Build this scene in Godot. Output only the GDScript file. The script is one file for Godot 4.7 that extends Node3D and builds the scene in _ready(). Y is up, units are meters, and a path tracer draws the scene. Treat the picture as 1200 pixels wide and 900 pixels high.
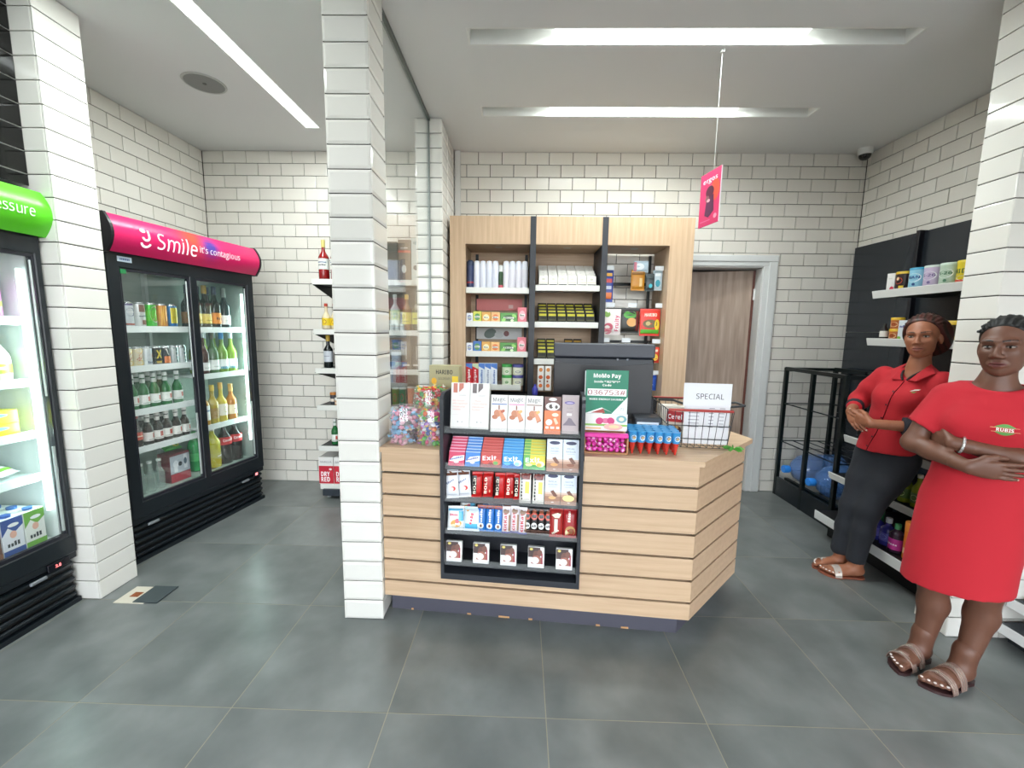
extends Node3D
# A small shop: tiled pillars, drinks coolers, slatted counter, two shop assistants.

const P := 0.102            # tile course height
const RM := 2.958           # ceiling height
const ZB := -3.80           # back wall
const XL := -2.80           # left wall
const XR := 2.876           # right wall

var names := {}
var mats := {}
var rng := RandomNumberGenerator.new()

# ------------------------------------------------------------------ mesh builder
class MB:
	var v := PackedVector3Array()
	var n := PackedVector3Array()
	var c := PackedColorArray()
	var t := Transform3D()
	var col := Color(1, 1, 1)
	func at(x: float, y: float, z: float, ry := 0.0, rx := 0.0, rz := 0.0) -> MB:
		t = Transform3D(Basis.from_euler(Vector3(rx, ry, rz)), Vector3(x, y, z))
		return self
	func k(hex) -> MB:
		col = Color(hex).srgb_to_linear() if hex is String else hex
		return self
	func _p(p: Vector3, nn: Vector3) -> void:
		v.append(t * p)
		n.append((t.basis * nn).normalized())
		c.append(col)
	func tri(a: Vector3, b: Vector3, d: Vector3) -> MB:
		var nn := (b - a).cross(d - a).normalized()
		_p(a, nn); _p(d, nn); _p(b, nn)
		return self
	func quad(a: Vector3, b: Vector3, d: Vector3, e: Vector3) -> MB:
		tri(a, b, d)
		return tri(a, d, e)
	func squad(a: Vector3, b: Vector3, d: Vector3, e: Vector3, na: Vector3, nb: Vector3, nd: Vector3, ne: Vector3) -> void:
		_p(a, na); _p(d, nd); _p(b, nb)
		_p(a, na); _p(e, ne); _p(d, nd)
	# box given by corners lo, hi; optional chamfer
	func bx(lo: Vector3, hi: Vector3, ch := 0.0) -> MB:
		if ch <= 0.0:
			var p := []
			for i in 8: p.append(Vector3(hi.x if i & 1 else lo.x, hi.y if i & 2 else lo.y, hi.z if i & 4 else lo.z))
			quad(p[4], p[5], p[7], p[6]); quad(p[1], p[0], p[2], p[3])
			quad(p[5], p[1], p[3], p[7]); quad(p[0], p[4], p[6], p[2])
			quad(p[6], p[7], p[3], p[2]); quad(p[0], p[1], p[5], p[4])
			return self
		var m := (lo + hi) / 2.0
		var h := (hi - lo) / 2.0
		ch = minf(ch, minf(h.x, minf(h.y, h.z)) * 0.95)
		var f := func(sx, sy, sz, ax): # corner point on face of axis ax
			var q := Vector3(sx * (h.x - ch), sy * (h.y - ch), sz * (h.z - ch))
			q[ax] = [sx, sy, sz][ax] * h[ax]
			return m + q
		for ax in 3:
			var b := (ax + 1) % 3
			var d := (ax + 2) % 3
			for s in [-1, 1]:
				var pts := []
				for q in [[-1, -1], [1, -1], [1, 1], [-1, 1]]:
					var sg := [0, 0, 0]
					sg[ax] = s; sg[b] = q[0]; sg[d] = q[1]
					pts.append(f.call(sg[0], sg[1], sg[2], ax))
				if s > 0: quad(pts[0], pts[1], pts[2], pts[3])
				else: quad(pts[3], pts[2], pts[1], pts[0])
			# edges between axis b and d running along ax
			for s1 in [-1, 1]:
				for s2 in [-1, 1]:
					var q := []
					for e in [-1, 1]:
						var sg := [0, 0, 0]
						sg[ax] = e; sg[b] = s1; sg[d] = s2
						q.append(f.call(sg[0], sg[1], sg[2], b))
						q.append(f.call(sg[0], sg[1], sg[2], d))
					if s1 * s2 > 0: quad(q[0], q[2], q[3], q[1])
					else: quad(q[1], q[3], q[2], q[0])
		for sx in [-1, 1]:
			for sy in [-1, 1]:
				for sz in [-1, 1]:
					var a = f.call(sx, sy, sz, 0)
					var b2 = f.call(sx, sy, sz, 1)
					var d2 = f.call(sx, sy, sz, 2)
					if sx * sy * sz > 0: tri(a, b2, d2)
					else: tri(a, d2, b2)
		return self
	# box by size, standing on y = 0, centred in x and z
	func std(w: float, h: float, d: float, ch := 0.0) -> MB:
		return bx(Vector3(-w / 2, 0, -d / 2), Vector3(w / 2, h, d / 2), ch)
	# lathe: profile of [radius, y] or [radius, y, colour of the band that starts here]; a band change splits the shading
	func lathe(pr: Array, seg := 16, closed := true) -> MB:
		for i in pr.size() - 1:
			var a = pr[i]
			var b = pr[i + 1]
			if a.size() > 2: k(a[2])
			if absf(a[0] - b[0]) < 1e-7 and absf(a[1] - b[1]) < 1e-7: continue
			var nn := Vector2(b[1] - a[1], a[0] - b[0]).normalized()
			var na := nn
			var nb := nn
			if i > 0:
				var z = pr[i - 1]
				var m := Vector2(a[1] - z[1], z[0] - a[0]).normalized()
				if m.dot(nn) > 0.75: na = (m + nn).normalized()
			if i < pr.size() - 2:
				var z = pr[i + 2]
				var m := Vector2(z[1] - b[1], b[0] - z[0]).normalized()
				if m.dot(nn) > 0.75: nb = (m + nn).normalized()
			for j in seg:
				var u0 := TAU * j / seg
				var u1 := TAU * (j + 1) / seg
				var d0 := Vector3(cos(u0), 0, -sin(u0))
				var d1 := Vector3(cos(u1), 0, -sin(u1))
				var up := Vector3.UP
				squad(d0 * a[0] + up * a[1], d1 * a[0] + up * a[1], d1 * b[0] + up * b[1], d0 * b[0] + up * b[1],
					d0 * na.x + up * na.y, d1 * na.x + up * na.y, d1 * nb.x + up * nb.y, d0 * nb.x + up * nb.y)
		return self
	func tube(pts: Array, r: float, seg := 6) -> MB:
		for i in pts.size() - 1:
			var a: Vector3 = pts[i]
			var b: Vector3 = pts[i + 1]
			var d := (b - a).normalized()
			var s := d.cross(Vector3.UP if absf(d.y) < 0.9 else Vector3.RIGHT).normalized()
			var w := s.cross(d)
			for j in seg:
				var u0 := TAU * j / seg
				var u1 := TAU * (j + 1) / seg
				var e0 := s * cos(u0) + w * sin(u0)
				var e1 := s * cos(u1) + w * sin(u1)
				squad(a + e0 * r, b + e0 * r, b + e1 * r, a + e1 * r, e0, e0, e1, e1)
			if i == 0 or i == pts.size() - 2:
				for j in seg:
					var u0 := TAU * j / seg
					var u1 := TAU * (j + 1) / seg
					var e0 := s * cos(u0) + w * sin(u0)
					var e1 := s * cos(u1) + w * sin(u1)
					if i == 0: tri(a, a + e0 * r, a + e1 * r)
					if i == pts.size() - 2: tri(b, b + e1 * r, b + e0 * r)
		return self
	# flat polygon in the xy plane facing +z
	func poly(p2: PackedVector2Array, z := 0.0) -> MB:
		var ix := Geometry2D.triangulate_polygon(p2)
		for i in range(0, ix.size(), 3):
			var a := p2[ix[i]]
			var b := p2[ix[i + 1]]
			var d := p2[ix[i + 2]]
			if (b - a).cross(d - a) < 0:
				var w := b
				b = d
				d = w
			tri(Vector3(a.x, a.y, z), Vector3(b.x, b.y, z), Vector3(d.x, d.y, z))
		return self
	# polygon in xy extruded from z0 to z1
	func extr(p2: PackedVector2Array, z0: float, z1: float) -> MB:
		if Geometry2D.is_polygon_clockwise(p2) == false:
			pass
		var ar := 0.0
		for i in p2.size(): ar += p2[i].cross(p2[(i + 1) % p2.size()])
		if ar < 0: p2.reverse()
		poly(p2, z1)
		var old := t
		t = t * Transform3D(Basis(Vector3(1, 0, 0), Vector3(0, 1, 0), Vector3(0, 0, -1)), Vector3())
		var q := p2.duplicate()
		var ix := Geometry2D.triangulate_polygon(q)
		t = old
		for i in range(0, ix.size(), 3):
			var a := q[ix[i]]
			var b := q[ix[i + 1]]
			var d := q[ix[i + 2]]
			if (b - a).cross(d - a) > 0:
				var w := b
				b = d
				d = w
			tri(Vector3(a.x, a.y, z0), Vector3(b.x, b.y, z0), Vector3(d.x, d.y, z0))
		for i in p2.size():
			var a := p2[i]
			var b := p2[(i + 1) % p2.size()]
			quad(Vector3(a.x, a.y, z0), Vector3(b.x, b.y, z0), Vector3(b.x, b.y, z1), Vector3(a.x, a.y, z1))
		return self
	func rect(x0: float, y0: float, x1: float, y1: float, z := 0.0) -> MB:
		return quad(Vector3(x0, y0, z), Vector3(x1, y0, z), Vector3(x1, y1, z), Vector3(x0, y1, z))
	func oval(cx: float, cy: float, rx: float, ry: float, z := 0.0, seg := 12, turn := 0.0) -> MB:
		var q := PackedVector2Array()
		for i in seg:
			var a := TAU * i / seg
			q.append(Vector2(cx, cy) + Vector2(rx * cos(a), ry * sin(a)).rotated(turn))
		for i in range(1, seg - 1):
			tri(Vector3(q[0].x, q[0].y, z), Vector3(q[i].x, q[i].y, z), Vector3(q[i + 1].x, q[i + 1].y, z))
		return self
	# sphere-like blob
	func ball(o: Vector3, r: Vector3, seg := 10) -> MB:
		var rg := maxi(4, seg / 2)
		for i in rg:
			var a0 := PI * i / rg - PI / 2
			var a1 := PI * (i + 1) / rg - PI / 2
			for j in seg:
				var u0 := TAU * j / seg
				var u1 := TAU * (j + 1) / seg
				var q := []
				for w in [[a0, u0], [a0, u1], [a1, u1], [a1, u0]]: q.append(Vector3(cos(w[0]) * cos(w[1]), sin(w[0]), -cos(w[0]) * sin(w[1])))
				squad(o + q[0] * r, o + q[1] * r, o + q[2] * r, o + q[3] * r, q[0] / r, q[1] / r, q[2] / r, q[3] / r)
		return self
	func add(arr: Array, x: Transform3D) -> MB:  # append mesh arrays with the current colour
		var av: PackedVector3Array = arr[0]
		var an: PackedVector3Array = arr[1]
		var ix = arr[Mesh.ARRAY_INDEX]
		var tt := t * x
		if ix == null or ix.size() == 0:
			for i in av.size():
				v.append(tt * av[i]); n.append((tt.basis * an[i]).normalized()); c.append(col)
		else:
			for i in ix:
				v.append(tt * av[i]); n.append((tt.basis * an[i]).normalized()); c.append(col)
		return self
	# cuts triangles until no edge is longer than e, so that print can follow a curved face
	func split(e: float) -> MB:
		var i := 0
		while i < v.size():
			var best := 0
			var far := 0.0
			for j in 3:
				var d := v[i + j].distance_to(v[i + (j + 1) % 3])
				if d > far:
					far = d
					best = j
			if far <= e:
				i += 3
				continue
			var a := i + best
			var b := i + (best + 1) % 3
			var d2 := i + (best + 2) % 3
			var m := (v[a] + v[b]) / 2
			v.append_array([m, v[b], v[d2]]); n.append_array([n[a], n[b], n[d2]]); c.append_array([c[a], c[b], c[d2]])
			v[b] = m
		return self
	func mesh() -> ArrayMesh:
		var m := ArrayMesh.new()
		if v.is_empty(): return m
		var a := []
		a.resize(Mesh.ARRAY_MAX)
		a[Mesh.ARRAY_VERTEX] = v
		a[Mesh.ARRAY_NORMAL] = n
		a[Mesh.ARRAY_COLOR] = c
		m.add_surface_from_arrays(Mesh.PRIMITIVE_TRIANGLES, a)
		return m

func mb() -> MB:
	return MB.new()

# ------------------------------------------------------------------ lettering
var text_cache := {}
func text_arrays(s: String, bold := false, serif := false, italic := false) -> Array:
	var key := s + str(bold) + str(serif) + str(italic)
	if text_cache.has(key): return text_cache[key]
	var tm := TextMesh.new()
	var f := SystemFont.new()
	f.font_names = PackedStringArray(["Droid Serif" if serif else "Droid Sans"])
	f.font_weight = 700 if bold else 400
	f.font_italic = italic
	tm.font = f
	tm.text = s
	tm.font_size = 32
	tm.pixel_size = 1.0 / 32.0   # one unit is one em
	tm.depth = 0.0
	tm.curve_step = 4.0
	var arr := tm.get_mesh_arrays()
	text_cache[key] = arr
	return arr

# writes s on b, centred at (x, y) of the plane z in b's frame, em height h; width w squeezes it to fit if given
func write(b: MB, s: String, x: float, y: float, z: float, h: float, w := 0.0, bold := false, turn := 0.0, serif := false, italic := false) -> void:
	var arr := text_arrays(s, bold, serif, italic)
	var av: PackedVector3Array = arr[0]
	var lo := 1e9
	var hi := -1e9
	var lo_y := 1e9
	var hi_y := -1e9
	for p in av:
		lo = minf(lo, p.x); hi = maxf(hi, p.x); lo_y = minf(lo_y, p.y); hi_y = maxf(hi_y, p.y)
	var sx := h
	if w > 0.0 and hi > lo: sx = w / (hi - lo)
	var tr := Transform3D(Basis(Vector3(0, 0, 1), turn), Vector3(x, y, z)) * Transform3D(Basis.from_scale(Vector3(sx, h, 1)), Vector3(-(lo + hi) / 2 * sx, -(lo_y + hi_y) / 2 * h, 0))
	# keep only the triangles that face +z
	var ix = arr[Mesh.ARRAY_INDEX]
	var an: PackedVector3Array = arr[1]
	var idx = ix if ix != null and ix.size() > 0 else range(av.size())
	for i in range(0, idx.size(), 3):
		if an[idx[i]].z < 0.5: continue
		for j in 3:
			b.v.append(b.t * (tr * av[idx[i + j]]))
			b.n.append((b.t.basis * Vector3(0, 0, 1)).normalized())
			b.c.append(b.col)

# ------------------------------------------------------------------ materials
func vm(rough := 0.5, metal := 0.0, coat := 0.0) -> StandardMaterial3D:
	var key := "v%.2f_%.2f_%.2f" % [rough, metal, coat]
	if mats.has(key): return mats[key]
	var m := StandardMaterial3D.new()
	m.resource_name = key
	m.vertex_color_use_as_albedo = true
	m.roughness = rough
	m.metallic = metal
	if coat > 0:
		m.clearcoat_enabled = true
		m.clearcoat = coat
		m.clearcoat_roughness = 0.1
	mats[key] = m
	return m

func noise_tex(kind: int, freq: float, seed_: int, a: Color, b: Color, size := 512, oct := 4) -> NoiseTexture2D:
	var f := FastNoiseLite.new()
	f.noise_type = kind
	f.seed = seed_
	f.frequency = freq
	f.fractal_octaves = oct
	var t := NoiseTexture2D.new()
	t.noise = f
	t.width = size
	t.height = size
	t.seamless = true
	var g := Gradient.new()
	g.set_color(0, a)
	g.set_color(1, b)
	t.color_ramp = g
	return t

func glass(alpha: float, tint := Color(0.9, 1.0, 0.97), rough := 0.02) -> StandardMaterial3D:
	var m := StandardMaterial3D.new()
	m.transparency = BaseMaterial3D.TRANSPARENCY_ALPHA
	m.albedo_color = Color(tint.r, tint.g, tint.b, alpha)
	m.roughness = rough
	return m

func glow(c: Color, e: float) -> StandardMaterial3D:
	var m := StandardMaterial3D.new()
	m.albedo_color = Color(0.9, 0.9, 0.9)
	m.emission_enabled = true
	m.emission = c
	m.emission_energy_multiplier = e
	return m

# ------------------------------------------------------------------ nodes
func numbered(called: String) -> String:
	var i: int = names.get(called, 0)
	names[called] = i + 1
	return called if i == 0 else "%s_%03d" % [called, i]

func tag(o: Node, label: String, category: String, group := "") -> Node:
	o.set_meta("label", label)
	o.set_meta("category", category)
	if group != "": o.set_meta("group", group)
	return o

func thing(called: String, label: String, category: String, at := Vector3.ZERO, turn := 0.0, group := "") -> Node3D:
	var o := Node3D.new()
	o.name = numbered(called)
	add_child(o)
	o.position = at
	o.rotation.y = turn
	tag(o, label, category, group)
	return o

func part(called: String, m, mat: Material, parent: Node, pos := Vector3.ZERO) -> MeshInstance3D:
	var o := MeshInstance3D.new()
	o.name = called
	o.mesh = m.mesh() if m is MB else m
	o.material_override = mat
	parent.add_child(o, true)
	o.position = pos
	return o

# a thing that is one mesh
func one(called: String, m, mat: Material, label: String, category: String, at := Vector3.ZERO, turn := 0.0, group := "") -> MeshInstance3D:
	var o := MeshInstance3D.new()
	o.name = numbered(called)
	o.mesh = m.mesh() if m is MB else m
	o.material_override = mat
	add_child(o)
	o.position = at
	o.rotation.y = turn
	tag(o, label, category, group)
	return o

func dup(src: Node3D, at: Vector3, turn: float, label: String) -> Node3D:
	var o: Node3D = src.duplicate()
	var base := String(src.name)
	var rx := base.rfind("_")
	if rx > 0 and base.substr(rx + 1).is_valid_int() and base.length() - rx == 4: base = base.substr(0, rx)
	o.name = numbered(base)
	add_child(o)
	o.position = at
	o.rotation.y = turn
	o.set_meta("label", label)
	return o

func struct(called: String, m, mat: Material, parent: Node = null, pos := Vector3.ZERO) -> MeshInstance3D:
	var o := MeshInstance3D.new()
	o.name = called
	if m != null: o.mesh = m.mesh() if m is MB else m
	if mat: o.material_override = mat
	(parent if parent else self).add_child(o, true)
	o.position = pos
	if parent == null: o.set_meta("kind", "structure")
	return o

# slab with rectangular holes: splits [a0,a1]x[b0,b1] and calls f(a, b, a2, b2) for each solid cell
func cells(a0: float, a1: float, b0: float, b1: float, holes: Array, f: Callable) -> void:
	var xs := [a0, a1]
	var ys := [b0, b1]
	for h in holes:
		for q in [h[0], h[2]]: if q > a0 and q < a1: xs.append(q)
		for q in [h[1], h[3]]: if q > b0 and q < b1: ys.append(q)
	xs.sort()
	ys.sort()
	for i in xs.size() - 1:
		for j in ys.size() - 1:
			if xs[i + 1] - xs[i] < 1e-5 or ys[j + 1] - ys[j] < 1e-5: continue
			var mx: float = (xs[i] + xs[i + 1]) / 2
			var my: float = (ys[j] + ys[j + 1]) / 2
			var solid := true
			for h in holes: if mx > h[0] and mx < h[2] and my > h[1] and my < h[3]: solid = false
			if solid: f.call(xs[i], ys[j], xs[i + 1], ys[j + 1])

# ------------------------------------------------------------------ glazed tiles with bevelled edges
var tile_meshes := {}
func tile_shape(b: MB, w: float, h: float, deep := false) -> void:   # centred, back at z = 0, facing +z
	var e := 0.0045 if deep else 0.0072
	var f := 0.0085
	var k := 0.012 if deep else 0.004
	var o := [Vector3(-w / 2, -h / 2, e), Vector3(w / 2, -h / 2, e), Vector3(w / 2, h / 2, e), Vector3(-w / 2, h / 2, e)]
	var kx := minf(k, w * 0.3)
	var i := [Vector3(-w / 2 + kx, -h / 2 + k, f), Vector3(w / 2 - kx, -h / 2 + k, f), Vector3(w / 2 - kx, h / 2 - k, f), Vector3(-w / 2 + kx, h / 2 - k, f)]
	b.quad(i[0], i[1], i[2], i[3])
	for j in 4:
		var q := (j + 1) % 4
		b.quad(o[j], o[q], i[q], i[j])
		var z := Vector3(0, 0, e)
		b.quad(o[j] - z, o[q] - z, o[q], o[j])

func tile_mesh(w: float, h: float, deep := false) -> ArrayMesh:
	var key := "%d_%d_%s" % [roundi(w * 1000), roundi(h * 1000), deep]
	if not tile_meshes.has(key):
		var b := mb()
		tile_shape(b, w, h, deep)
		tile_meshes[key] = b.mesh()
	return tile_meshes[key]

# lays running-bond tiles on a plane: origin at the floor, u along the wall, n out of it; seen(u, y) tells which are parts of their own
func lay(parent: Node, org: Vector3, u: Vector3, nrm: Vector3, width: float, tw: float, off: float, mlist: Array, seen: Callable, holes := [], bond := true, y0 := 0.0, y1 := RM, grout := 0.0046, most := 295, deep := false) -> void:
	var rest := mb()
	var bas := Basis(u, Vector3.UP, nrm)
	var count := 0
	var row := 0
	var yy := floorf(y0 / P) * P
	row = roundi(yy / P)
	while yy < y1 - 0.004:
		var ya := maxf(yy, y0) + grout / 2
		var yb := minf(yy + P, y1) - grout / 2
		var x := off - tw + (tw / 2 if bond and row % 2 == 1 else 0.0)
		while x > 0: x -= tw
		while x < width - 0.002:
			var xa := maxf(x, 0.0) + grout / 2
			var xb := minf(x + tw, width) - grout / 2
			x += tw
			if xb - xa < 0.008 or yb - ya < 0.012: continue
			var pieces := [[xa, ya, xb, yb]]
			for h in holes:
				var nx := []
				for q in pieces:
					if q[2] <= h[0] or q[0] >= h[2] or q[3] <= h[1] or q[1] >= h[3]: nx.append(q)
					else:
						if q[0] < h[0] - 0.01: nx.append([q[0], q[1], h[0], q[3]])
						if q[2] > h[2] + 0.01: nx.append([h[2], q[1], q[2], q[3]])
						var ca := maxf(q[0], h[0])
						var cb := minf(q[2], h[2])
						if q[1] < h[1] - 0.012 and cb - ca > 0.01: nx.append([ca, q[1], cb, h[1]])
						if q[3] > h[3] + 0.012 and cb - ca > 0.01: nx.append([ca, h[3], cb, q[3]])
				pieces = nx
			for q in pieces:
				var w: float = roundf((q[2] - q[0]) * 1000) / 1000
				var h2: float = roundf((q[3] - q[1]) * 1000) / 1000
				var mid := Vector2((q[0] + q[2]) / 2, (q[1] + q[3]) / 2)
				var wobble := Basis(Vector3.UP, rng.randf_range(-0.004, 0.004)) * Basis(Vector3.RIGHT, rng.randf_range(-0.004, 0.004))
				var tr := Transform3D(bas * wobble, org + u * mid.x + Vector3.UP * mid.y)
				var pick := rng.randi() % mlist.size()
				if seen.call(mid.x, mid.y) and count < most:
					count += 1
					var o := MeshInstance3D.new()
					o.name = "tile"
					o.mesh = tile_mesh(w, h2, deep)
					o.material_override = mlist[pick]
					parent.add_child(o, true)
					o.transform = tr
				else:
					rest.t = tr
					tile_shape(rest, w, h2, deep)
		yy += P
		row += 1
	if rest.v.size():
		var o := part("tile_field", rest, mlist[0], parent)
		o.set_meta("kind", "stuff")

# ------------------------------------------------------------------ packaging
# print on a front face of w x h whose lower left corner is (-w/2, 0): ops in shares of the face
#   ["r", colour, x0, y0, x1, y1]  ["o", colour, cx, cy, rx, ry, turn]  ["t", colour, text, cx, cy, height, width, bold, turn]  ["p", colour, [x, y, ...]]
func printed(b: MB, ops: Array, w: float, h: float, z0: float, mp = null) -> MB:
	var z := z0
	for q in ops:
		z += 0.0003
		b.k(q[1])
		var s := b.v.size()
		if q[0] == "r":
			var nx := 6 if mp != null else 1
			var ny := 6 if mp != null else 1
			for i in nx:
				for j in ny:
					var x0: float = lerpf(q[2], q[4], float(i) / nx)
					var x1: float = lerpf(q[2], q[4], float(i + 1) / nx)
					var y0: float = lerpf(q[3], q[5], float(j) / ny)
					var y1: float = lerpf(q[3], q[5], float(j + 1) / ny)
					b.rect((x0 - 0.5) * w, y0 * h, (x1 - 0.5) * w, y1 * h, z)
		elif q[0] == "o":
			b.oval((q[2] - 0.5) * w, q[3] * h, q[4] * w, q[5] * h, z, 14, q[6] if q.size() > 6 else 0.0)
		elif q[0] == "t":
			var turn: float = q[8] if q.size() > 8 else 0.0
			var up := absf(turn) > 1.0      # upright lettering: its height counts across the face, its length along it
			write(b, q[2], (q[3] - 0.5) * w, q[4] * h, z, q[5] * (w if up else h), q[6] * (h if up else w), q.size() > 7 and q[7], turn)
		elif q[0] == "s":   # lettering too small to read: strokes of uneven height
			var turn: float = q[8] if q.size() > 8 else 0.0
			var up := absf(turn) > 1.0
			var em: float = q[5] * (w if up else h) * 0.62
			var ln: float = q[6] * (h if up else w)
			var cnt: int = maxi(3, int(q[2]))
			for i in cnt:
				var x0 := -ln / 2 + ln * i / cnt
				var hh: float = em * [1.0, 0.72, 0.7, 0.95, 0.74][(i * 3 + cnt) % 5]
				var pg := PackedVector2Array()
				for e in [Vector2(x0, -em / 2), Vector2(x0 + ln / cnt * 0.72, -em / 2), Vector2(x0 + ln / cnt * 0.72, -em / 2 + hh), Vector2(x0, -em / 2 + hh)]:
					pg.append(Vector2((q[3] - 0.5) * w, q[4] * h) + e.rotated(turn))
				b.poly(pg, z)
		elif q[0] == "p":
			var pp := PackedVector2Array()
			for i in range(0, q[2].size(), 2): pp.append(Vector2((q[2][i] - 0.5) * w, q[2][i + 1] * h))
			b.poly(pp, z)
		if mp != null:
			for i in range(s, b.v.size()): b.v[i] = mp.call(b.v[i])
			for i in range(s, b.v.size() - 2, 3):
				var nn := (b.v[i + 1] - b.v[i]).cross(b.v[i + 2] - b.v[i]).normalized()
				if nn.z < 0: nn = -nn
				b.n[i] = nn; b.n[i + 1] = nn; b.n[i + 2] = nn
	return b

func carton(w: float, h: float, d: float, base: String, ops := [], side := "", ch := 0.0015) -> MB:
	var b := mb().k(side if side != "" else base)
	b.std(w, h, d, ch)
	b.k(base).rect(-w / 2 + ch, ch, w / 2 - ch, h - ch, d / 2 + 0.0001)
	return printed(b, ops, w, h, d / 2 + 0.0001)

# pillow pack with flat crimped ends
func pouch(w: float, h: float, d: float, base: String, ops := [], back := "", crimp := 0.09) -> MB:
	var b := mb().k(base)
	var bulge := func(x: float, y: float) -> float:
		var u := clampf(x / (w / 2), -1, 1)
		var vv := clampf((y / h - 0.5) * 2 / (1 - crimp * 2), -1, 1)
		return d / 2 * sqrt(maxf(0, 1 - u * u * u * u)) * sqrt(maxf(0, 1 - vv * vv * vv * vv)) + 0.0006
	var nx := 6
	var ny := 9
	for s in [1.0, -1.0]:
		if s < 0 and back != "": b.k(back)
		for i in nx:
			for j in ny:
				var q := []
				var m := []
				for e in [[0, 0], [1, 0], [1, 1], [0, 1]]:
					var u := sin(PI / 2 * ((i + e[0]) * 2.0 / nx - 1)) 
					var vv := sin(PI / 2 * ((j + e[1]) * 2.0 / ny - 1))
					var x: float = u * w / 2
					var y: float = (vv + 1) / 2 * h
					q.append(Vector3(x, y, s * bulge.call(x, y)))
					var g := Vector3(bulge.call(x - 0.002, y) - bulge.call(x + 0.002, y), bulge.call(x, y - 0.002) - bulge.call(x, y + 0.002), 0.004)
					m.append(Vector3(g.x, g.y, g.z * s).normalized())
				if s > 0: b.squad(q[0], q[1], q[2], q[3], m[0], m[1], m[2], m[3])
				else: b.squad(q[3], q[2], q[1], q[0], m[3], m[2], m[1], m[0])
	return printed(b, ops, w, h, 0.0008, func(p: Vector3): return Vector3(p.x, p.y, p.z + bulge.call(p.x, p.y)))

func wrap_round(r: float) -> Callable:
	return func(p: Vector3): return Vector3(sin(p.x / r) * (r + p.z), p.y, cos(p.x / r) * (r + p.z))

var protos := {}
func proto(key: String, called: String, m: MB, mat: Material) -> Node3D:
	var o := MeshInstance3D.new()
	o.name = called
	o.mesh = m.mesh()
	o.material_override = mat
	protos[key] = o
	return o

func place(key: String, label: String, category: String, group: String, at: Vector3, turn := 0.0, tilt := 0.0, roll := 0.0) -> Node3D:
	var src: Node3D = protos[key]
	var o: Node3D = src.duplicate()
	o.name = numbered(src.get_meta("called") if src.has_meta("called") else String(src.name))
	add_child(o)
	o.transform = Transform3D(Basis(Vector3.UP, turn) * Basis(Vector3.RIGHT, -tilt) * Basis(Vector3.BACK, roll), at)
	tag(o, label, category, group)
	return o

# bottle: profile with body, label band and cap as parts
func bottle(key: String, called: String, h: float, r: float, rn: float, ys: float, yn: float, body: String, cap: String, cap_h: float, lab := [], ops := [], clear := false, neck_lab := [], level := 1.0, seg := 18) -> void:
	var o := Node3D.new()
	o.name = called
	var b := mb().k(body)
	var pr := [[0.0, 0.0], [r * 0.8, 0.0], [r * 0.97, 0.004], [r, 0.012], [r, ys]]
	for i in range(1, 7):
		var f := i / 6.0
		var s := f * f * (3 - 2 * f)
		pr.append([lerpf(r, rn, s), lerpf(ys, yn, f)])
	pr.append([rn * 0.94, h - cap_h])
	pr.append([0.0, h - cap_h])
	b.lathe(pr, seg)
	part("glass_body" if clear else "body", b, M.bottle_glass if clear else vm(0.08), o)
	if clear and level > 0.01:
		var lq := mb().k(neck_lab[0] if neck_lab.size() and neck_lab[0] is String else "e8e0c0")
		var li := [[0.0, 0.003], [r * 0.9, 0.004], [r * 0.93, 0.014], [r * 0.93, minf(ys, h * level)]]
		if h * level > ys:
			for i in range(1, 7):
				var f := i / 6.0
				if lerpf(ys, yn, f) > h * level: break
				li.append([lerpf(r, rn, f * f * (3 - 2 * f)) * 0.92, lerpf(ys, yn, f)])
		li.append([0.0, li[-1][1]])
		lq.lathe(li, seg)
		part("drink", lq, vm(0.1), o)
	b = mb().k(cap).lathe([[rn * 1.12, h - cap_h], [rn * 1.14, h - 0.003], [rn * 1.02, h], [0.0, h]], 14)
	b.lathe([[0.0, h - cap_h], [rn * 1.12, h - cap_h]], 14)
	part("cap", b, vm(0.35), o)
	if lab.size() >= 3:
		b = mb().k(lab[2])
		b.lathe([[r * 1.0, lab[0]], [r * 1.012, lab[0]], [r * 1.012, lab[1]], [r, lab[1]]], seg)
		var map := wrap_round(r * 1.012)
		var hh: float = lab[1] - lab[0]
		var lb := mb()
		printed(lb, ops, r * 2.2, hh, 0.0002, map)
		for i in lb.v.size(): lb.v[i].y += lab[0]
		b.v.append_array(lb.v); b.n.append_array(lb.n); b.c.append_array(lb.c)
		part("label", b, vm(0.45), o)
	if neck_lab.size() >= 3 and not neck_lab[0] is String:
		b = mb().k(neck_lab[2])
		b.lathe([[rn * 1.06 + neck_lab[3] if neck_lab.size() > 3 else rn * 1.06, neck_lab[0]], [rn * 1.05, neck_lab[1]]], 14)
		part("neck_label", b, vm(0.45), o)
	o.set_meta("called", called)
	protos[key] = o

func can(key: String, h: float, r: float, base: String, ops := [], bands := []) -> void:
	var o := Node3D.new()
	o.name = "drink_can"
	var b := mb()
	var pr := [[0.0, 0.004, base], [r * 0.75, 0.002, base], [r * 0.8, 0.0, base], [r, 0.012, base]]
	for q in bands: pr.append([r, q[0] * h, q[1]])
	pr.append([r, h - 0.012])
	b.lathe(pr, 16)
	printed(b, ops, r * 2.0, h, 0.0004, wrap_round(r))
	part("body", b, vm(0.25, 0.3), o)
	b = mb().k("c9cccd").lathe([[r, h - 0.012], [r * 0.84, h - 0.002], [r * 0.84, h], [r * 0.78, h], [r * 0.76, h - 0.006], [0.0, h - 0.006]], 16)
	part("lid", b, vm(0.25, 0.8), o)
	o.set_meta("called", "drink_can")
	protos[key] = o

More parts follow.
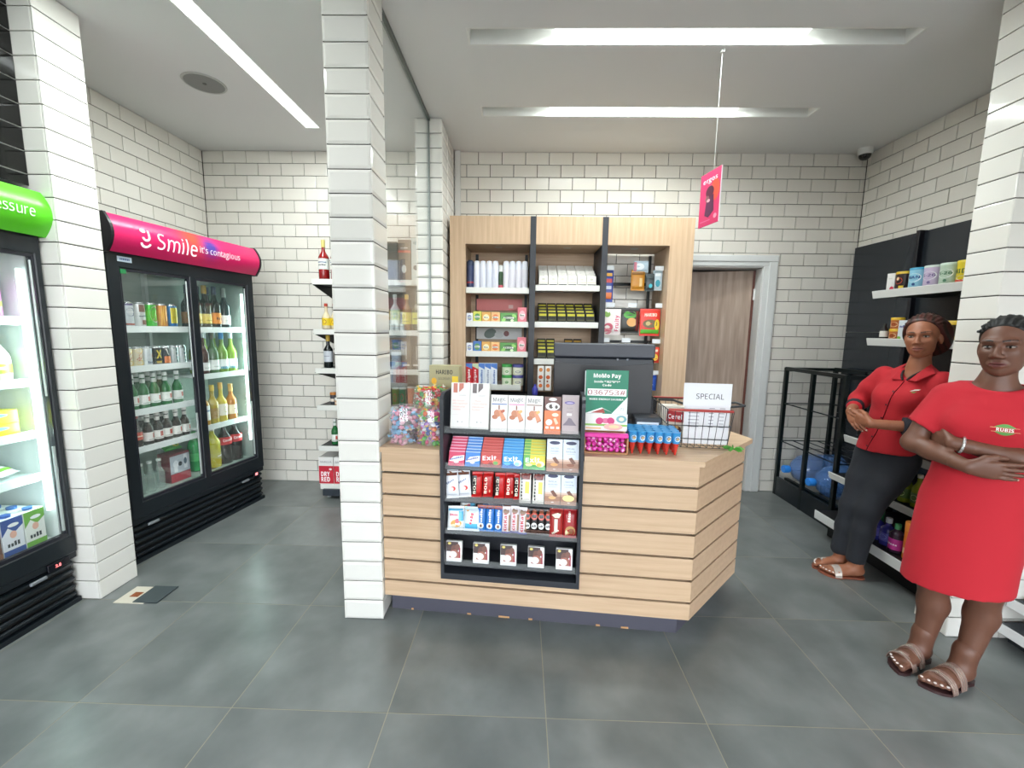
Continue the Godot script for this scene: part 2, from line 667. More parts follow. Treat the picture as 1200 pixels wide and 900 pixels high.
# round tub or jar with a lid
func tub(key: String, called: String, h: float, r: float, base: String, lid: String, lid_h: float, ops := [], lid_r := 1.03) -> void:
	var o := Node3D.new()
	o.name = called
	var b := mb().k(base).lathe([[0.0, 0.0], [r * 0.96, 0.0], [r, 0.005], [r, h - lid_h]], 18)
	printed(b, ops, r * 2.0, h - lid_h, 0.0004, wrap_round(r))
	part("body", b, vm(0.35), o)
	b = mb().k(lid).lathe([[r * 0.9, h - lid_h], [r * lid_r, h - lid_h], [r * lid_r, h - 0.003], [r * lid_r * 0.95, h], [0.0, h]], 18)
	part("lid", b, vm(0.4), o)
	o.set_meta("called", called)
	protos[key] = o

const ORD := ["first", "second", "third", "fourth", "fifth", "sixth", "seventh", "eighth", "ninth", "tenth", "eleventh", "twelfth", "thirteenth", "fourteenth", "fifteenth", "sixteenth"]

# ------------------------------------------------------------------ the scene
func _ready() -> void:
	rng.seed = 7
	# camera
	var cam := Camera3D.new()
	cam.name = "camera"
	cam.position = Vector3(0, 1.4503, 0)
	cam.rotation_degrees = Vector3(-7.2914, 1.2266, 0.8203)
	cam.fov = 2.0 * rad_to_deg(atan(450.0 / 491.867))
	cam.near = 0.02
	cam.far = 200.0
	add_child(cam)
	cam.current = true
	# daylight: an overcast sky that reaches the shop through the glazed front behind the camera
	var we := WorldEnvironment.new()
	we.name = "sky"
	var env := Environment.new()
	env.background_mode = Environment.BG_SKY
	var sm := ProceduralSkyMaterial.new()
	sm.sky_top_color = Color(0.84, 0.88, 0.92)
	sm.sky_horizon_color = Color(0.955, 0.965, 0.965)
	sm.ground_bottom_color = Color(0.5, 0.49, 0.46)
	sm.ground_horizon_color = Color(0.7, 0.7, 0.68)
	sm.sky_energy_multiplier = 2.75
	sm.ground_energy_multiplier = 1.75
	var sky := Sky.new()
	sky.sky_material = sm
	env.sky = sky
	env.tonemap_mode = Environment.TONE_MAPPER_LINEAR
	env.tonemap_exposure = 1.16
	env.sdfgi_enabled = true
	env.ssao_enabled = true
	env.ssil_enabled = true
	we.environment = env
	add_child(we)

	make_materials()
	build_room()
	build_lights()
	build_counter()
	build_coolers()
	build_cabinet()
	build_gondola()
	build_right()
	build_overhead()
	build_woman_in_dress()
	build_woman_in_shirt()

var M := {}
func make_materials() -> void:
	# white glazed tile, three batches that differ a little
	var tones := [Color(0.885, 0.875, 0.845), Color(0.87, 0.862, 0.835), Color(0.895, 0.885, 0.858)]
	M.tile = []
	M.wall_tile = []
	for c in [Color(0.89, 0.872, 0.835), Color(0.875, 0.858, 0.822), Color(0.90, 0.884, 0.85)]:
		var m := StandardMaterial3D.new()
		m.albedo_color = c
		m.roughness = 0.2
		M.wall_tile.append(m)
	for c in tones:
		var m := StandardMaterial3D.new()
		m.albedo_color = c
		m.roughness = 0.09
		M.tile.append(m)
	M.black_tile = []
	for c in [Color(0.035, 0.035, 0.04), Color(0.05, 0.048, 0.05)]:
		var m := StandardMaterial3D.new()
		m.albedo_color = c
		m.roughness = 0.08
		M.black_tile.append(m)
	var g := StandardMaterial3D.new()
	g.albedo_color = Color(0.19, 0.165, 0.145)
	g.roughness = 0.95
	M.grout = g
	g = StandardMaterial3D.new()
	g.albedo_color = Color(0.9, 0.9, 0.88)
	g.roughness = 0.9
	M.white_grout = g
	# painted ceiling
	g = StandardMaterial3D.new()
	g.albedo_color = Color(0.88, 0.88, 0.875)
	g.roughness = 0.9
	M.paint = g
	g = StandardMaterial3D.new()
	g.albedo_color = Color(0.9, 0.9, 0.89)
	g.roughness = 0.45
	M.white_gloss = g
	# porcelain floor tile: cloudy grey
	M.floor = []
	for i in 3:
		g = StandardMaterial3D.new()
		g.albedo_texture = noise_tex(FastNoiseLite.TYPE_SIMPLEX_SMOOTH, 0.006, 11 + i, Color(0.375, 0.395, 0.39), Color(0.50, 0.515, 0.51), 512, 5)
		g.uv1_triplanar = true
		g.uv1_world_triplanar = true
		g.uv1_scale = Vector3(0.8, 0.8, 0.8)
		g.uv1_offset = Vector3(0.31 * i, 0, 0.17 * i)
		g.roughness = 0.29
		M.floor.append(g)
	g = StandardMaterial3D.new()
	g.albedo_color = Color(0.60, 0.58, 0.51)
	g.roughness = 0.9
	M.floor_joint = g
	# pale oak laminate; grain along x (wood) or y (wood_up)
	for nm in ["wood", "wood_up"]:
		g = StandardMaterial3D.new()
		g.albedo_texture = noise_tex(FastNoiseLite.TYPE_SIMPLEX, 0.012, 5, Color(0.74, 0.62, 0.50), Color(0.82, 0.71, 0.59), 512, 5)
		g.uv1_triplanar = true
		g.uv1_world_triplanar = true
		g.uv1_scale = Vector3(0.22, 4.5, 4.5) if nm == "wood" else Vector3(4.5, 0.22, 4.5)
		g.roughness = 0.42
		M[nm] = g
	g = StandardMaterial3D.new()
	g.albedo_texture = noise_tex(FastNoiseLite.TYPE_SIMPLEX, 0.012, 9, Color(0.55, 0.47, 0.415), Color(0.70, 0.62, 0.555), 512, 4)
	g.uv1_triplanar = true
	g.uv1_scale = Vector3(2.6, 0.2, 2.6)
	g.roughness = 0.5
	M.door_wood = g
	g = StandardMaterial3D.new()
	g.albedo_color = Color(0.165, 0.175, 0.2)
	g.roughness = 0.45
	M.graphite = g
	g = StandardMaterial3D.new()
	g.albedo_color = Color(0.13, 0.15, 0.175)
	g.roughness = 0.2
	M.black = g
	g = StandardMaterial3D.new()
	g.albedo_color = Color(0.3, 0.295, 0.34)
	g.roughness = 0.5
	M.plinth = g
	M.pane = glass(0.025, Color(0.82, 0.93, 0.9))
	M.clear = glass(0.05, Color(0.95, 0.97, 0.97))
	M.bottle_glass = glass(0.16, Color(0.85, 0.95, 0.9))

const FX := [-2.894, -2.292, -1.690, -1.088, -0.486, 0.116, 0.718, 1.320, 1.922, 2.524, 3.126]

func build_room() -> void:
	# ---- floor: joint bed with one slab per tile
	var b := mb().bx(Vector3(-3.1, -0.12, -4.9), Vector3(3.1, -0.0009, 2.2))
	var fl := struct("floor", b, M.floor_joint)
	var zs := []
	for i in range(-6, 9): zs.append(-2.018 + 0.604 * i)
	for i in FX.size() - 1:
		for j in zs.size() - 1:
			var x0 := maxf(FX[i], -3.05)
			var x1 := minf(FX[i + 1], 3.05)
			var z0 := maxf(zs[j], -4.85)
			var z1 := minf(zs[j + 1], 2.15)
			if z1 - z0 < 0.05 or x1 - x0 < 0.05: continue
			var g := 0.0019
			var tb := mb().bx(Vector3(-(x1 - x0) / 2 + g, -0.01, -(z1 - z0) / 2 + g), Vector3((x1 - x0) / 2 - g, 0, (z1 - z0) / 2 - g))
			part("tile", tb, M.floor[(i * 7 + j * 5) % 3], fl, Vector3((x0 + x1) / 2, 0, (z0 + z1) / 2))
	# ---- ceiling with three light slots
	b = mb()
	var slots := [[-0.31, -2.455, 1.98, -2.315], [-0.31, -3.205, 1.98, -3.065], [-1.68, -3.395, -1.56, -0.89]]
	cells(-3.1, 3.1, -4.9, 2.2, slots, func(x0, z0, x1, z1): b.bx(Vector3(x0, RM, z0), Vector3(x1, RM + 0.12, z1)))
	struct("ceiling", b, M.paint)
	# ---- back wall with a doorway
	var door := [1.40, 0.0, 2.10, 2.035]
	b = mb()
	cells(XL - 0.15, XR + 0.15, 0.0, RM, [door], func(x0, y0, x1, y1): b.bx(Vector3(x0, y0, ZB - 0.16), Vector3(x1, y1, ZB - 0.0085)))
	var wb := struct("wall_back", b, M.grout)
	var hole := [door[0] - XL - 0.02, -1.0, door[2] - XL + 0.02, door[3] + 0.02]
	lay(wb, Vector3(XL, 0, ZB - 0.0085), Vector3.RIGHT, Vector3(0, 0, 1), XR - XL, 0.202, 0.182, M.wall_tile,
		func(u, y):
			var x: float = u + XL
			return (x < -1.62 and y > 0.0 and (x > -2.45 or y > 1.7)) or (x > -1.1 and x < -0.8 and y > 1.9) or (x > -0.55 and y > 2.36) or (x > 1.3 and y > 2.1) or (x > 2.25 and y < 2.36 and x < 2.76),
		[hole])
	# ---- left wall: white tile beside the pink cooler, black tile with white joints above the green one
	b = mb().bx(Vector3(XL - 0.15, 0, ZB - 0.2), Vector3(XL - 0.0085, RM, -2.0))
	var wl := struct("wall_left", b, M.grout)
	lay(wl, Vector3(XL - 0.0085, 0, -2.2), Vector3(0, 0, -1), Vector3(1, 0, 0), 1.6, 0.202, 0.04, M.wall_tile, func(_u, y): return y > 1.95)
	b = mb().bx(Vector3(-3.05, 0, -2.02), Vector3(-2.86, RM, 2.15))
	cells(-2.02, 2.15, 0.0, RM, [[-2.03, -1.0, -1.30, 2.09]], func(z0, y0, z1, y1): b.bx(Vector3(-2.86, y0, z0), Vector3(-2.3285, y1, z1)))
	var wf := struct("wall_left_front", b, M.white_grout)
	lay(wf, Vector3(-2.3285, 0, 2.15), Vector3(0, 0, -1), Vector3(1, 0, 0), 4.17, 0.302, 0.0, M.black_tile, func(u, y): return u > 3.2 and y > 1.9, [[3.45, -1.0, 4.2, 2.09]], false, 0.0, RM, 0.006)
	# ---- right wall
	b = mb().bx(Vector3(XR + 0.0085, 0, ZB - 0.2), Vector3(XR + 0.16, RM, 2.15))
	var wr := struct("wall_right", b, M.grout)
	lay(wr, Vector3(XR + 0.0085, 0, ZB), Vector3(0, 0, 1), Vector3(-1, 0, 0), 5.95, 0.202, 0.04, M.wall_tile, func(u, y): return u < 1.9 and y > 2.2)
	# ---- pillars, one tile wide
	pillar(-0.868, -2.130, -0.668, -1.925, 0.2)
	pillar(-2.62, -2.235, -2.212, -2.018, 0.2)
	pillar(2.088, -2.09, 2.80, -1.92, 0.25)
	pillar(-0.80, ZB, -0.60, -3.22, 0.2)
	# white corner trunking by the cabinet
	b = mb().k("dcdad6").bx(Vector3(-0.595, 2.2, ZB), Vector3(-0.548, RM, ZB + 0.03), 0.003)
	struct("trim_1", b, vm(0.4))
	# ---- glass partition between the two pillars
	var gp := struct("window_1", mb().bx(Vector3(-0.704, 0.004, -3.22), Vector3(-0.694, RM - 0.012, -2.132)), M.pane)
	part("head_channel", mb().k("6d7370").bx(Vector3(-0.712, RM - 0.022, -3.22), Vector3(-0.686, RM, -2.132)), vm(0.4, 0.6), gp)
	part("end_channel", mb().k("8a908e").bx(Vector3(-0.708, 0.0, -3.219), Vector3(-0.690, RM - 0.022, -3.207)), vm(0.35, 0.7), gp)
	# ---- front of the shop behind the camera: glazed shopfront
	b = mb()
	var panes := [[-2.2, 0.1, -0.75, 2.75], [-0.65, 0.1, 0.75, 2.75], [0.85, 0.1, 2.75, 2.75]]
	cells(-3.1, 3.1, 0.0, RM, panes, func(x0, y0, x1, y1): b.bx(Vector3(x0, y0, 2.05), Vector3(x1, y1, 2.2)))
	struct("wall_front", b, M.paint)
	for i in 3:
		var q: Array = panes[i]
		var w := struct("window_%d" % (i + 2), mb().bx(Vector3(q[0], q[1], 2.12), Vector3(q[2], q[3], 2.128)), M.clear)
		var fr := mb().k("2a2d30")
		for e in [[q[0], q[1], q[0] + 0.05, q[3]], [q[2] - 0.05, q[1], q[2], q[3]], [q[0], q[1], q[2], q[1] + 0.05], [q[0], q[3] - 0.05, q[2], q[3]]]:
			fr.bx(Vector3(e[0], e[1], 2.09), Vector3(e[2], e[3], 2.15))
		part("window_frame", fr, vm(0.5), w)
	# ---- forecourt outside
	struct("ground", mb().k("8f8c86").bx(Vector3(-14, -0.2, 2.2), Vector3(14, -0.05, 26)), vm(0.9))
	# ---- store room behind the doorway
	b = mb().bx(Vector3(0.5, 0, -4.9), Vector3(3.0, RM, -4.8)).bx(Vector3(0.4, 0, -4.9), Vector3(0.5, RM, -3.96)).bx(Vector3(3.0, 0, -4.9), Vector3(3.1, RM, -3.96))
	struct("wall_store_room", b, M.paint)
	# ---- doorway: moulded white frame and a wood-grain leaf standing open
	var fr2 := mb().k("d3d5d2")
	fr2.bx(Vector3(2.085, 0, ZB - 0.16), Vector3(2.10, 2.035, ZB), 0.002).bx(Vector3(1.40, 0, ZB - 0.16), Vector3(1.415, 2.035, ZB), 0.002).bx(Vector3(1.415, 2.02, ZB - 0.16), Vector3(2.085, 2.035, ZB))
	var dr := struct("door_1", fr2, vm(0.45))
	var cas := mb().k("d8dad8")
	cas.bx(Vector3(2.09, 0, ZB - 0.001), Vector3(2.215, 2.03, ZB + 0.014), 0.004).bx(Vector3(1.33, 2.0302, ZB - 0.001), Vector3(2.215, 2.125, ZB + 0.014), 0.004)
	cas.bx(Vector3(2.135, 0, ZB + 0.014), Vector3(2.205, 2.068, ZB + 0.024), 0.004).bx(Vector3(1.33, 2.0684, ZB + 0.014), Vector3(2.205, 2.118, ZB + 0.024), 0.004)
	part("door_casing", cas, vm(0.45), dr)
	var leaf := part("door_leaf", mb().bx(Vector3(-0.66, 0.008, -0.04), Vector3(0, 2.01, 0), 0.002), M.door_wood, dr, Vector3(2.075, 0, ZB - 0.10))
	leaf.rotation.y = deg_to_rad(-13)
	part("leaf_edge", mb().k("5a2a1c").bx(Vector3(-0.012, 0.008, -0.04), Vector3(0.008, 2.01, 0.003)), vm(0.5), leaf)
	for hy in [0.25, 1.75]: part("hinge", mb().k("b9b9b6").bx(Vector3(-0.003, hy, 0.0), Vector3(0.02, hy + 0.1, 0.012), 0.003), vm(0.3, 0.8), leaf)
	# patch of broken tile by the pillar
	b = mb().at(-2.02, 0, -2.06).k("c9c2b2").bx(Vector3(-0.10, -0.003, -0.07), Vector3(0.06, 0.004, 0.07))
	b.k("8a4a25").bx(Vector3(-0.06, 0.004, -0.02), Vector3(-0.015, 0.0055, 0.02))
	b.k("3f474a").bx(Vector3(0.0, 0.004, -0.075), Vector3(0.13, 0.008, 0.065))
	one("broken_tile_patch", b, vm(0.6), "broken floor tile patch with bare mortar at the foot of the pillar", "floor patch")

func pillar(x0: float, z0: float, x1: float, z1: float, tw: float) -> void:
	var e := 0.0085
	var b := mb().bx(Vector3(x0 + e, 0, z0 + e), Vector3(x1 - e, RM, z1 - e))
	var o := struct("pillar", b, M.grout)
	for q in [[x0, z1, 1, -1], [x1, z1, -1, -1], [x0, z0, 1, 1], [x1, z0, -1, 1]]:
		part("corner_joint", mb().bx(Vector3(q[0] + q[2] * 0.0062 - 0.0022, 0, q[1] + q[3] * 0.0062 - 0.0022), Vector3(q[0] + q[2] * 0.0062 + 0.0022, RM, q[1] + q[3] * 0.0062 + 0.0022)), M.grout, o)
	var deep: bool = x0 > -0.87 and x0 < 0.0
	var yes := func(_u, _y): return true
	lay(o, Vector3(x0, 0, z1 - e), Vector3.RIGHT, Vector3(0, 0, 1), x1 - x0, maxf(tw, 0.2), 0.0, M.tile, yes, [], false, 0.0, RM, 0.0045, 295, deep)
	lay(o, Vector3(x1 - e, 0, z1), Vector3(0, 0, -1), Vector3(1, 0, 0), z1 - z0, maxf(tw, 0.23), 0.0, M.tile, func(_u, _y): return x0 < 1.0, [], false, 0.0, RM, 0.0045, 295, deep)
	lay(o, Vector3(x0 + e, 0, z0), Vector3(0, 0, 1), Vector3(-1, 0, 0), z1 - z0, maxf(tw, 0.25), 0.0, M.tile, func(_u, _y): return x0 > 1.0 or x0 == -0.8, [], false, 0.0, RM, 0.0045, 295, deep)
	if z0 > ZB: lay(o, Vector3(x1, 0, z0 + e), Vector3.LEFT, Vector3(0, 0, -1), x1 - x0, tw, 0.0, M.tile, func(_u, _y): return false, [], false, 0.0, RM, 0.0045, 295, deep)

func build_lights() -> void:
	var w := Color(0.965, 1.0, 0.995)
	for s in [["recessed_light", -0.30, -2.445, 1.97, -2.325, 0.15, 1.45, "nearer of the two recessed light slots over the counter"], ["recessed_light", -0.30, -3.195, 1.97, -3.075, 0.17, 1.47, "farther recessed light slot close to the back wall"]]:
		var o := thing(s[0], s[7], "ceiling light", Vector3.ZERO, 0.0, "recessed ceiling lights")
		var h := 0.075
		var b := mb().k("e6e6e2")
		b.bx(Vector3(s[1] - 0.01, RM + 0.001, s[2] - 0.01), Vector3(s[1], RM + h, s[4] + 0.01)).bx(Vector3(s[3], RM + 0.001, s[2] - 0.01), Vector3(s[3] + 0.01, RM + h, s[4] + 0.01))
		b.bx(Vector3(s[1], RM + 0.001, s[2] - 0.01), Vector3(s[3], RM + h, s[2])).bx(Vector3(s[1], RM + 0.001, s[4]), Vector3(s[3], RM + h, s[4] + 0.01))
		b.bx(Vector3(s[1], RM + h, s[2]), Vector3(s[3], RM + h + 0.01, s[4]))
		part("housing", b, vm(0.7), o)
		part("diffuser", mb().bx(Vector3(s[5], RM + 0.035, s[2] + 0.004), Vector3(s[6], RM + 0.07, s[4] - 0.004)), glow(w, 2.0), o)
		area(Vector3((s[5] + s[6]) / 2, RM + 0.033, (s[2] + s[4]) / 2), Vector2(s[6] - s[5], 0.1), 2.2, w)
	var o2 := thing("recessed_light", "long recessed light strip running over the cooler aisle", "ceiling light", Vector3.ZERO, 0.0, "recessed ceiling lights")
	var hb := mb().k("e6e6e2").bx(Vector3(-1.68, RM + 0.075, -3.395), Vector3(-1.56, RM + 0.085, -0.89))
	hb.bx(Vector3(-1.68, RM + 0.001, -3.395), Vector3(-1.67, RM + 0.075, -0.89)).bx(Vector3(-1.57, RM + 0.001, -3.395), Vector3(-1.56, RM + 0.075, -0.89))
	hb.bx(Vector3(-1.67, RM + 0.001, -3.395), Vector3(-1.57, RM + 0.075, -3.385)).bx(Vector3(-1.67, RM + 0.001, -0.9), Vector3(-1.57, RM + 0.075, -0.89))
	part("housing", hb, vm(0.7), o2)
	part("diffuser", mb().bx(Vector3(-1.668, RM + 0.002, -3.383), Vector3(-1.572, RM + 0.03, -0.902)), glow(w, 2.6), o2)
	area(Vector3(-1.62, RM - 0.004, -2.14), Vector2(0.09, 2.4), 4.4, w)

func area(at: Vector3, size: Vector2, e: float, c: Color, dir := Vector3.DOWN) -> void:
	var l := AreaLight3D.new()
	l.name = numbered("lamp")
	l.area_size = size
	l.light_energy = e
	l.light_color = c
	l.area_range = 14.0
	l.area_attenuation = 2.0
	l.shadow_enabled = true
	add_child(l)
	var up := Vector3.FORWARD if absf(dir.y) > 0.9 else Vector3.UP
	l.look_at_from_position(at, at + dir, up)

# ------------------------------------------------------------------ counter
const CA := -0.0882        # turn of the counter about y
const CO := Vector3(-0.67, 0, -1.95)
func cp(x: float, y: float, z: float) -> Vector3:
	return CO + Basis(Vector3.UP, CA) * Vector3(x, y, z)

func build_counter() -> void:
	var o := thing("shop_counter", "pale oak slatted shop counter with an angled end and dark plinth", "counter", CO, CA)
	var ys := [0.115, 0.205, 0.315, 0.426, 0.538, 0.65, 0.76, 0.866]
	for i in 7:
		if i == 1:
			var b := mb()
			cells(0.004, 1.476, ys[i] + 0.0055, ys[i + 1] - 0.0055, [[0.299, 0.247, 0.967, 2.0]], func(x0, y0, x1, y1): b.bx(Vector3(x0, y0, -0.018), Vector3(x1, y1, 0.0)))
			part("slat", b, M.wood, o)
		else:
			for q in [[0.004, 1.476]] if i == 0 else [[0.004, 0.299], [0.967, 1.476]]:
				part("slat", mb().bx(Vector3(q[0], ys[i] + 0.0055, -0.018), Vector3(q[1], ys[i + 1] - 0.0055, 0.0)), M.wood, o)
		var w := 0.583
		var e := part("end_slat", mb().bx(Vector3(0, ys[i] + 0.0055, -0.018), Vector3(w, ys[i + 1] - 0.0055, 0.0)), M.wood, o, Vector3(1.476, 0, 0))
		e.rotation.y = deg_to_rad(49.7)
	# dark carcass behind the slats
	var b2 := mb().k("1a1512")
	b2.bx(Vector3(0.006, 0.11, -0.58), Vector3(0.298, 0.866, -0.018)).bx(Vector3(0.968, 0.11, -0.58), Vector3(1.47, 0.866, -0.018)).bx(Vector3(0.298, 0.11, -0.58), Vector3(0.968, 0.24, -0.018)).bx(Vector3(0.298, 0.24, -0.58), Vector3(0.968, 0.866, -0.2))
	b2.t = Transform3D(Basis(Vector3.RIGHT, -PI / 2), Vector3.ZERO)
	b2.extr(PackedVector2Array([Vector2(1.46, 0.018), Vector2(1.832, 0.452), Vector2(1.8, 0.58), Vector2(1.46, 0.58)]), 0.11, 0.866)
	part("carcass", b2, vm(0.7), o)
	b2 = mb()
	b2.t = Transform3D(Basis(Vector3.RIGHT, -PI / 2), Vector3.ZERO)
	b2.extr(PackedVector2Array([Vector2(0.01, 0.07), Vector2(1.445, 0.07), Vector2(1.78, 0.468), Vector2(1.75, 0.56), Vector2(0.01, 0.56)]), 0.0, 0.11)
	part("plinth", b2, M.plinth, o)
	for q in [[0.42, 0.02], [0.60, 0.055], [0.735, 0.02], [1.07, 0.02], [1.20, 0.035], [0.12, 0.012]]: part("chipped_edge", mb().k("c99a6c").bx(Vector3(q[0] - q[1] / 2, 0.0, -0.0705), Vector3(q[0] + q[1] / 2, 0.009, -0.067), 0.001), vm(0.7), o)
	# worktop, notched round the sweets display
	b2 = mb()
	b2.t = Transform3D(Basis(Vector3.RIGHT, -PI / 2), Vector3.ZERO)
	b2.extr(PackedVector2Array([Vector2(0.006, -0.028), Vector2(0.298, -0.028), Vector2(0.298, 0.165), Vector2(0.968, 0.165), Vector2(0.968, -0.028), Vector2(1.488, -0.028), Vector2(1.885, 0.44), Vector2(1.83, 0.61), Vector2(0.006, 0.61)]), 0.868, 0.892)
	part("worktop", b2, M.wood, o)

	# ---- display rack let into the counter
	var r := thing("sweets_display_rack", "dark grey display rack of sweets let into the counter front", "display rack", CO, CA)
	for x in [0.301, 0.949]:
		var sh := PackedVector2Array()   # side panel outline in (z, y)
		for q in [[0.03, 0.25], [0.03, 1.11]]: sh.append(Vector2(q[0], q[1]))
		for i in 5:
			var a := PI / 2 * i / 4
			sh.append(Vector2(-0.02 + 0.05 * cos(a), 1.115 + 0.045 * sin(a)))
		sh.append(Vector2(-0.16, 1.16)); sh.append(Vector2(-0.16, 0.25))
		var b := mb()
		b.t = Transform3D(Basis(Vector3(0, 0, 1), Vector3.UP, Vector3(-1, 0, 0)), Vector3(x + 0.016, 0, 0))
		b.extr(sh, 0.0, 0.016)
		part("side_panel", b, M.graphite, r)
	part("back_panel", mb().bx(Vector3(0.317, 0.25, -0.16), Vector3(0.949, 1.12, -0.148)), M.graphite, r)
	part("bottom_rail", mb().bx(Vector3(0.317, 0.25, -0.148), Vector3(0.949, 0.28, 0.03)), M.graphite, r)
	for y in [0.975, 0.80, 0.64, 0.478, 0.318]:
		var s := part("tray", mb().bx(Vector3(0.317, y - 0.006, -0.148), Vector3(0.949, y, 0.012)), M.graphite, r)
		part("clear_lip", mb().bx(Vector3(0.318, y - 0.003, 0.012), Vector3(0.948, y + 0.028, 0.0145)), M.clear, s)
	build_rack_goods()
	build_counter_goods()

func rk(px: float) -> float:     # position across the rack
	return 0.30 + (px - 518.0) * 0.00410

func build_rack_goods() -> void:
	var G := "sweets on the counter display rack"
	# -- top tray: tall chocolate boxes
	var y := 0.976
	for i in 2:
		var dark: bool = i == 1
		var c1 := "6b5f60" if dark else "c0705c"
		var ops := [["r", c1, 0.12, 0.78, 0.34, 0.985], ["p", c1, [0.42, 0.985, 0.66, 0.985, 0.66, 0.89, 0.42, 0.79]], ["r", "e3e1dd", 0.34, 0.9, 0.42, 0.91], ["t", "b9b4b4", "Cavalier", 0.62, 0.73, 0.05, 0.4], ["t", "e6a79a", "Milk chocolate" if not dark else "Pure", 0.42, 0.61, 0.05, 0.62 if not dark else 0.3],
			["t", "e9b3a5", "with hazelnuts" if not dark else "chocolate", 0.5, 0.55, 0.055, 0.8], ["t", "e6a79a", "Chocolat au lait" if not dark else "Chocolat noir", 0.44, 0.48, 0.05, 0.66], ["t", "e6a79a", "noisettes" if not dark else "fondant", 0.33, 0.42, 0.05, 0.4],
			["r", "dcd2d0", 0.1, 0.3, 0.45, 0.31], ["o", "8a8a90", 0.4, 0.15, 0.035, 0.012], ["o", "8a8a90", 0.62, 0.15, 0.025, 0.01]]
		proto("tall_white%d" % i, "chocolate_box", carton(0.0905, 0.215, 0.035, "e3e1dd", ops), vm(0.4))
		place("tall_white%d" % i, "tall white chocolate box with %s chunks at its top corner" % ("dark" if dark else "reddish milk"), "chocolate box", G, cp(0.387 + i * 0.0915, y + 0.012, -0.02), CA, 0.14)
	var mg := ["3f5fa8", "d67fae", "8f6a55"]
	for i in 3:
		var ops := [["t", "4a4748", "Magic", 0.5, 0.86, 0.14, 0.72, false, 0.08], ["r", mg[i], 0.06, 0.735, 0.94, 0.76], ["r", "8a4a33", 0.46, 0.6, 0.53, 0.72], ["o", "c47f5d", 0.4, 0.5, 0.2, 0.1, 0.6], ["p", "d58f6b", [0.45, 0.58, 0.62, 0.6, 0.9, 0.36, 0.66, 0.3]], ["p", "a9603f", [0.66, 0.3, 0.9, 0.36, 0.9, 0.33, 0.66, 0.27]],
			["o", "b86f4d", 0.26, 0.4, 0.17, 0.06], ["o", "e4b26a" if i > 0 else "b5583a", 0.72, 0.56, 0.13, 0.04, 0.5]]
		proto("magic%d" % i, "chocolate_box", carton(0.08, 0.172, 0.03, "e4e2df", ops), vm(0.4))
		place("magic%d" % i, "white chocolate box with %s stripe and chocolate fingers picture" % ["blue", "pink", "brown"][i], "chocolate box", G, cp(0.572 + i * 0.0815, y + 0.004, -0.015), CA, 0.16)
	var o1 := [["r", "6a4038", 0.0, 0.63, 1.0, 1.0], ["o", "f4f2ee", 0.5, 0.74, 0.42, 0.11], ["o", "4b3a33", 0.4, 0.74, 0.13, 0.06], ["o", "f4f2ee", 0.55, 0.76, 0.1, 0.04], ["o", "4b3a33", 0.72, 0.73, 0.09, 0.05], ["o", "f7f5f2", 0.5, 0.93, 0.24, 0.04], ["o", "f3d9bd", 0.66, 0.52, 0.2, 0.05], ["o", "f4e7da", 0.3, 0.32, 0.2, 0.08, 0.4], ["p", "f0c6a6", [0.55, 0.42, 0.7, 0.44, 0.86, 0.3, 0.7, 0.26]], ["r", "f6ece2", 0.1, 0.15, 0.28, 0.21], ["r", "f6ece2", 0.38, 0.15, 0.62, 0.21], ["r", "f6ece2", 0.74, 0.15, 0.92, 0.21]]
	proto("orange_box", "chocolate_box", carton(0.076, 0.172, 0.03, "e2763f", o1), vm(0.4))
	place("orange_box", "orange and brown chocolate box with white oval emblem", "chocolate box", G, cp(0.819, y + 0.003, -0.012), CA, 0.16)
	var o2 := [["o", "6a5d9c", 0.45, 0.8, 0.3, 0.045], ["o", "b9aed0", 0.45, 0.795, 0.2, 0.02], ["t", "8d8184", "PURE", 0.46, 0.66, 0.05, 0.34], ["t", "8d8184", "MILK", 0.46, 0.57, 0.05, 0.34], ["r", "f5f1ee", 0.3, 0.47, 0.58, 0.53], ["p", "766a76", [0.06, 0.22, 0.3, 0.34, 0.4, 0.42, 0.55, 0.4, 0.68, 0.32, 0.86, 0.22]]]
	proto("mauve_box", "chocolate_box", carton(0.078, 0.178, 0.03, "b3a3a5", o2, "9d8e90"), vm(0.4))
	place("mauve_box", "mauve grey chocolate box with purple oval crest", "chocolate box", G, cp(0.9, y + 0.006, -0.02), CA, 0.14)
	# -- bars in the column by the side panel: pale blue boxes fading to brown print
	var tw := [["SALTED", "CARAMEL", "e2a667"], ["REAL", "MILK", "8f5b43"], ["MILK", "ALMOND", "e0b27a"], ["WHITE", "COOKIE", "f0dc9a"]]
	for i in 4:
		var q: Array = tw[i]
		var ops := [["r", "a97d67", 0.0, 0.0, 1.0, 0.26], ["r", "c7a18a", 0.0, 0.26, 1.0, 0.33], ["r", "dcc4b5", 0.0, 0.33, 1.0, 0.39], ["o", "2a2b55", 0.5, 0.89, 0.34, 0.055], ["t", "7b7f94", q[0], 0.5, 0.72, 0.065, 0.5], ["t", "7b7f94", q[1], 0.5, 0.63, 0.065, 0.6], ["r", "a9b0bd", 0.25, 0.55, 0.75, 0.56],
			["p", "7a5140", [0.35, 0.42, 0.55, 0.46, 0.82, 0.28, 0.6, 0.24]], ["o", q[2], 0.48, 0.22, 0.24 if i < 3 else 0.38, 0.05 if i < 3 else 0.1], ["r", "efe4da", 0.42, 0.07, 0.58, 0.09]]
		proto("pale%d" % i, "chocolate_box", carton(0.073, 0.150, 0.018, "dfe9f4", ops), vm(0.4))
		place("pale%d" % i, "pale blue and brown chocolate box reading %s %s" % [q[0].to_lower(), q[1].to_lower()], "chocolate box", G, cp((0.834 if i < 2 else 0.829) + (i % 2) * 0.075, (0.801 if i < 2 else 0.641) + 0.002, -0.012), CA, 0.14)
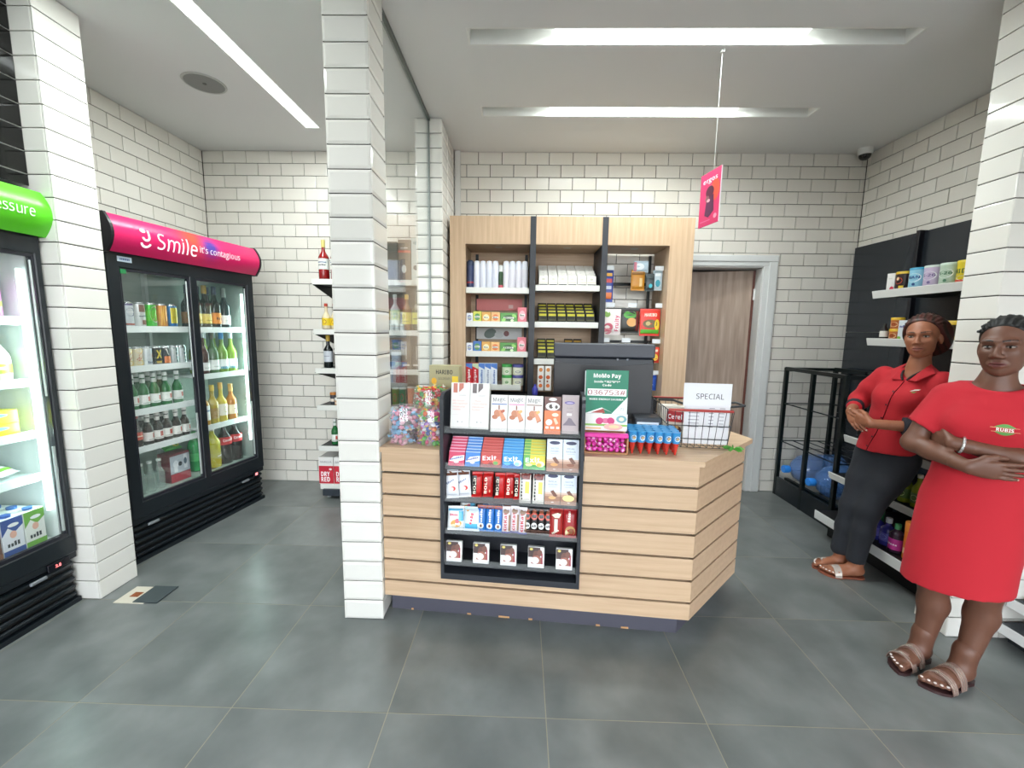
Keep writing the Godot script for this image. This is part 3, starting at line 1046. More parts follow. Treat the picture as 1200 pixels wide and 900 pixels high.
	# -- second tray: stacks of chewing gum packs, stepped back
	y = 0.801
	var gum := [["pink", "d92f5e", 0.328, 0.08, "e9407a"], ["blue", "2f7fd6", 0.409, 0.074, "4a9fe6"], ["red", "c63328", 0.484, 0.102, "8e2a22"], ["light blue", "2596dc", 0.587, 0.1, "1b6fc0"], ["green and yellow", "dfd12e", 0.688, 0.104, "3fae49"]]
	for g in gum.size():
		var q: Array = gum[g]
		var w: float = q[3]
		var ops := []
		if g < 2: ops = [["p", "f2f4fa", [0.04, 0.3, 0.3, 0.62, 0.98, 0.72, 0.98, 0.4, 0.5, 0.28]], ["s", "3b4a9a", 8, 0.5, 0.52, 0.2, 0.8, true, 0.25], ["o", "ffffff", 0.5, 0.26, 0.16, 0.07], ["r", "f4b4cc" if g == 0 else "b4d4f4", 0.0, 0.92, 1.0, 0.98]]
		else:
			ops = [["r", q[4], 0.0, 0.0, 1.0, 0.3], ["t", "ffffff", "Exit", 0.42, 0.62, 0.4, 0.66, true, 0.06], ["o", ["", "", "e06a48", "eaf6ff", "f4f0c0"][g], 0.76, 0.36, 0.2, 0.2], ["o", ["", "", "5da048", "9bd4f4", "e8b73a"][g], 0.72, 0.3, 0.12, 0.12], ["o", ["", "", "d9432f", "5bb5ea", "f7e9a0"][g], 0.25, 0.3, 0.16, 0.1]]
			ops.push_back(["r", ["", "", "e2685c", "6cc0ee", "c8dc6a"][g], 0.0, 0.93, 1.0, 0.98])
			if g == 4: ops.push_front(["r", "63b54a", 0.0, 0.3, 0.3, 1.0])
		proto("gum%d" % g, "chewing_gum_pack", carton(w - 0.002, 0.072, 0.009, q[1], ops), vm(0.3))
		for k in 6:
			var nm := "%s chewing gum pack, %s of its stepped stack on the display rack" % [q[0], ["frontmost", "second", "third", "fourth", "fifth", "rearmost"][k]]
			place("gum%d" % g, nm, "gum pack", "stacks of chewing gum packs", cp(q[2] + w / 2, y + 0.004 + k * 0.0105, -0.014 - k * 0.0150), CA, 0.34)
	# -- third tray: wafers and bars
	y = 0.641
	var white_ops := [["r", "6b4336", 0.05, 0.8, 0.95, 0.97], ["o", "8a5a48", 0.35, 0.88, 0.22, 0.07], ["o", "d83a34", 0.6, 0.34, 0.2, 0.08], ["o", "f3e6dd", 0.52, 0.33, 0.12, 0.06], ["s", "7f8aa8", 5, 0.4, 0.6, 0.12, 0.7, true, 0.5], ["r", "c9ced8", 0.1, 0.12, 0.9, 0.15]]
	proto("white_bar", "wafer_bar", pouch(0.062, 0.135, 0.022, "e9ebef", white_ops), vm(0.25))
	for i in 2: place("white_bar", "silvery white wafer bar, %s" % ["beside the rack's side panel", "partly behind its twin"][i], "snack bar", G, cp(0.352 + i * 0.055, y + 0.003, -0.012 - i * 0.02), CA, 0.22, 0.1)
	var bold_ops := [["r", "1d1513", 0.0, 0.08, 0.42, 0.86], ["t", "fff3df", "BOLD", 0.24, 0.46, 0.36, 0.62, true, PI / 2]]
	var bold_ops2 := [["t", "fff3df", "BOLD", 0.24, 0.46, 0.36, 0.62, true, PI / 2], ["r", "e8b08a", 0.6, 0.2, 0.7, 0.3]]
	proto("bold_bar", "chocolate_bar", pouch(0.05, 0.125, 0.02, "c6201f", bold_ops), vm(0.25))
	proto("bold_bar2", "chocolate_bar", pouch(0.05, 0.125, 0.02, "bb1f1e", bold_ops2), vm(0.25))
	for i in 5: place("bold_bar" if i % 2 == 0 else "bold_bar2", "red chocolate bar with vertical white lettering, %s from the pillar" % ORD[i], "chocolate bar", G, cp(0.463 + [0.0, 0.052, 0.111, 0.162, 0.203][i], y + 0.004, -0.035 - 0.012 * (i % 2)), CA + 0.25, 0.12, -0.05)
	var coco := [["r", "6e2a22", 0.0, 0.72, 1.0, 1.0], ["o", "8d3b30", 0.5, 0.82, 0.3, 0.08], ["r", "f2d65c", 0.5, 0.3, 0.85, 0.66], ["s", "3c3a38", 7, 0.2, 0.45, 0.22, 0.7, true, PI / 2], ["o", "ffffff", 0.62, 0.24, 0.25, 0.07], ["r", "b9b4ac", 0.0, 0.0, 1.0, 0.08]]
	proto("coco_bar", "coconut_bar", pouch(0.054, 0.155, 0.02, "efece4", coco), vm(0.25))
	for i in 2: place("coco_bar", "white and yellow coconut bar with brown top, %s" % ["beside the red bars", "beside the pale blue boxes"][i], "snack bar", G, cp(0.7 + i * 0.062, y + 0.002, -0.006), CA, 0.18)
	# -- fourth tray
	y = 0.479
	var pf := [["r", "5fb6dc", 0.05, 0.82, 0.95, 0.95], ["o", "e2a95a", 0.55, 0.3, 0.34, 0.16], ["o", "d96a78", 0.62, 0.4, 0.14, 0.1], ["o", "f4e3c2", 0.4, 0.22, 0.16, 0.06], ["r", "5fb6dc", 0.7, 0.4, 0.98, 0.8], ["s", "d0506a", 5, 0.42, 0.66, 0.16, 0.5, true]]
	proto("snack_pouch", "snack_bag", pouch(0.078, 0.115, 0.03, "eef2f2", pf), vm(0.25))
	var pf2 := [["r", "58b4e2", 0.0, 0.08, 1.0, 0.32], ["p", "dca24c", [0.15, 0.86, 0.9, 0.92, 0.55, 0.6]], ["s", "d8506a", 4, 0.5, 0.54, 0.3, 0.5, true, PI / 2 - 0.2], ["r", "58b4e2", 0.05, 0.9, 0.95, 0.96]]
	proto("snack_pouch2", "snack_bag", pouch(0.078, 0.115, 0.03, "e3f0f6", pf2), vm(0.25))
	place("snack_pouch", "small white and blue snack bag standing in the rack corner", "snack bag", G, cp(0.364, y + 0.003, 0.0 - 0.012), CA + 0.1, 0.25)
	place("snack_pouch2", "small blue snack bag with orange and pink print", "snack bag", G, cp(0.442, y + 0.003, -0.014), CA, 0.25)
	place("snack_pouch", "snack bag lying behind two others with its top showing", "snack bag", G, cp(0.408, y + 0.052, -0.085), CA, 0.2)
	proto("blue_box", "wafer_box", carton(0.15, 0.06, 0.04, "2f86cf", [["r", "8c4a3a", 0.0, 0.0, 1.0, 0.3], ["t", "ffffff", "Bounty", 0.45, 0.6, 0.5, 0.5, true], ["r", "b5694a", 0.7, 0.2, 1.0, 0.8]]), vm(0.3))
	place("blue_box", "blue wafer carton lying behind the blue bars", "carton", G, cp(0.56, y + 0.075, -0.11), CA, 0.0)
	var bo := [["s", "f5f8fb", 6, 0.5, 0.62, 0.42, 0.5, true, PI / 2], ["o", "dfe9ef", 0.5, 0.22, 0.35, 0.12], ["o", "8a5a3c", 0.5, 0.22, 0.14, 0.06], ["r", "a65a45", 0.0, 0.88, 1.0, 1.0]]
	proto("blue_bar", "coconut_bar", pouch(0.04, 0.125, 0.018, "2872c0", bo), vm(0.25))
	for i in 3: place("blue_bar", "blue coconut bar with white lettering, %s from the snack bags" % ORD[i], "snack bar", G, cp(0.488 + i * 0.042, y + 0.003, -0.02), CA, 0.2)
	var rw := [["t", "c62236", "KitKat", 0.4, 0.42, 0.5, 0.7, true, PI / 2], ["o", "8a6a52", 0.5, 0.82, 0.36, 0.1], ["r", "3c3f86", 0.0, 0.0, 1.0, 0.08], ["r", "a98a70", 0.78, 0.1, 1.0, 0.7]]
	proto("red_white_bar", "wafer_bar", pouch(0.04, 0.128, 0.018, "e8dfe4", rw), vm(0.25))
	for i in 3: place("red_white_bar", "white wafer bar with red lettering, %s from the blue bars" % ORD[i], "snack bar", G, cp(0.611 + i * 0.040, y + 0.003, -0.014 - 0.01 * (i % 2)), CA, 0.18)
	var bk := [["o", "c8402a", 0.5, 0.72, 0.42, 0.14], ["o", "8c4a33", 0.5, 0.9, 0.3, 0.07], ["o", "f3f3f1", 0.5, 0.36, 0.38, 0.12], ["s", "222222", 4, 0.5, 0.36, 0.16, 0.6, true], ["r", "5a4238", 0.05, 0.05, 0.95, 0.2]]
	proto("black_bar", "chocolate_bar", pouch(0.036, 0.125, 0.018, "1e1a1c", bk), vm(0.25))
	for i in 4: place("black_bar", "black chocolate bar with orange picture, %s from the red biscuit packs" % ORD[3 - i], "chocolate bar", G, cp(0.712 + i * 0.0335, y + 0.003, -0.016), CA, 0.18)
	var bi := [["p", "7a3e2c", [0.2, 0.95, 0.85, 0.95, 0.8, 0.78, 0.45, 0.72]], ["r", "e9d7a4", 0.15, 0.93, 0.85, 0.98], ["p", "f0e0b6", [0.15, 0.75, 0.4, 0.66, 0.7, 0.66, 0.85, 0.78, 0.6, 0.82]], ["r", "f4ead6", 0.36, 0.2, 0.6, 0.62], ["s", "f4ead6", 5, 0.45, 0.2, 0.12, 0.6, true, 0.6]]
	var bi2 := [["s", "f7eddc", 5, 0.42, 0.74, 0.3, 0.4, true, PI / 2], ["o", "c79a66", 0.52, 0.25, 0.38, 0.17], ["o", "8d5b3e", 0.58, 0.24, 0.16, 0.1], ["o", "f2e2b8", 0.24, 0.18, 0.1, 0.1]]
	proto("biscuit_a", "biscuit_pack", pouch(0.063, 0.142, 0.028, "a52f2c", bi), vm(0.25))
	proto("biscuit_b", "biscuit_pack", pouch(0.063, 0.142, 0.028, "a62a2b", bi2), vm(0.25))
	place("biscuit_a", "red biscuit pack with cream splash beside the black bars", "biscuit pack", G, cp(0.85, y + 0.003, -0.01), CA, 0.16)
	place("biscuit_b", "red biscuit pack with round biscuit at the rack's inner edge", "biscuit pack", G, cp(0.915, y + 0.003, -0.01), CA, 0.16)
	# -- bottom tray: five small boxes with a printed picture
	y = 0.319
	var pp := [["r", "4a3a38", 0.02, 0.5, 0.75, 0.97], ["o", "d9c76a", 0.2, 0.88, 0.1, 0.06], ["o", "6f4a40", 0.5, 0.62, 0.2, 0.2], ["o", "7d5348", 0.72, 0.72, 0.16, 0.16], ["p", "a56a5c", [0.2, 0.2, 0.3, 0.55, 0.6, 0.6, 0.9, 0.45, 0.92, 0.15]], ["o", "efe8e6", 0.45, 0.36, 0.24, 0.16], ["r", "a23c4c", 0.82, 0.12, 0.9, 0.7], ["r", "f2f1ef", 0.05, 0.03, 0.95, 0.2]]
	proto("small_box", "small_box", carton(0.078, 0.1, 0.02, "eceae8", pp), vm(0.35))
	for i in 5: place("small_box", "small white box with brown picture, %s from the pillar in the bottom tray" % ORD[i], "box", "boxes in the bottom tray of the display rack", cp(rk(535 + i * 32.6) - 0.012, y + 0.004, 0.002 - 0.012), CA, 0.14)

func candy(key: String, called: String, c1: String, c2: String, twist := true) -> void:
	var b := mb().k(c1).ball(Vector3.ZERO, Vector3(0.013, 0.010, 0.009), 8)
	b.k(c2)
	if twist:
		for s in [-1.0, 1.0]:
			b.extr(PackedVector2Array([Vector2(s * 0.011, 0.0), Vector2(s * 0.023, 0.009), Vector2(s * 0.021, 0.0), Vector2(s * 0.023, -0.009)]), -0.001, 0.001)
		b.at(0, 0, 0.0).oval(0, 0, 0.006, 0.005, 0.0092, 8)
	proto(key, called, b, vm(0.25))

func build_counter_goods() -> void:
	var y0 := 0.8925
	# ---- sweet jars beside the pillar
	var jars := [[0.09, -0.085, 0.076, 0.18, "clear plastic jar of pink and blue sweets beside the pillar"], [0.232, -0.075, 0.064, 0.175, "clear plastic jar of multicoloured wrapped sweets beside the display rack"], [0.17, -0.245, 0.088, 0.25, "tall clear jar of red and green sweets behind the two small jars"]]
	var cols := [[["d88aa4", "e7a9be"], ["6fa6cf", "9cc4e2"], ["e2b6c4", "c98ba0"], ["4a3a44", "6b5560"], ["7fb2d8", "d88aa4"]],
		[["e2662e", "f0a03c"], ["8c4fb0", "b884d0"], ["4fae4c", "c8dc58"], ["e8e4ea", "b9b4c8"], ["d8407c", "f0a0c0"], ["38509c", "e8b040"]],
		[["c8302c", "e8564a"], ["3f9a4a", "7cc060"], ["e0a83c", "f0d070"], ["b8303c", "ece6da"]]]
	for j in 3:
		var q: Array = jars[j]
		var o := thing("sweet_jar", q[4], "jar", cp(q[0], y0, q[1]), CA)
		var r: float = q[2]
		var h: float = q[3]
		var b := mb().lathe([[0.0, 0.0], [r * 0.9, 0.0], [r, 0.012], [r, h * 0.8], [r * 0.9, h * 0.9], [r * 0.88, h], [r * 0.86, h], [r * 0.875, h * 0.9], [r * 0.975, h * 0.8], [r * 0.975, 0.014], [r * 0.88, 0.003], [0.0, 0.003]], 24)
		part("jar_body", b, M.clear, o)
		part("jar_rim", mb().lathe([[r * 0.87, h - 0.006], [r * 0.93, h - 0.006], [r * 0.93, h], [r * 0.87, h]], 24), M.clear, o)
		for c in cols[j].size(): candy("candy%d_%d" % [j, c], "wrapped_sweet", cols[j][c][0], cols[j][c][1])
		var made := 0
		var layer := 0.014
		while layer < h * (0.93 if j < 2 else 1.02):
			var ring := [[r * 0.72, int(r * 0.72 * TAU / 0.029)], [r * 0.4, 5]] if layer > h * 0.75 or j == 2 else [[r * 0.72, int(r * 0.72 * TAU / 0.026)]]
			for g in ring:
				for i in g[1]:
					var a: float = TAU * (i + rng.randf() * 0.5 + layer * 20) / g[1]
					if cos(a - 0.0) < -0.45 and layer < h * 0.8: continue   # the far side is hidden by the sweets in front
					var p := Vector3(sin(a) * g[0], layer + rng.randf_range(-0.004, 0.004), cos(a) * g[0])
					if j == 2 and layer < 0.1: continue
					var pick: int = rng.randi() % cols[j].size()
					var key := "candy%d_%d" % [j, pick]
					var hue: String = [["pink", "blue", "pale pink", "dark brown", "blue and pink"], ["orange", "violet", "green", "silver", "magenta", "navy and gold"], ["red", "green", "yellow", "red and white"]][j][pick]
					if layer > h * 0.75: p = Vector3(p.x * 0.92, p.y, p.z * 0.92)
					var w := place(key, hue + [" wrapped sweet in the jar beside the pillar", " wrapped sweet in the jar beside the display rack", " wrapped sweet in the tall rear jar"][j], "sweet", ["sweets in the jar beside the pillar", "sweets in the jar beside the display rack", "sweets in the tall rear jar"][j], cp(q[0], y0, q[1]) + p)
					w.basis = Basis.from_euler(Vector3(rng.randf() * TAU, rng.randf() * TAU, rng.randf() * TAU))
					w.scale = Vector3.ONE * rng.randf_range(1.0, 1.25)
					made += 1
			layer += 0.023
	# ---- gummy sweets display carton behind the jars
	var ho := [["t", "2a2a2a", "HARIBO", 0.5, 0.9, 0.09, 0.55, true], ["t", "5a5a50", "GOLDBEARS", 0.5, 0.8, 0.05, 0.4], ["r", "f0cf2e", 0.76, 0.58, 0.96, 0.84], ["o", "e8b030", 0.16, 0.76, 0.09, 0.05], ["r", "c9946a", 0.05, 0.55, 0.8, 0.66], ["o", "b8343a", 0.3, 0.42, 0.12, 0.06], ["o", "4a9a48", 0.55, 0.4, 0.12, 0.06], ["o", "d8902c", 0.75, 0.42, 0.1, 0.07]]
	one("gummy_display_carton", carton(0.17, 0.36, 0.07, "a9a27c", ho), vm(0.4), "olive gummy sweets carton with black lettering standing behind the jars", "carton", cp(0.215, y0, -0.40), CA)
	# ---- green payment sign standing on a pink sweets carton
	var s := thing("payment_sign", "green mobile payment sign with a code number on the sweets carton", "sign", cp(1.066, y0 + 0.176, -0.085), CA)
	var b := mb().k("1f7f62").bx(Vector3(-0.097, 0.0, -0.004), Vector3(0.097, 0.205, 0.0), 0.001)
	part("board", b, vm(0.3), s)
	var z := 0.0004
	b = mb().k("eef4f2")
	b.poly(PackedVector2Array([Vector2(-0.096, 0.001), Vector2(-0.02, 0.030), Vector2(0.03, 0.006), Vector2(0.096, 0.082), Vector2(0.096, 0.001)]), z)
	b.k("1f7f62").poly(PackedVector2Array([Vector2(-0.016, 0.001), Vector2(0.025, 0.001), Vector2(0.03, 0.006), Vector2(-0.012, 0.024)]), z + 0.0002)
	b.k("a9483f").poly(PackedVector2Array([Vector2(-0.07, 0.004), Vector2(-0.012, 0.026), Vector2(-0.004, 0.004)]), z + 0.0004)
	b.k("f7f7f5").rect(-0.088, 0.085, 0.09, 0.118, z + 0.0002)
	write(b, "MoMo Pay", 0.0, 0.176, z, 0.026, 0.125, true)
	write(b, "Sende *182*8*1*", 0.0, 0.152, z, 0.014, 0.118, true)
	write(b, "Code", 0.0, 0.136, z, 0.014, 0.04, true)
	write(b, "RUBIS ENERGY SHUMBA", 0.0, 0.069, z, 0.0115, 0.155, true)
	b.k("9a2f33")
	write(b, "036753#", 0.0, 0.101, z + 0.0006, 0.03, 0.172, false)
	b.k("9aa5a2")
	write(b, "72", 0.073, 0.024, z + 0.0006, 0.016, 0.02)
	part("lettering", b, vm(0.4), s)
	part("back_sheet", mb().k("dfe6e6").bx(Vector3(-0.101, -0.004, -0.007), Vector3(0.094, 0.2, -0.0045)), vm(0.4), s)
	s = thing("sweets_carton", "pink open sweets carton with printed card under the payment sign", "carton", cp(1.066, y0, -0.095), CA)
	b = mb().k("a6764f").bx(Vector3(-0.1, 0, -0.07), Vector3(0.1, 0.008, 0.07)).k("b9845a").bx(Vector3(0.094, 0.008, -0.07), Vector3(0.1, 0.075, 0.07)).bx(Vector3(-0.1, 0.008, -0.07), Vector3(-0.094, 0.075, 0.07)).bx(Vector3(-0.094, 0.008, -0.07), Vector3(0.094, 0.17, -0.065))
	part("tray", b, vm(0.5), s)
	b = mb().k("e23fa0").bx(Vector3(-0.1, 0.076, 0.045), Vector3(0.1, 0.096, 0.07), 0.004)
	part("pink_band", b, vm(0.35), s)
	b = mb().k("efeeea").bx(Vector3(-0.1, 0.096, 0.0), Vector3(0.1, 0.176, 0.012), 0.001)
	part("card", b, vm(0.4), s)
	var pr := mb()
	printed(pr, [["r", "8fc060", 0.0, 0.28, 1.0, 0.4], ["o", "e07aa0", 0.5, 0.6, 0.1, 0.16], ["o", "d4447f", 0.36, 0.58, 0.09, 0.2, 0.4], ["o", "d4447f", 0.62, 0.6, 0.09, 0.2, -0.4], ["o", "f0b8b0", 0.68, 0.25, 0.22, 0.2], ["o", "e8d8a8", 0.7, 0.26, 0.12, 0.1], ["o", "7fb2b8", 0.86, 0.72, 0.12, 0.22], ["o", "f2ead0", 0.86, 0.72, 0.06, 0.12], ["r", "f0c898", 0.05, 0.1, 0.4, 0.2]], 0.2, 0.08, 0.0124)
	part("card_print", pr, vm(0.4), s, Vector3(0, 0.096, 0))
	candy("magenta", "wrapped_sweet", "c4208c", "e86ac0")
	candy("magenta2", "wrapped_sweet", "d84aa8", "f4b8dc")
	for k in 3:
		for i in 7:
			var w := place("magenta" if (i + k) % 3 else "magenta2", "magenta wrapped sweet in the open carton under the payment sign", "sweet", "magenta sweets in the pink carton", cp(1.066 - 0.078 + i * 0.026, y0 + 0.02 + k * 0.02, -0.04 - k * 0.012))
			w.basis = Basis.from_euler(Vector3(rng.randf_range(-0.6, 0.6), rng.randf_range(-0.5, 0.5), rng.randf() * TAU))
			w.scale = Vector3.ONE * 1.15
	# ---- jelly tubes with blue tops
	b = mb().k("c23a30").lathe([[0.0, 0.0], [0.004, 0.0], [0.006, 0.01], [0.016, 0.06]], 10)
	var jt := Node3D.new()
	jt.name = "jelly_cone"
	part("cone", b, vm(0.2), jt)
	b = mb().k("3d93cf").lathe([[0.016, 0.055], [0.0195, 0.06], [0.0195, 0.098], [0.021, 0.1], [0.021, 0.106], [0.0, 0.106]], 12)
	printed(b, [["o", "e9eef2", 0.5, 0.74, 0.36, 0.12], ["o", "c8a05a", 0.5, 0.74, 0.2, 0.06]], 0.036, 0.106, 0.0004, wrap_round(0.0195))
	part("cup", b, vm(0.3), jt)
	jt.set_meta("called", "jelly_cone")
	protos["jelly"] = jt
	for r in 4:
		for i in 6:
			place("jelly", "red jelly cone with blue cup, %s along the row %s on the counter" % [ORD[i], ["at the front", "second back", "third back", "at the rear"][r]], "jelly cone", "jelly cones in rows on the counter", cp(1.19 + i * 0.0385 + r * 0.002, y0, -0.062 - r * 0.0425), CA + 0.2)
	# ---- till: screen seen from behind, with a keypad unit beside its foot
	s = thing("till_screen", "large dark till screen seen from behind on the counter", "till", cp(1.07, y0, -0.36), CA)
	b = mb().k("20242b").bx(Vector3(-0.255, 0.10, 0.0), Vector3(0.255, 0.425, 0.035), 0.008)
	part("casing", b, vm(0.4), s)
	part("top_cover", mb().k("3b3f49").bx(Vector3(-0.257, 0.425, -0.02), Vector3(0.257, 0.497, 0.045), 0.006), vm(0.45), s)
	b = mb().k("16191f")
	b.extr(PackedVector2Array([Vector2(-0.25, 0.11), Vector2(0.25, 0.11), Vector2(0.25, 0.40), Vector2(0.12, 0.385), Vector2(-0.12, 0.385), Vector2(-0.25, 0.40)]), 0.035, 0.043)
	part("rear_panel", b, vm(0.3), s)
	part("screen", mb().k("0c0d10").bx(Vector3(-0.245, 0.11, -0.003), Vector3(0.245, 0.415, 0.0)), vm(0.15), s)
	part("foot", mb().k("23262c").bx(Vector3(-0.13, 0.0, -0.12), Vector3(0.11, 0.025, 0.02), 0.006).bx(Vector3(-0.04, 0.02, -0.02), Vector3(0.04, 0.13, 0.02), 0.004), vm(0.4), s)
	for i in 2: part("button", mb().k("888c94").ball(Vector3(0.07 + i * 0.05, 0.418, 0.046), Vector3(0.006, 0.006, 0.004), 8), vm(0.4), s)
	s = thing("receipt_printer", "dark receipt printer with keys and white sticker beside the till screen", "printer", cp(1.29, y0, -0.275), CA)
	part("housing", mb().k("2a2d33").bx(Vector3(-0.065, 0.0, -0.04), Vector3(0.065, 0.14, 0.06), 0.006), vm(0.4), s)
	part("sticker", mb().k("d6dade").bx(Vector3(-0.055, 0.088, 0.06), Vector3(0.05, 0.116, 0.0608)).k("6a6f78").rect(-0.05, 0.098, 0.04, 0.106, 0.0612), vm(0.4), s)
	for r in 2:
		for i in 6: part("key", mb().k("4b4f58").bx(Vector3(-0.057 + i * 0.0195, 0.028 + r * 0.018, 0.06), Vector3(-0.042 + i * 0.0195, 0.042 + r * 0.018, 0.0645), 0.002), vm(0.5), s)
	# ---- wire basket with a printed offer sheet
	var bk := thing("wire_basket", "black wire shopping basket with red rim standing on the counter end", "basket", cp(1.525, y0, -0.355), CA - 0.02)
	var W := 0.27
	var D := 0.32
	var H := 0.19
	var wire := mb().k("3c3f44")
	for i in 10:
		var x := -W / 2 + W * i / 9.0
		wire.tube([Vector3(x * 1.12, H, D / 2 + 0.02), Vector3(x, 0.004, D / 2), Vector3(x, 0.004, -D / 2), Vector3(x * 1.12, H, -D / 2 - 0.02)], 0.0016, 5)
	for i in 9:
		var zz := -D / 2 + D * i / 8.0
		wire.tube([Vector3(-W / 2 * 1.12, H, zz), Vector3(-W / 2, 0.004, zz), Vector3(W / 2, 0.004, zz), Vector3(W / 2 * 1.12, H, zz)], 0.0016, 5)
	for k in [0.25, 0.6, 1.0]:
		var fx: float = W / 2 * (1 + 0.12 * k)
		var fz: float = D / 2 + 0.02 * k
		wire.tube([Vector3(-fx, H * k, fz), Vector3(fx, H * k, fz), Vector3(fx, H * k, -fz), Vector3(-fx, H * k, -fz), Vector3(-fx, H * k, fz)], 0.0022, 6)
	part("wire_body", wire, vm(0.3, 0.6), bk)
	part("rim", mb().k("a8322e").bx(Vector3(-W / 2 * 1.1, H - 0.006, D / 2 + 0.017), Vector3(W / 2 * 1.1, H + 0.006, D / 2 + 0.026), 0.003).bx(Vector3(-W / 2 * 1.1, H + 0.002, -D / 2 - 0.026), Vector3(W / 2 * 0.2, H + 0.01, -D / 2 - 0.017), 0.003), vm(0.4), bk)
	part("handle", mb().k("2d2f33").tube([Vector3(W / 2 * 1.14, H, -0.06), Vector3(W / 2 + 0.10, H + 0.012, -0.03), Vector3(W / 2 + 0.12, H + 0.006, 0.03), Vector3(W / 2 * 1.14, H, 0.06)], 0.006, 8), vm(0.5), bk)
	part("handle", mb().k("2d2f33").tube([Vector3(-W / 2 * 1.0, H + 0.004, -0.1), Vector3(-W / 2 * 0.6, H + 0.016, -0.02), Vector3(-W / 2 * 0.2, H + 0.006, 0.08)], 0.006, 8), vm(0.5), bk)
	var pa := thing("offer_sheet", "white paper sheet reading special offer hung in the basket front", "paper", cp(1.56, y0 + 0.02, -0.36 + D / 2 - 0.008), CA - 0.02)
	b = mb().k("dfdfe3").bx(Vector3(-0.105, 0.0, 0.0), Vector3(0.105, 0.24, 0.002))
	part("sheet", b, vm(0.6), pa)
	b = mb().k("3a3a40")
	write(b, "OFFER 2023", 0.01, 0.205, 0.0026, 0.024, 0.15, true)
	for r in 5:
		for cc in [[-0.06, 0.05], [0.02, 0.022], [0.068, 0.022]]: b.k("8a8a92").rect(cc[0] - cc[1] / 2, 0.152 - r * 0.017, cc[0] + cc[1] / 2, 0.155 - r * 0.017, 0.0024)
	b.k("8a8a92").rect(0.01, 0.176, 0.035, 0.179, 0.0024).rect(0.058, 0.176, 0.083, 0.179, 0.0024)
	part("print", b, vm(0.6), pa)
	var fold := part("folded_top", mb().k("e2e2e6").bx(Vector3(-0.108, 0.0, 0.0), Vector3(0.108, 0.11, 0.002)), vm(0.6), pa, Vector3(-0.014, 0.192, 0.034))
	b = mb().k("333339")
	write(b, "SPECIAL", 0.012, 0.048, 0.0026, 0.034, 0.125, false)
	part("fold_print", b, vm(0.6), fold)
	# cereal box and leafy pack inside the basket
	one("cereal_box", carton(0.11, 0.17, 0.05, "e8e2d6", [["r", "c22a30", 0.25, 0.52, 1.0, 0.85], ["t", "ffffff", "Cerel", 0.62, 0.69, 0.2, 0.62, true], ["o", "5a3424", 0.6, 0.28, 0.34, 0.16], ["o", "c9a36a", 0.66, 0.36, 0.16, 0.08]]), vm(0.4), "cereal box with red panel standing inside the wire basket", "cereal box", cp(1.445, y0 + 0.008, -0.37), CA - 0.35)
	one("white_carton", carton(0.10, 0.16, 0.06, "dcd8d0", [["r", "9a9a98", 0.1, 0.3, 0.9, 0.5], ["r", "c9a080", 0.1, 0.55, 0.6, 0.8]]), vm(0.4), "pale carton standing behind the cereal box in the basket", "carton", cp(1.44, y0 + 0.008, -0.455), CA)
	var lf := mb().k("4c9a38")
	for i in 5: lf.at(0.0, 0.008, 0.0, i * 1.3).extr(PackedVector2Array([Vector2(0, 0), Vector2(0.012, 0.012), Vector2(0.032, 0.014), Vector2(0.05, 0.002), Vector2(0.03, -0.006)]), -0.0015, 0.0015)
	one("green_leaves", lf, vm(0.5), "small green leaves lying at the basket foot", "leaves", cp(1.68, y0 + 0.002, -0.17), CA)

# ------------------------------------------------------------------ drinks coolers
func curve_z(t: float) -> float:      # header section: t from 0 (bottom) to 1 (top)
	return 0.022 + 0.062 * sin(PI * clampf(0.08 + 0.84 * t, 0, 1))

func header_shell(w: float, y0: float, y1: float, paint: Callable) -> MB:
	var b := mb()
	var nx := 60
	var ny := 10
	for i in nx:
		for j in ny:
			var q := []
			var m := []
			for e in [[0, 0], [1, 0], [1, 1], [0, 1]]:
				var x: float = w * (i + e[0]) / nx
				var t: float = float(j + e[1]) / ny
				q.append(Vector3(x, lerpf(y0, y1, t), curve_z(t)))
				var d := (curve_z(t + 0.01) - curve_z(t - 0.01)) / 0.02 / (y1 - y0)
				m.append(Vector3(0, -d, 1).normalized())
			var c: Color = paint.call((i + 0.5) / nx, (j + 0.5) / ny)
			b.col = c
			b.squad(q[0], q[1], q[2], q[3], m[0], m[1], m[2], m[3])
	return b

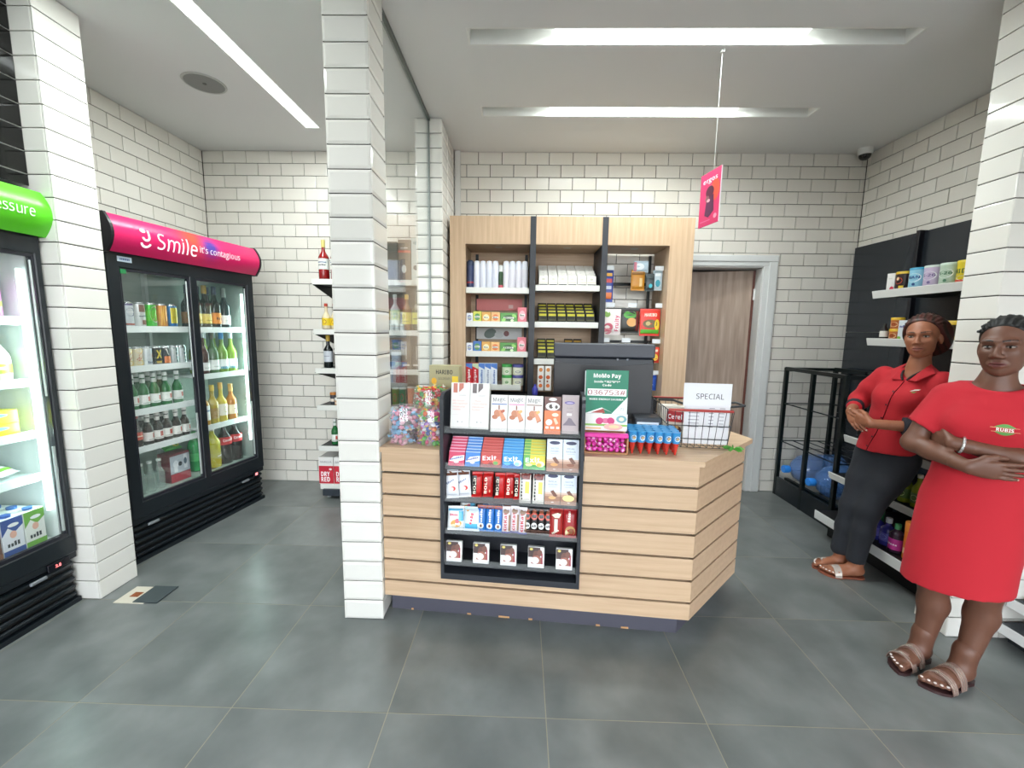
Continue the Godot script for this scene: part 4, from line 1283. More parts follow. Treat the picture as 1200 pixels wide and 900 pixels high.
func cooler(o: Node3D, w: float, dep: float, y_top: float, doors: Array, posts: Array, shelves: Array, lamp_x: Array, lining := "dfe6e4") -> void:
	var t := 0.03
	# shell
	var b := mb().k("17191d")
	b.bx(Vector3(0, 0.28, -dep), Vector3(t, y_top - 0.15, -0.02), 0.002).bx(Vector3(w - t, 0.28, -dep), Vector3(w, y_top - 0.15, -0.02), 0.002)
	b.bx(Vector3(0, 0.30, -dep), Vector3(w, 0.36, -0.02)).bx(Vector3(0, y_top - 0.18, -dep), Vector3(w, y_top, 0.0), 0.002).bx(Vector3(t, 0.36, -dep), Vector3(w - t, y_top - 0.18, -dep + 0.02))
	part("cabinet", b, vm(0.35), o)
	# pale outer side skin
	part("side_skin", mb().k("a9adb4").bx(Vector3(-0.012, 0.30, -dep), Vector3(0.0, y_top - 0.02, -0.02)), vm(0.4), o)
	# white liner
	b = mb().k(lining)
	b.bx(Vector3(t, 0.36, -dep + 0.02), Vector3(w - t, y_top - 0.18, -dep + 0.026)).bx(Vector3(t, 0.36, -dep + 0.026), Vector3(t + 0.006, y_top - 0.18, -0.03)).bx(Vector3(w - t - 0.006, 0.36, -dep + 0.026), Vector3(w - t, y_top - 0.18, -0.03))
	b.bx(Vector3(t + 0.006, 0.36, -dep + 0.026), Vector3(w - t - 0.006, 0.372, -0.03)).bx(Vector3(t + 0.006, y_top - 0.186, -dep + 0.026), Vector3(w - t - 0.006, y_top - 0.18, -0.03))
	part("liner", b, vm(0.35), o)
	# front frame
	b = mb().k("1b1d22")
	b.bx(Vector3(0, 0.28, -0.02), Vector3(w, 0.375, 0.012), 0.004).bx(Vector3(0, y_top - 0.29, -0.02), Vector3(w, y_top - 0.15, 0.012), 0.004)
	for p in posts: b.bx(Vector3(p[0], 0.36, -0.02), Vector3(p[1], y_top - 0.28, 0.012), 0.004)
	part("front_frame", b, vm(0.3), o)
	for d in doors:
		var f := part("door", mb().k("23262b").bx(Vector3(d[0] - 0.012, 0.375, -0.016), Vector3(d[1] + 0.012, 0.392, 0.006)).bx(Vector3(d[0] - 0.012, y_top - 0.305, -0.016), Vector3(d[1] + 0.012, y_top - 0.29, 0.006)).bx(Vector3(d[0] - 0.012, 0.392, -0.016), Vector3(d[0], y_top - 0.305, 0.006)).bx(Vector3(d[1], 0.392, -0.016), Vector3(d[1] + 0.012, y_top - 0.305, 0.006)), vm(0.3), o)
		part("pane", mb().bx(Vector3(d[0], 0.392, -0.01), Vector3(d[1], y_top - 0.305, -0.004)), M.pane, f)
		part("handle", mb().k("aeb6b4").bx(Vector3(d[1] - 0.016, 0.41, 0.0), Vector3(d[1] - 0.004, 0.85, 0.009), 0.002).bx(Vector3(d[1] - 0.014, 1.1, 0.0), Vector3(d[1] - 0.006, y_top - 0.32, 0.008), 0.002), vm(0.3, 0.4), f)
	# louvred base
	part("base", mb().k("101114").bx(Vector3(0.01, 0.01, -dep + 0.05), Vector3(w - 0.01, 0.28, -0.022)), vm(0.4), o)
	for i in 5:
		var s := part("louvre", mb().k("1b1d22").bx(Vector3(0.012, -0.012, -0.012), Vector3(w - 0.012, 0.012, 0.008), 0.004), vm(0.3), o, Vector3(0, 0.045 + i * 0.043, -0.012))
		s.rotation.x = 0.5
	part("kick_rail", mb().k("1b1d22").bx(Vector3(0.0, 0.245, -0.022), Vector3(w, 0.282, 0.004), 0.003).bx(Vector3(0, 0.0, -0.03), Vector3(w, 0.025, 0.002)), vm(0.3), o)
	# shelves, post and lamps
	for s in shelves:
		part("shelf", mb().k("e4ebe9").bx(Vector3(s[0], s[2] - 0.012, -dep + 0.04), Vector3(s[1], s[2], -0.075)).bx(Vector3(s[0], s[2] - 0.028, -0.078), Vector3(s[1], s[2] + 0.012, -0.07)), vm(0.35), o)
	for x in lamp_x:
		var l := part("light_tube", mb().bx(Vector3(x - 0.009, 0.52, -0.058), Vector3(x + 0.009, y_top - 0.36, -0.040), 0.003), glow(Color(0.86, 1.0, 0.97), 2.5), o)
		l.set_meta("label", "bright vertical light tube")
		var g := o.global_transform
		area(g * Vector3(x - 0.012, 1.1, -0.05), Vector2(0.02, 1.1), 0.3, Color(0.86, 1.0, 0.97), g.basis * Vector3(-1, 0, -0.35).normalized())

func build_coolers() -> void:
	# ================= pink two-door cooler
	var A := Vector3(-2.322, 0, -2.344)
	var th := deg_to_rad(82.0)
	var W := 1.058
	var o := thing("drinks_cooler", "two-door black drinks cooler with a pink curved header", "cooler", A, th)
	var sh := []
	for y in [1.432, 1.188, 0.918, 0.68]: sh.append([0.04, 0.545, y])
	for y in [1.43, 1.09, 0.71]: sh.append([0.565, W - 0.036, y])
	cooler(o, W, 0.46, 2.065, [[0.075, 0.49], [0.56, 0.985]], [[0.0, 0.066], [0.502, 0.55], [0.995, W]], sh, [W - 0.055], "a3b3ab")
	part("centre_post", mb().k("d5dcda").bx(Vector3(0.545, 0.372, -0.43), Vector3(0.565, 1.88, -0.40)), vm(0.35), o)
	# header print: magenta with an orange and violet burst behind the middle of the word
	var paint := func(u: float, v: float) -> Color:
		var c := Color("d81f63").srgb_to_linear()
		var g := func(cx, cy, r): return exp(-((u - cx) ** 2 * 9.0 + (v - cy) ** 2 * 0.35) / (r * r))
		c = c.lerp(Color("e2502f").srgb_to_linear(), clampf(g.call(0.47, 0.8, 0.26), 0, 1) * 0.95)
		c = c.lerp(Color("4a3a9a").srgb_to_linear(), clampf(g.call(0.585, 0.62, 0.17) * 1.2, 0, 1))
		return c
	var hd := part("header", header_shell(W + 0.02, 1.855, 2.06, paint), vm(0.3), o, Vector3(-0.01, 0, 0))
	for x in [0.0, W + 0.02]:
		var cap := mb().k("17191d")
		var q := PackedVector2Array([Vector2(-0.02, 1.85)])
		for i in 11: q.append(Vector2(curve_z(i / 10.0) + 0.004, lerpf(1.85, 2.064, i / 10.0)))
		q.append(Vector2(-0.02, 2.064))
		cap.t = Transform3D(Basis(Vector3(0, 0, 1), Vector3.UP, Vector3(-1, 0, 0)), Vector3(x + 0.008, 0, 0))
		cap.extr(q, 0.0, 0.016)
		part("end_cap", cap, vm(0.35), hd)
	var b := mb().k("f6e6ee")
	var on_header := func(m: MB):
		m.split(0.02)
		for i in m.v.size():
			var p := m.v[i]
			m.v[i] = Vector3(p.x, p.y, curve_z((p.y - 1.855) / 0.205) + 0.0022)
	write(b, "Smile", 0.385, 1.955, 0, 0.125, 0.265, false)
	write(b, "it's contagious", 0.705, 1.952, 0, 0.055, 0.335, false)
	# logo: a dot, a hooked stroke and a smile
	b.oval(0.168, 1.995, 0.017, 0.012, 0, 14)
	var arc := func(cx: float, cy: float, r0: float, r1: float, a0: float, a1: float):
		for i in 14:
			var u0 := lerpf(a0, a1, i / 14.0)
			var u1 := lerpf(a0, a1, (i + 1) / 14.0)
			var pt := func(rr: float, a: float): return Vector3(cx + rr * cos(a), cy + rr * sin(a), 0)
			b.quad(pt.call(r0, u0), pt.call(r1, u0), pt.call(r1, u1), pt.call(r0, u1))
	arc.call(0.182, 1.962, 0.012, 0.025, -PI * 0.95, 0.0)
	b.rect(0.194, 1.962, 0.207, 2.002)
	arc.call(0.182, 1.935, 0.022, 0.034, -PI * 0.9, -PI * 0.1)
	on_header.call(b)
	part("header_lettering", b, vm(0.4), hd)
	b = mb().k("c8d6e4").bx(Vector3(0.055, 1.808, 0.012), Vector3(0.135, 1.838, 0.016), 0.002).k("3f5f9a")
	for i in 7: b.rect(0.068 + i * 0.0078, 1.818, 0.0735 + i * 0.0078, 1.828, 0.0165)
	part("maker_badge", b, vm(0.3), o)
	b = mb().k("1f7a44").bx(Vector3(0.07, 1.742, 0.006), Vector3(0.10, 1.768, 0.010))
	part("green_sticker", b, vm(0.4), o)
	for x in [0.12, 0.86]: part("vent_badge", mb().k("9aa0a6").bx(Vector3(x - 0.035, 0.212, 0.0), Vector3(x + 0.035, 0.228, 0.012), 0.003), vm(0.3, 0.5), o)
	part("thermostat", mb().k("0b0c0e").bx(Vector3(0.945, 0.212, 0.0), Vector3(1.0, 0.262, 0.01), 0.002), vm(0.3), o)
	part("thermostat_display", mb().bx(Vector3(0.96, 0.23, 0.0095), Vector3(0.985, 0.25, 0.0106)), glow(Color(1.0, 0.06, 0.08), 1.6), o)

	# ---- drinks in it
	var G := "drinks in the pink cooler"
	can("can_a", 0.157, 0.033, "cfd6dc", [["o", "4a4a78", 0.5, 0.6, 0.4, 0.16], ["s", "f2f2f2", 6, 0.5, 0.6, 0.09, 0.6, true], ["r", "b8503a", 0.0, 0.1, 1.0, 0.16]], [[0.3, "cfd6dc"], [0.85, "6a5a8c"]])
	can("can_b", 0.157, 0.033, "d9dcda", [["r", "7d4a38", 0.2, 0.62, 0.9, 0.9], ["r", "8a4f3d", 0.4, 0.12, 1.0, 0.3], ["s", "6a7a84", 4, 0.5, 0.46, 0.12, 0.6, true]], [])
	can("can_c", 0.157, 0.033, "3fbf2c", [["o", "f0e8e0", 0.6, 0.55, 0.46, 0.34], ["o", "8a4436", 0.62, 0.55, 0.4, 0.3], ["s", "e0c0a8", 4, 0.6, 0.55, 0.1, 0.5, true, 1.2]], [])
	can("can_d", 0.157, 0.033, "d88a1e", [["p", "f2b53a", [0.2, 0.9, 0.5, 0.9, 0.4, 0.1, 0.1, 0.1]], ["r", "f3e0b0", 0.85, 0.05, 0.95, 0.95]], [])
	can("can_e", 0.157, 0.033, "2f78b8", [["r", "c8b820", 0.1, 0.2, 0.75, 0.85], ["r", "eef2f2", 0.82, 0.05, 0.92, 0.95]], [])
	var xs := [0.188, 0.259, 0.330, 0.401, 0.472]
	var f5 := ["purple and white tall beer can", "white and brown tall drink can", "green tall can with brown oval", "orange tall drink can", "blue and yellow tall drink can"]
	for i in 5: place(["can_a", "can_b", "can_c", "can_d", "can_e"][i], f5[i] + " on the top shelf of the pink cooler", "drink can", G, o.transform * Vector3(xs[i], 1.434, -0.125), th)
	can("can_f", 0.125, 0.029, "e6dcc0", [["s", "c23a2c", 4, 0.5, 0.5, 0.3, 0.9, true, 0.9], ["o", "e0b83a", 0.5, 0.8, 0.4, 0.12], ["o", "e0b83a", 0.5, 0.2, 0.4, 0.12]], [])
	can("can_g", 0.125, 0.029, "d9dee2", [["p", "3f68b0", [0.1, 0.85, 0.9, 0.9, 0.7, 0.65]], ["p", "c23a44", [0.1, 0.4, 0.8, 0.6, 0.7, 0.4]], ["s", "4a5a78", 3, 0.5, 0.2, 0.2, 0.5]], [])
	can("can_h", 0.125, 0.029, "23231f", [["t", "d8c23a", "X", 0.5, 0.58, 0.6, 0.6, true], ["r", "b59a2c", 0.2, 0.12, 0.8, 0.24]], [])
	can("can_i", 0.125, 0.029, "2a2422", [["r", "d8742c", 0.1, 0.1, 0.9, 0.45], ["p", "f0f0ee", [0.2, 0.85, 0.4, 0.85, 0.55, 0.5]]], [])
	can("can_j", 0.125, 0.029, "d4dada", [["s", "4a6a6a", 4, 0.5, 0.5, 0.3, 0.8, true, PI / 2], ["r", "8aa0a0", 0.1, 0.85, 0.9, 0.9]], [])
	xs = [0.176, 0.237, 0.298, 0.358, 0.418, 0.4775, 0.5365]
	var f7 := ["cream can with red slanted word at the shelf end", "second cream can with red slanted word", "white can with blue and red flashes", "black can with yellow cross", "black and orange can", "silver soda can", "last silver soda can by the cooler post"]
	for i in 7: place(["can_f", "can_f", "can_g", "can_h", "can_i", "can_j", "can_j"][i], f7[i] + " on the second shelf", "drink can", G, o.transform * Vector3(xs[i] - 0.02, 1.19, -0.12), th)
	bottle("beer_green", "beer_bottle", 0.222, 0.030, 0.0125, 0.115, 0.165, "1d6434", "e6e8e4", 0.024, [0.03, 0.09, "e9ece6"], [["r", "c2584a", 0.55, 0.3, 0.8, 0.8], ["r", "a8b4ae", 0.1, 0.1, 0.9, 0.2]], false, [0.165, 0.19, "dfe4de"])
	bottle("beer_dark", "beer_bottle", 0.205, 0.0285, 0.0125, 0.105, 0.15, "2b1c15", "e6e3dd", 0.024, [0.028, 0.085, "eceae4"], [["r", "c2584a", 0.5, 0.3, 0.8, 0.85], ["r", "b4aea8", 0.1, 0.1, 0.9, 0.2]], false, [0.15, 0.175, "dcd8d2"])
	bottle("beer_red", "beer_bottle", 0.205, 0.0285, 0.0125, 0.105, 0.15, "2b1512", "a8352c", 0.02, [0.05, 0.1, "d04a34"], [["r", "f0d8c0", 0.2, 0.4, 0.8, 0.55]], false)
	xs = [0.163, 0.232, 0.302, 0.378, 0.462]
	for i in 5: place("beer_green", "green beer bottle with white label, %s from the outer end of the third cooler shelf" % ORD[i], "beer bottle", G, o.transform * Vector3(xs[i], 0.92, -0.115), th + rng.randf_range(-0.3, 0.3))
	for i in 4: place("beer_green", "green beer bottle, %s in the rear row of the third cooler shelf" % ORD[i], "beer bottle", G, o.transform * Vector3([0.2, 0.268, 0.34, 0.42][i], 0.92, -0.205), th)
	for i in 4: place("beer_dark", "brown beer bottle, %s in the rear row of the fourth cooler shelf" % ORD[i], "beer bottle", G, o.transform * Vector3([0.205, 0.27, 0.335, 0.4][i], 0.682, -0.2), th)
	xs = [0.168, 0.237, 0.302, 0.365, 0.431, 0.495]
	for i in 6:
		if i == 0: place("beer_red", "dark beer bottle with orange red label at the shelf end", "beer bottle", G, o.transform * Vector3(xs[i], 0.682, -0.115), th)
		else: place("beer_dark", "brown beer bottle with white label, %s after the red-labelled one" % ORD[i - 1], "beer bottle", G, o.transform * Vector3(xs[i], 0.682, -0.115), th + rng.randf_range(-0.3, 0.3))
	bottle("clear_empty", "clear_bottle", 0.20, 0.0275, 0.012, 0.1, 0.15, "d6e2da", "dfe6e2", 0.015, [], [], true, ["cfd8c8"], 0.0)
	for i in 3: place("clear_empty", "clear glass bottle, %s from the outer end of the cooler floor" % ORD[i], "bottle", G, o.transform * Vector3([0.168, 0.226, 0.286][i], 0.374, -0.115), th)
	var rc := carton(0.145, 0.2, 0.1, "7a3038", [["r", "b8c0c8", 0.0, 0.3, 1.0, 0.92], ["o", "dfe4e8", 0.28, 0.62, 0.14, 0.14], ["o", "2a2c34", 0.5, 0.6, 0.1, 0.08], ["r", "e8ecee", 0.18, 0.34, 0.36, 0.62], ["r", "e0e4e8", 0.68, 0.4, 0.86, 0.9], ["r", "b03440", 0.0, 0.0, 1.0, 0.28], ["o", "4a6070", 0.76, 0.66, 0.08, 0.12]])
	one("bottle_carrier", rc, vm(0.4), "red and grey cardboard bottle carrier on the cooler floor", "carton", o.transform * Vector3(0.43, 0.374, -0.16), th, G)
	proto("green_pack", "snack_pack", pouch(0.12, 0.06, 0.03, "3a9a3a", [["o", "d8c83a", 0.7, 0.5, 0.2, 0.3]]), vm(0.3))
	place("green_pack", "green packet lying on the red bottle carrier", "packet", G, o.transform * Vector3(0.43, 0.592, -0.15), th, 0.9)
	# wines on the other side
	bottle("wine_gold", "wine_bottle", 0.312, 0.0385, 0.0145, 0.165, 0.225, "1d2116", "c9a23a", 0.06, [0.035, 0.105, "d9c466"], [["r", "8a7a3a", 0.2, 0.3, 0.8, 0.36]])
	bottle("wine_navy", "wine_bottle", 0.312, 0.0385, 0.0145, 0.165, 0.225, "1a1d1c", "2d3a58", 0.06, [0.035, 0.115, "dd8a30"], [["s", "5a2f18", 3, 0.5, 0.5, 0.4, 0.5, true]])
	bottle("wine_silver", "wine_bottle", 0.308, 0.0385, 0.0145, 0.165, 0.225, "1c2a2c", "8a928c", 0.07, [0.03, 0.1, "e9ecec"], [["r", "9aa4a8", 0.2, 0.4, 0.8, 0.45]])
	var wl := ["wine_gold", "wine_gold", "wine_navy", "wine_silver"]
	var wn := ["dark wine bottle with yellow label behind the cooler post", "dark wine bottle with gold neck and yellow label", "dark wine bottle with blue neck and orange label", "dark wine bottle with silver neck and white label"]
	for i in 4: place(wl[i], wn[i], "wine bottle", G, o.transform * Vector3([0.655, 0.738, 0.822, 0.908][i], 1.433, -0.125), th)
	for i in 3: place("wine_navy", "dark wine bottle, %s in the rear row of the top wine shelf" % ORD[i], "wine bottle", G, o.transform * Vector3([0.7, 0.785, 0.87][i], 1.433, -0.235), th)
	bottle("wine_rose", "wine_bottle", 0.312, 0.0385, 0.0145, 0.15, 0.225, "4a2a26", "c9d4d8", 0.04, [0.03, 0.09, "e4e6e4"], [["r", "8a8a88", 0.2, 0.3, 0.8, 0.36]])
	bottle("wine_g1", "wine_bottle", 0.312, 0.0385, 0.0145, 0.15, 0.225, "3c5a34", "2f3a2c", 0.05, [0.03, 0.105, "dfe4e0"], [["r", "9aa49a", 0.2, 0.3, 0.8, 0.36]])
	bottle("wine_g2", "wine_bottle", 0.312, 0.0385, 0.0145, 0.15, 0.225, "6f8f38", "2f7ab0", 0.055, [0.03, 0.105, "e4e8e6"], [["r", "2f8aa8", 0.0, 0.0, 1.0, 0.25]])
	bottle("wine_g3", "wine_bottle", 0.312, 0.0385, 0.0145, 0.15, 0.225, "84a23c", "c4d0d8", 0.05, [0.03, 0.105, "e6eaea"], [["r", "4a9aa8", 0.0, 0.0, 1.0, 0.2]])
	wn = ["dark rose wine bottle with white label", "deep green wine bottle with white label", "green wine bottle with blue neck", "yellow green wine bottle with silver neck"]
	for i in 4: place(["wine_rose", "wine_g1", "wine_g2", "wine_g3"][i], wn[i] + " on the middle wine shelf", "wine bottle", G, o.transform * Vector3([0.69, 0.773, 0.858, 0.945][i], 1.093, -0.125), th)
	for i in 3: place("wine_g3", "yellow green wine bottle, %s in the rear row of the middle wine shelf" % ORD[i], "wine bottle", G, o.transform * Vector3([0.73, 0.815, 0.9][i], 1.093, -0.235), th)
	bottle("wine_y1", "wine_bottle", 0.295, 0.0375, 0.0145, 0.15, 0.21, "b88a34", "d8dcdc", 0.04, [0.04, 0.15, "dfe2e0"], [["r", "6a80a8", 0.3, 0.6, 0.7, 0.7]])
	bottle("wine_y2", "wine_bottle", 0.295, 0.0375, 0.0145, 0.15, 0.21, "a9963a", "d8b83a", 0.045, [0.04, 0.12, "9a7a3a"], [])
	bottle("wine_y3", "wine_bottle", 0.305, 0.0385, 0.0145, 0.15, 0.21, "c4b244", "d2a44a", 0.05, [0.05, 0.14, "eae8d8"], [["o", "c8b060", 0.5, 0.5, 0.2, 0.25]])
	bottle("wine_y4", "wine_bottle", 0.285, 0.038, 0.0145, 0.15, 0.21, "b5773a", "dcae62", 0.06, [0.045, 0.12, "e4d2b4"], [["r", "6a4a34", 0.35, 0.5, 0.65, 0.58]])
	wn = ["amber wine bottle with tall white label", "olive wine bottle with yellow neck", "pale yellow wine bottle with white label", "copper wine bottle with cream label and cork cap"]
	for i in 4: place(["wine_y1", "wine_y2", "wine_y3", "wine_y4"][i], wn[i] + " on the lower wine shelf", "wine bottle", G, o.transform * Vector3([0.662, 0.7405, 0.818, 0.912][i], 0.713, -0.125), th)
	bottle("cola", "cola_bottle", 0.318, 0.050, 0.0150, 0.19, 0.285, "230f0d", "c8262a", 0.02, [0.155, 0.215, "c5222a"], [["t", "ffffff", "Coca-Cola", 0.5, 0.62, 0.5, 0.86, true, 0.05, true], ["r", "e0666a", 0.2, 0.16, 0.8, 0.22]])
	bottle("soda", "soda_bottle", 0.305, 0.050, 0.0150, 0.19, 0.27, "b9b52a", "d8d4c0", 0.02, [0.07, 0.115, "b4b22e"], [["o", "2f5a8a", 0.62, 0.5, 0.3, 0.4], ["s", "ffffff", 6, 0.62, 0.5, 0.4, 0.4, true]])
	place("soda", "large yellow soda bottle on the cooler floor", "soda bottle", G, o.transform * Vector3(0.718, 0.374, -0.13), th)
	place("cola", "large dark cola bottle with red label beside the yellow soda", "soda bottle", G, o.transform * Vector3(0.825, 0.374, -0.13), th)
	place("cola", "large dark cola bottle with red label nearest the cooler light", "soda bottle", G, o.transform * Vector3(0.929, 0.374, -0.13), th)
	bottle("lime", "soda_bottle", 0.30, 0.042, 0.0150, 0.19, 0.27, "1f9a4a", "2fae4a", 0.02, [0.08, 0.14, "3cba5c"], [])
	place("lime", "green soda bottle behind the cooler post", "soda bottle", G, o.transform * Vector3(0.62, 0.374, -0.19), th)

	# ================= green cooler at the picture's edge
	var gp := Vector3(-2.31, 0, -1.31)
	var g2 := thing("drinks_cooler", "black cooler with bright green header standing in the black tiled niche", "cooler", gp, PI / 2)
	var Wg := 0.70
	cooler(g2, Wg, 0.5, 2.065, [[0.075, 0.665]], [[0.0, 0.066], [0.672, Wg]], [[0.04, Wg - 0.036, 1.47], [0.04, Wg - 0.036, 1.175], [0.04, Wg - 0.036, 0.92], [0.04, Wg - 0.036, 0.705]], [Wg - 0.05])
	var gpaint := func(_u: float, _v: float) -> Color: return Color("5fd02a").srgb_to_linear()
	hd = part("header", header_shell(Wg + 0.02, 1.855, 2.06, gpaint), vm(0.3), g2, Vector3(-0.01, 0, 0))
	for x in [0.0, Wg + 0.02]:
		var cap := mb().k("5fd02a")
		var q := PackedVector2Array([Vector2(-0.02, 1.855)])
		for i in 11: q.append(Vector2(curve_z(i / 10.0) - 0.001, lerpf(1.855, 2.06, i / 10.0)))
		q.append(Vector2(-0.02, 2.06))
		cap.t = Transform3D(Basis(Vector3(0, 0, 1), Vector3.UP, Vector3(-1, 0, 0)), Vector3(x + 0.004, 0, 0))
		cap.extr(q, 0.0, 0.008)
		part("end_cap", cap, vm(0.35), hd)
	b = mb().k("eafbe0")
	write(b, "pressure", 0.545, 1.945, 0, 0.062, 0.2, false)
	on_header.call(b)
	part("header_lettering", b, vm(0.4), hd)
	part("vent_badge", mb().k("9aa0a6").bx(Vector3(0.485, 0.212, 0.0), Vector3(0.555, 0.228, 0.012), 0.003), vm(0.3, 0.5), g2)
	part("thermostat", mb().k("0b0c0e").bx(Vector3(0.56, 0.235, 0.004), Vector3(0.66, 0.272, 0.012), 0.002), vm(0.3), g2)
	b = mb().k("ff2030")
	write(b, "3.6", 0.605, 0.253, 0.0126, 0.022, 0.026, true)
	part("thermostat_display", b, glow(Color(1.0, 0.06, 0.08), 2.0), g2)
	G = "dairy and juice in the green cooler"
	tub("pink_jug", "pink_jug", 0.2, 0.045, "c86fb0", "c83a34", 0.025, [["r", "8a9a3a", 0.0, 0.3, 1.0, 0.45], ["o", "e8a8d0", 0.6, 0.75, 0.2, 0.14]], 0.75)
	for i in 2: place("pink_jug", ["pink jug with red lid nearest the light in the green cooler", "pink jug with red lid farther along the top shelf"][i], "jug", G, g2.transform * Vector3(0.585 - i * 0.11, 1.472, -0.14), PI / 2)
	bottle("milk_jug", "milk_jug", 0.215, 0.05, 0.02, 0.11, 0.19, "dfe6d0", "e4e8dc", 0.02, [0.04, 0.085, "b6c43a"], [["r", "e8ecd8", 0.1, 0.4, 0.5, 0.7]])
	for i in 3: place("milk_jug", "pale milk jug with lime label, %s from the light in the green cooler" % ORD[i], "jug", G, g2.transform * Vector3(0.585 - i * 0.112, 1.177, -0.14), PI / 2)
	var yb := carton(0.2, 0.06, 0.11, "e8dc2a", [["o", "e8eef0", 0.3, 0.5, 0.2, 0.24], ["o", "7fb8d0", 0.5, 0.66, 0.3, 0.16], ["r", "d8c820", 0.0, 0.0, 1.0, 0.18]])
	proto("yellow_carton", "juice_carton", yb, vm(0.35))
	for i in 2: place("yellow_carton", ["yellow juice carton lying on the green cooler shelf", "yellow juice carton lying on top of another"][i], "carton", G, g2.transform * Vector3(0.51, 0.922 + i * 0.062, -0.15), PI / 2)
	proto("milk_bag", "milk_bag", pouch(0.14, 0.2, 0.05, "e9eef0", [["o", "23304a", 0.6, 0.72, 0.16, 0.12], ["o", "5c8ac0", 0.25, 0.7, 0.18, 0.12], ["o", "2a2c30", 0.35, 0.4, 0.1, 0.1], ["r", "7aa83a", 0.1, 0.12, 0.9, 0.2], ["s", "2f5aa0", 4, 0.6, 0.42, 0.2, 0.3, true]]), vm(0.3))
	for i in 3: place("milk_bag", "white milk bag with blue and black print, %s from the light" % ORD[i], "milk bag", G, g2.transform * Vector3(0.55 - i * 0.15, 0.735, -0.11), PI / 2 + 0.3, 1.35, 0.0)
	var mk := [["white and green", "e9ede6", "6fae3a"], ["white and blue", "e6eaf0", "2f4f9a"], ["brown", "6f4632", "8a5a40"]]
	for k in 3:
		var q: Array = mk[k]
		var ops := [["p", q[2], [0.0, 0.55, 0.3, 0.75, 0.6, 0.6, 1.0, 0.75, 1.0, 0.98, 0.0, 0.98]], ["s", "2a2c34" if k < 2 else "e8e0d8", 4, 0.5, 0.3, 0.2, 0.6, true], ["r", q[2], 0.0, 0.0, 1.0, 0.16], ["o", "f2f4f4", 0.55, 0.8, 0.26, 0.05], ["o", "e8b4a0", 0.5, 0.55, 0.16, 0.1]]
		var pr := Node3D.new()
		pr.name = "milk_carton"
		part("box", carton(0.085, 0.18, 0.075, q[1], ops), vm(0.35), pr)
		part("screw_cap", mb().k(["3a6ab0", "2a5ab0", "8a5a40"][k]).at(0, 0.18, 0.01).lathe([[0.018, 0.0], [0.019, 0.012], [0.0, 0.012]], 12), vm(0.4), pr)
		pr.set_meta("called", "milk_carton")
		protos["milk%d" % k] = pr
		for r in 4: place("milk%d" % k, "%s milk carton, %s back in its column in the green cooler" % [q[0], ["frontmost", "second", "third", "fourth"][r]], "milk carton", G, g2.transform * Vector3(0.58 - k * 0.09, 0.374, -0.085 - r * 0.08), PI / 2)

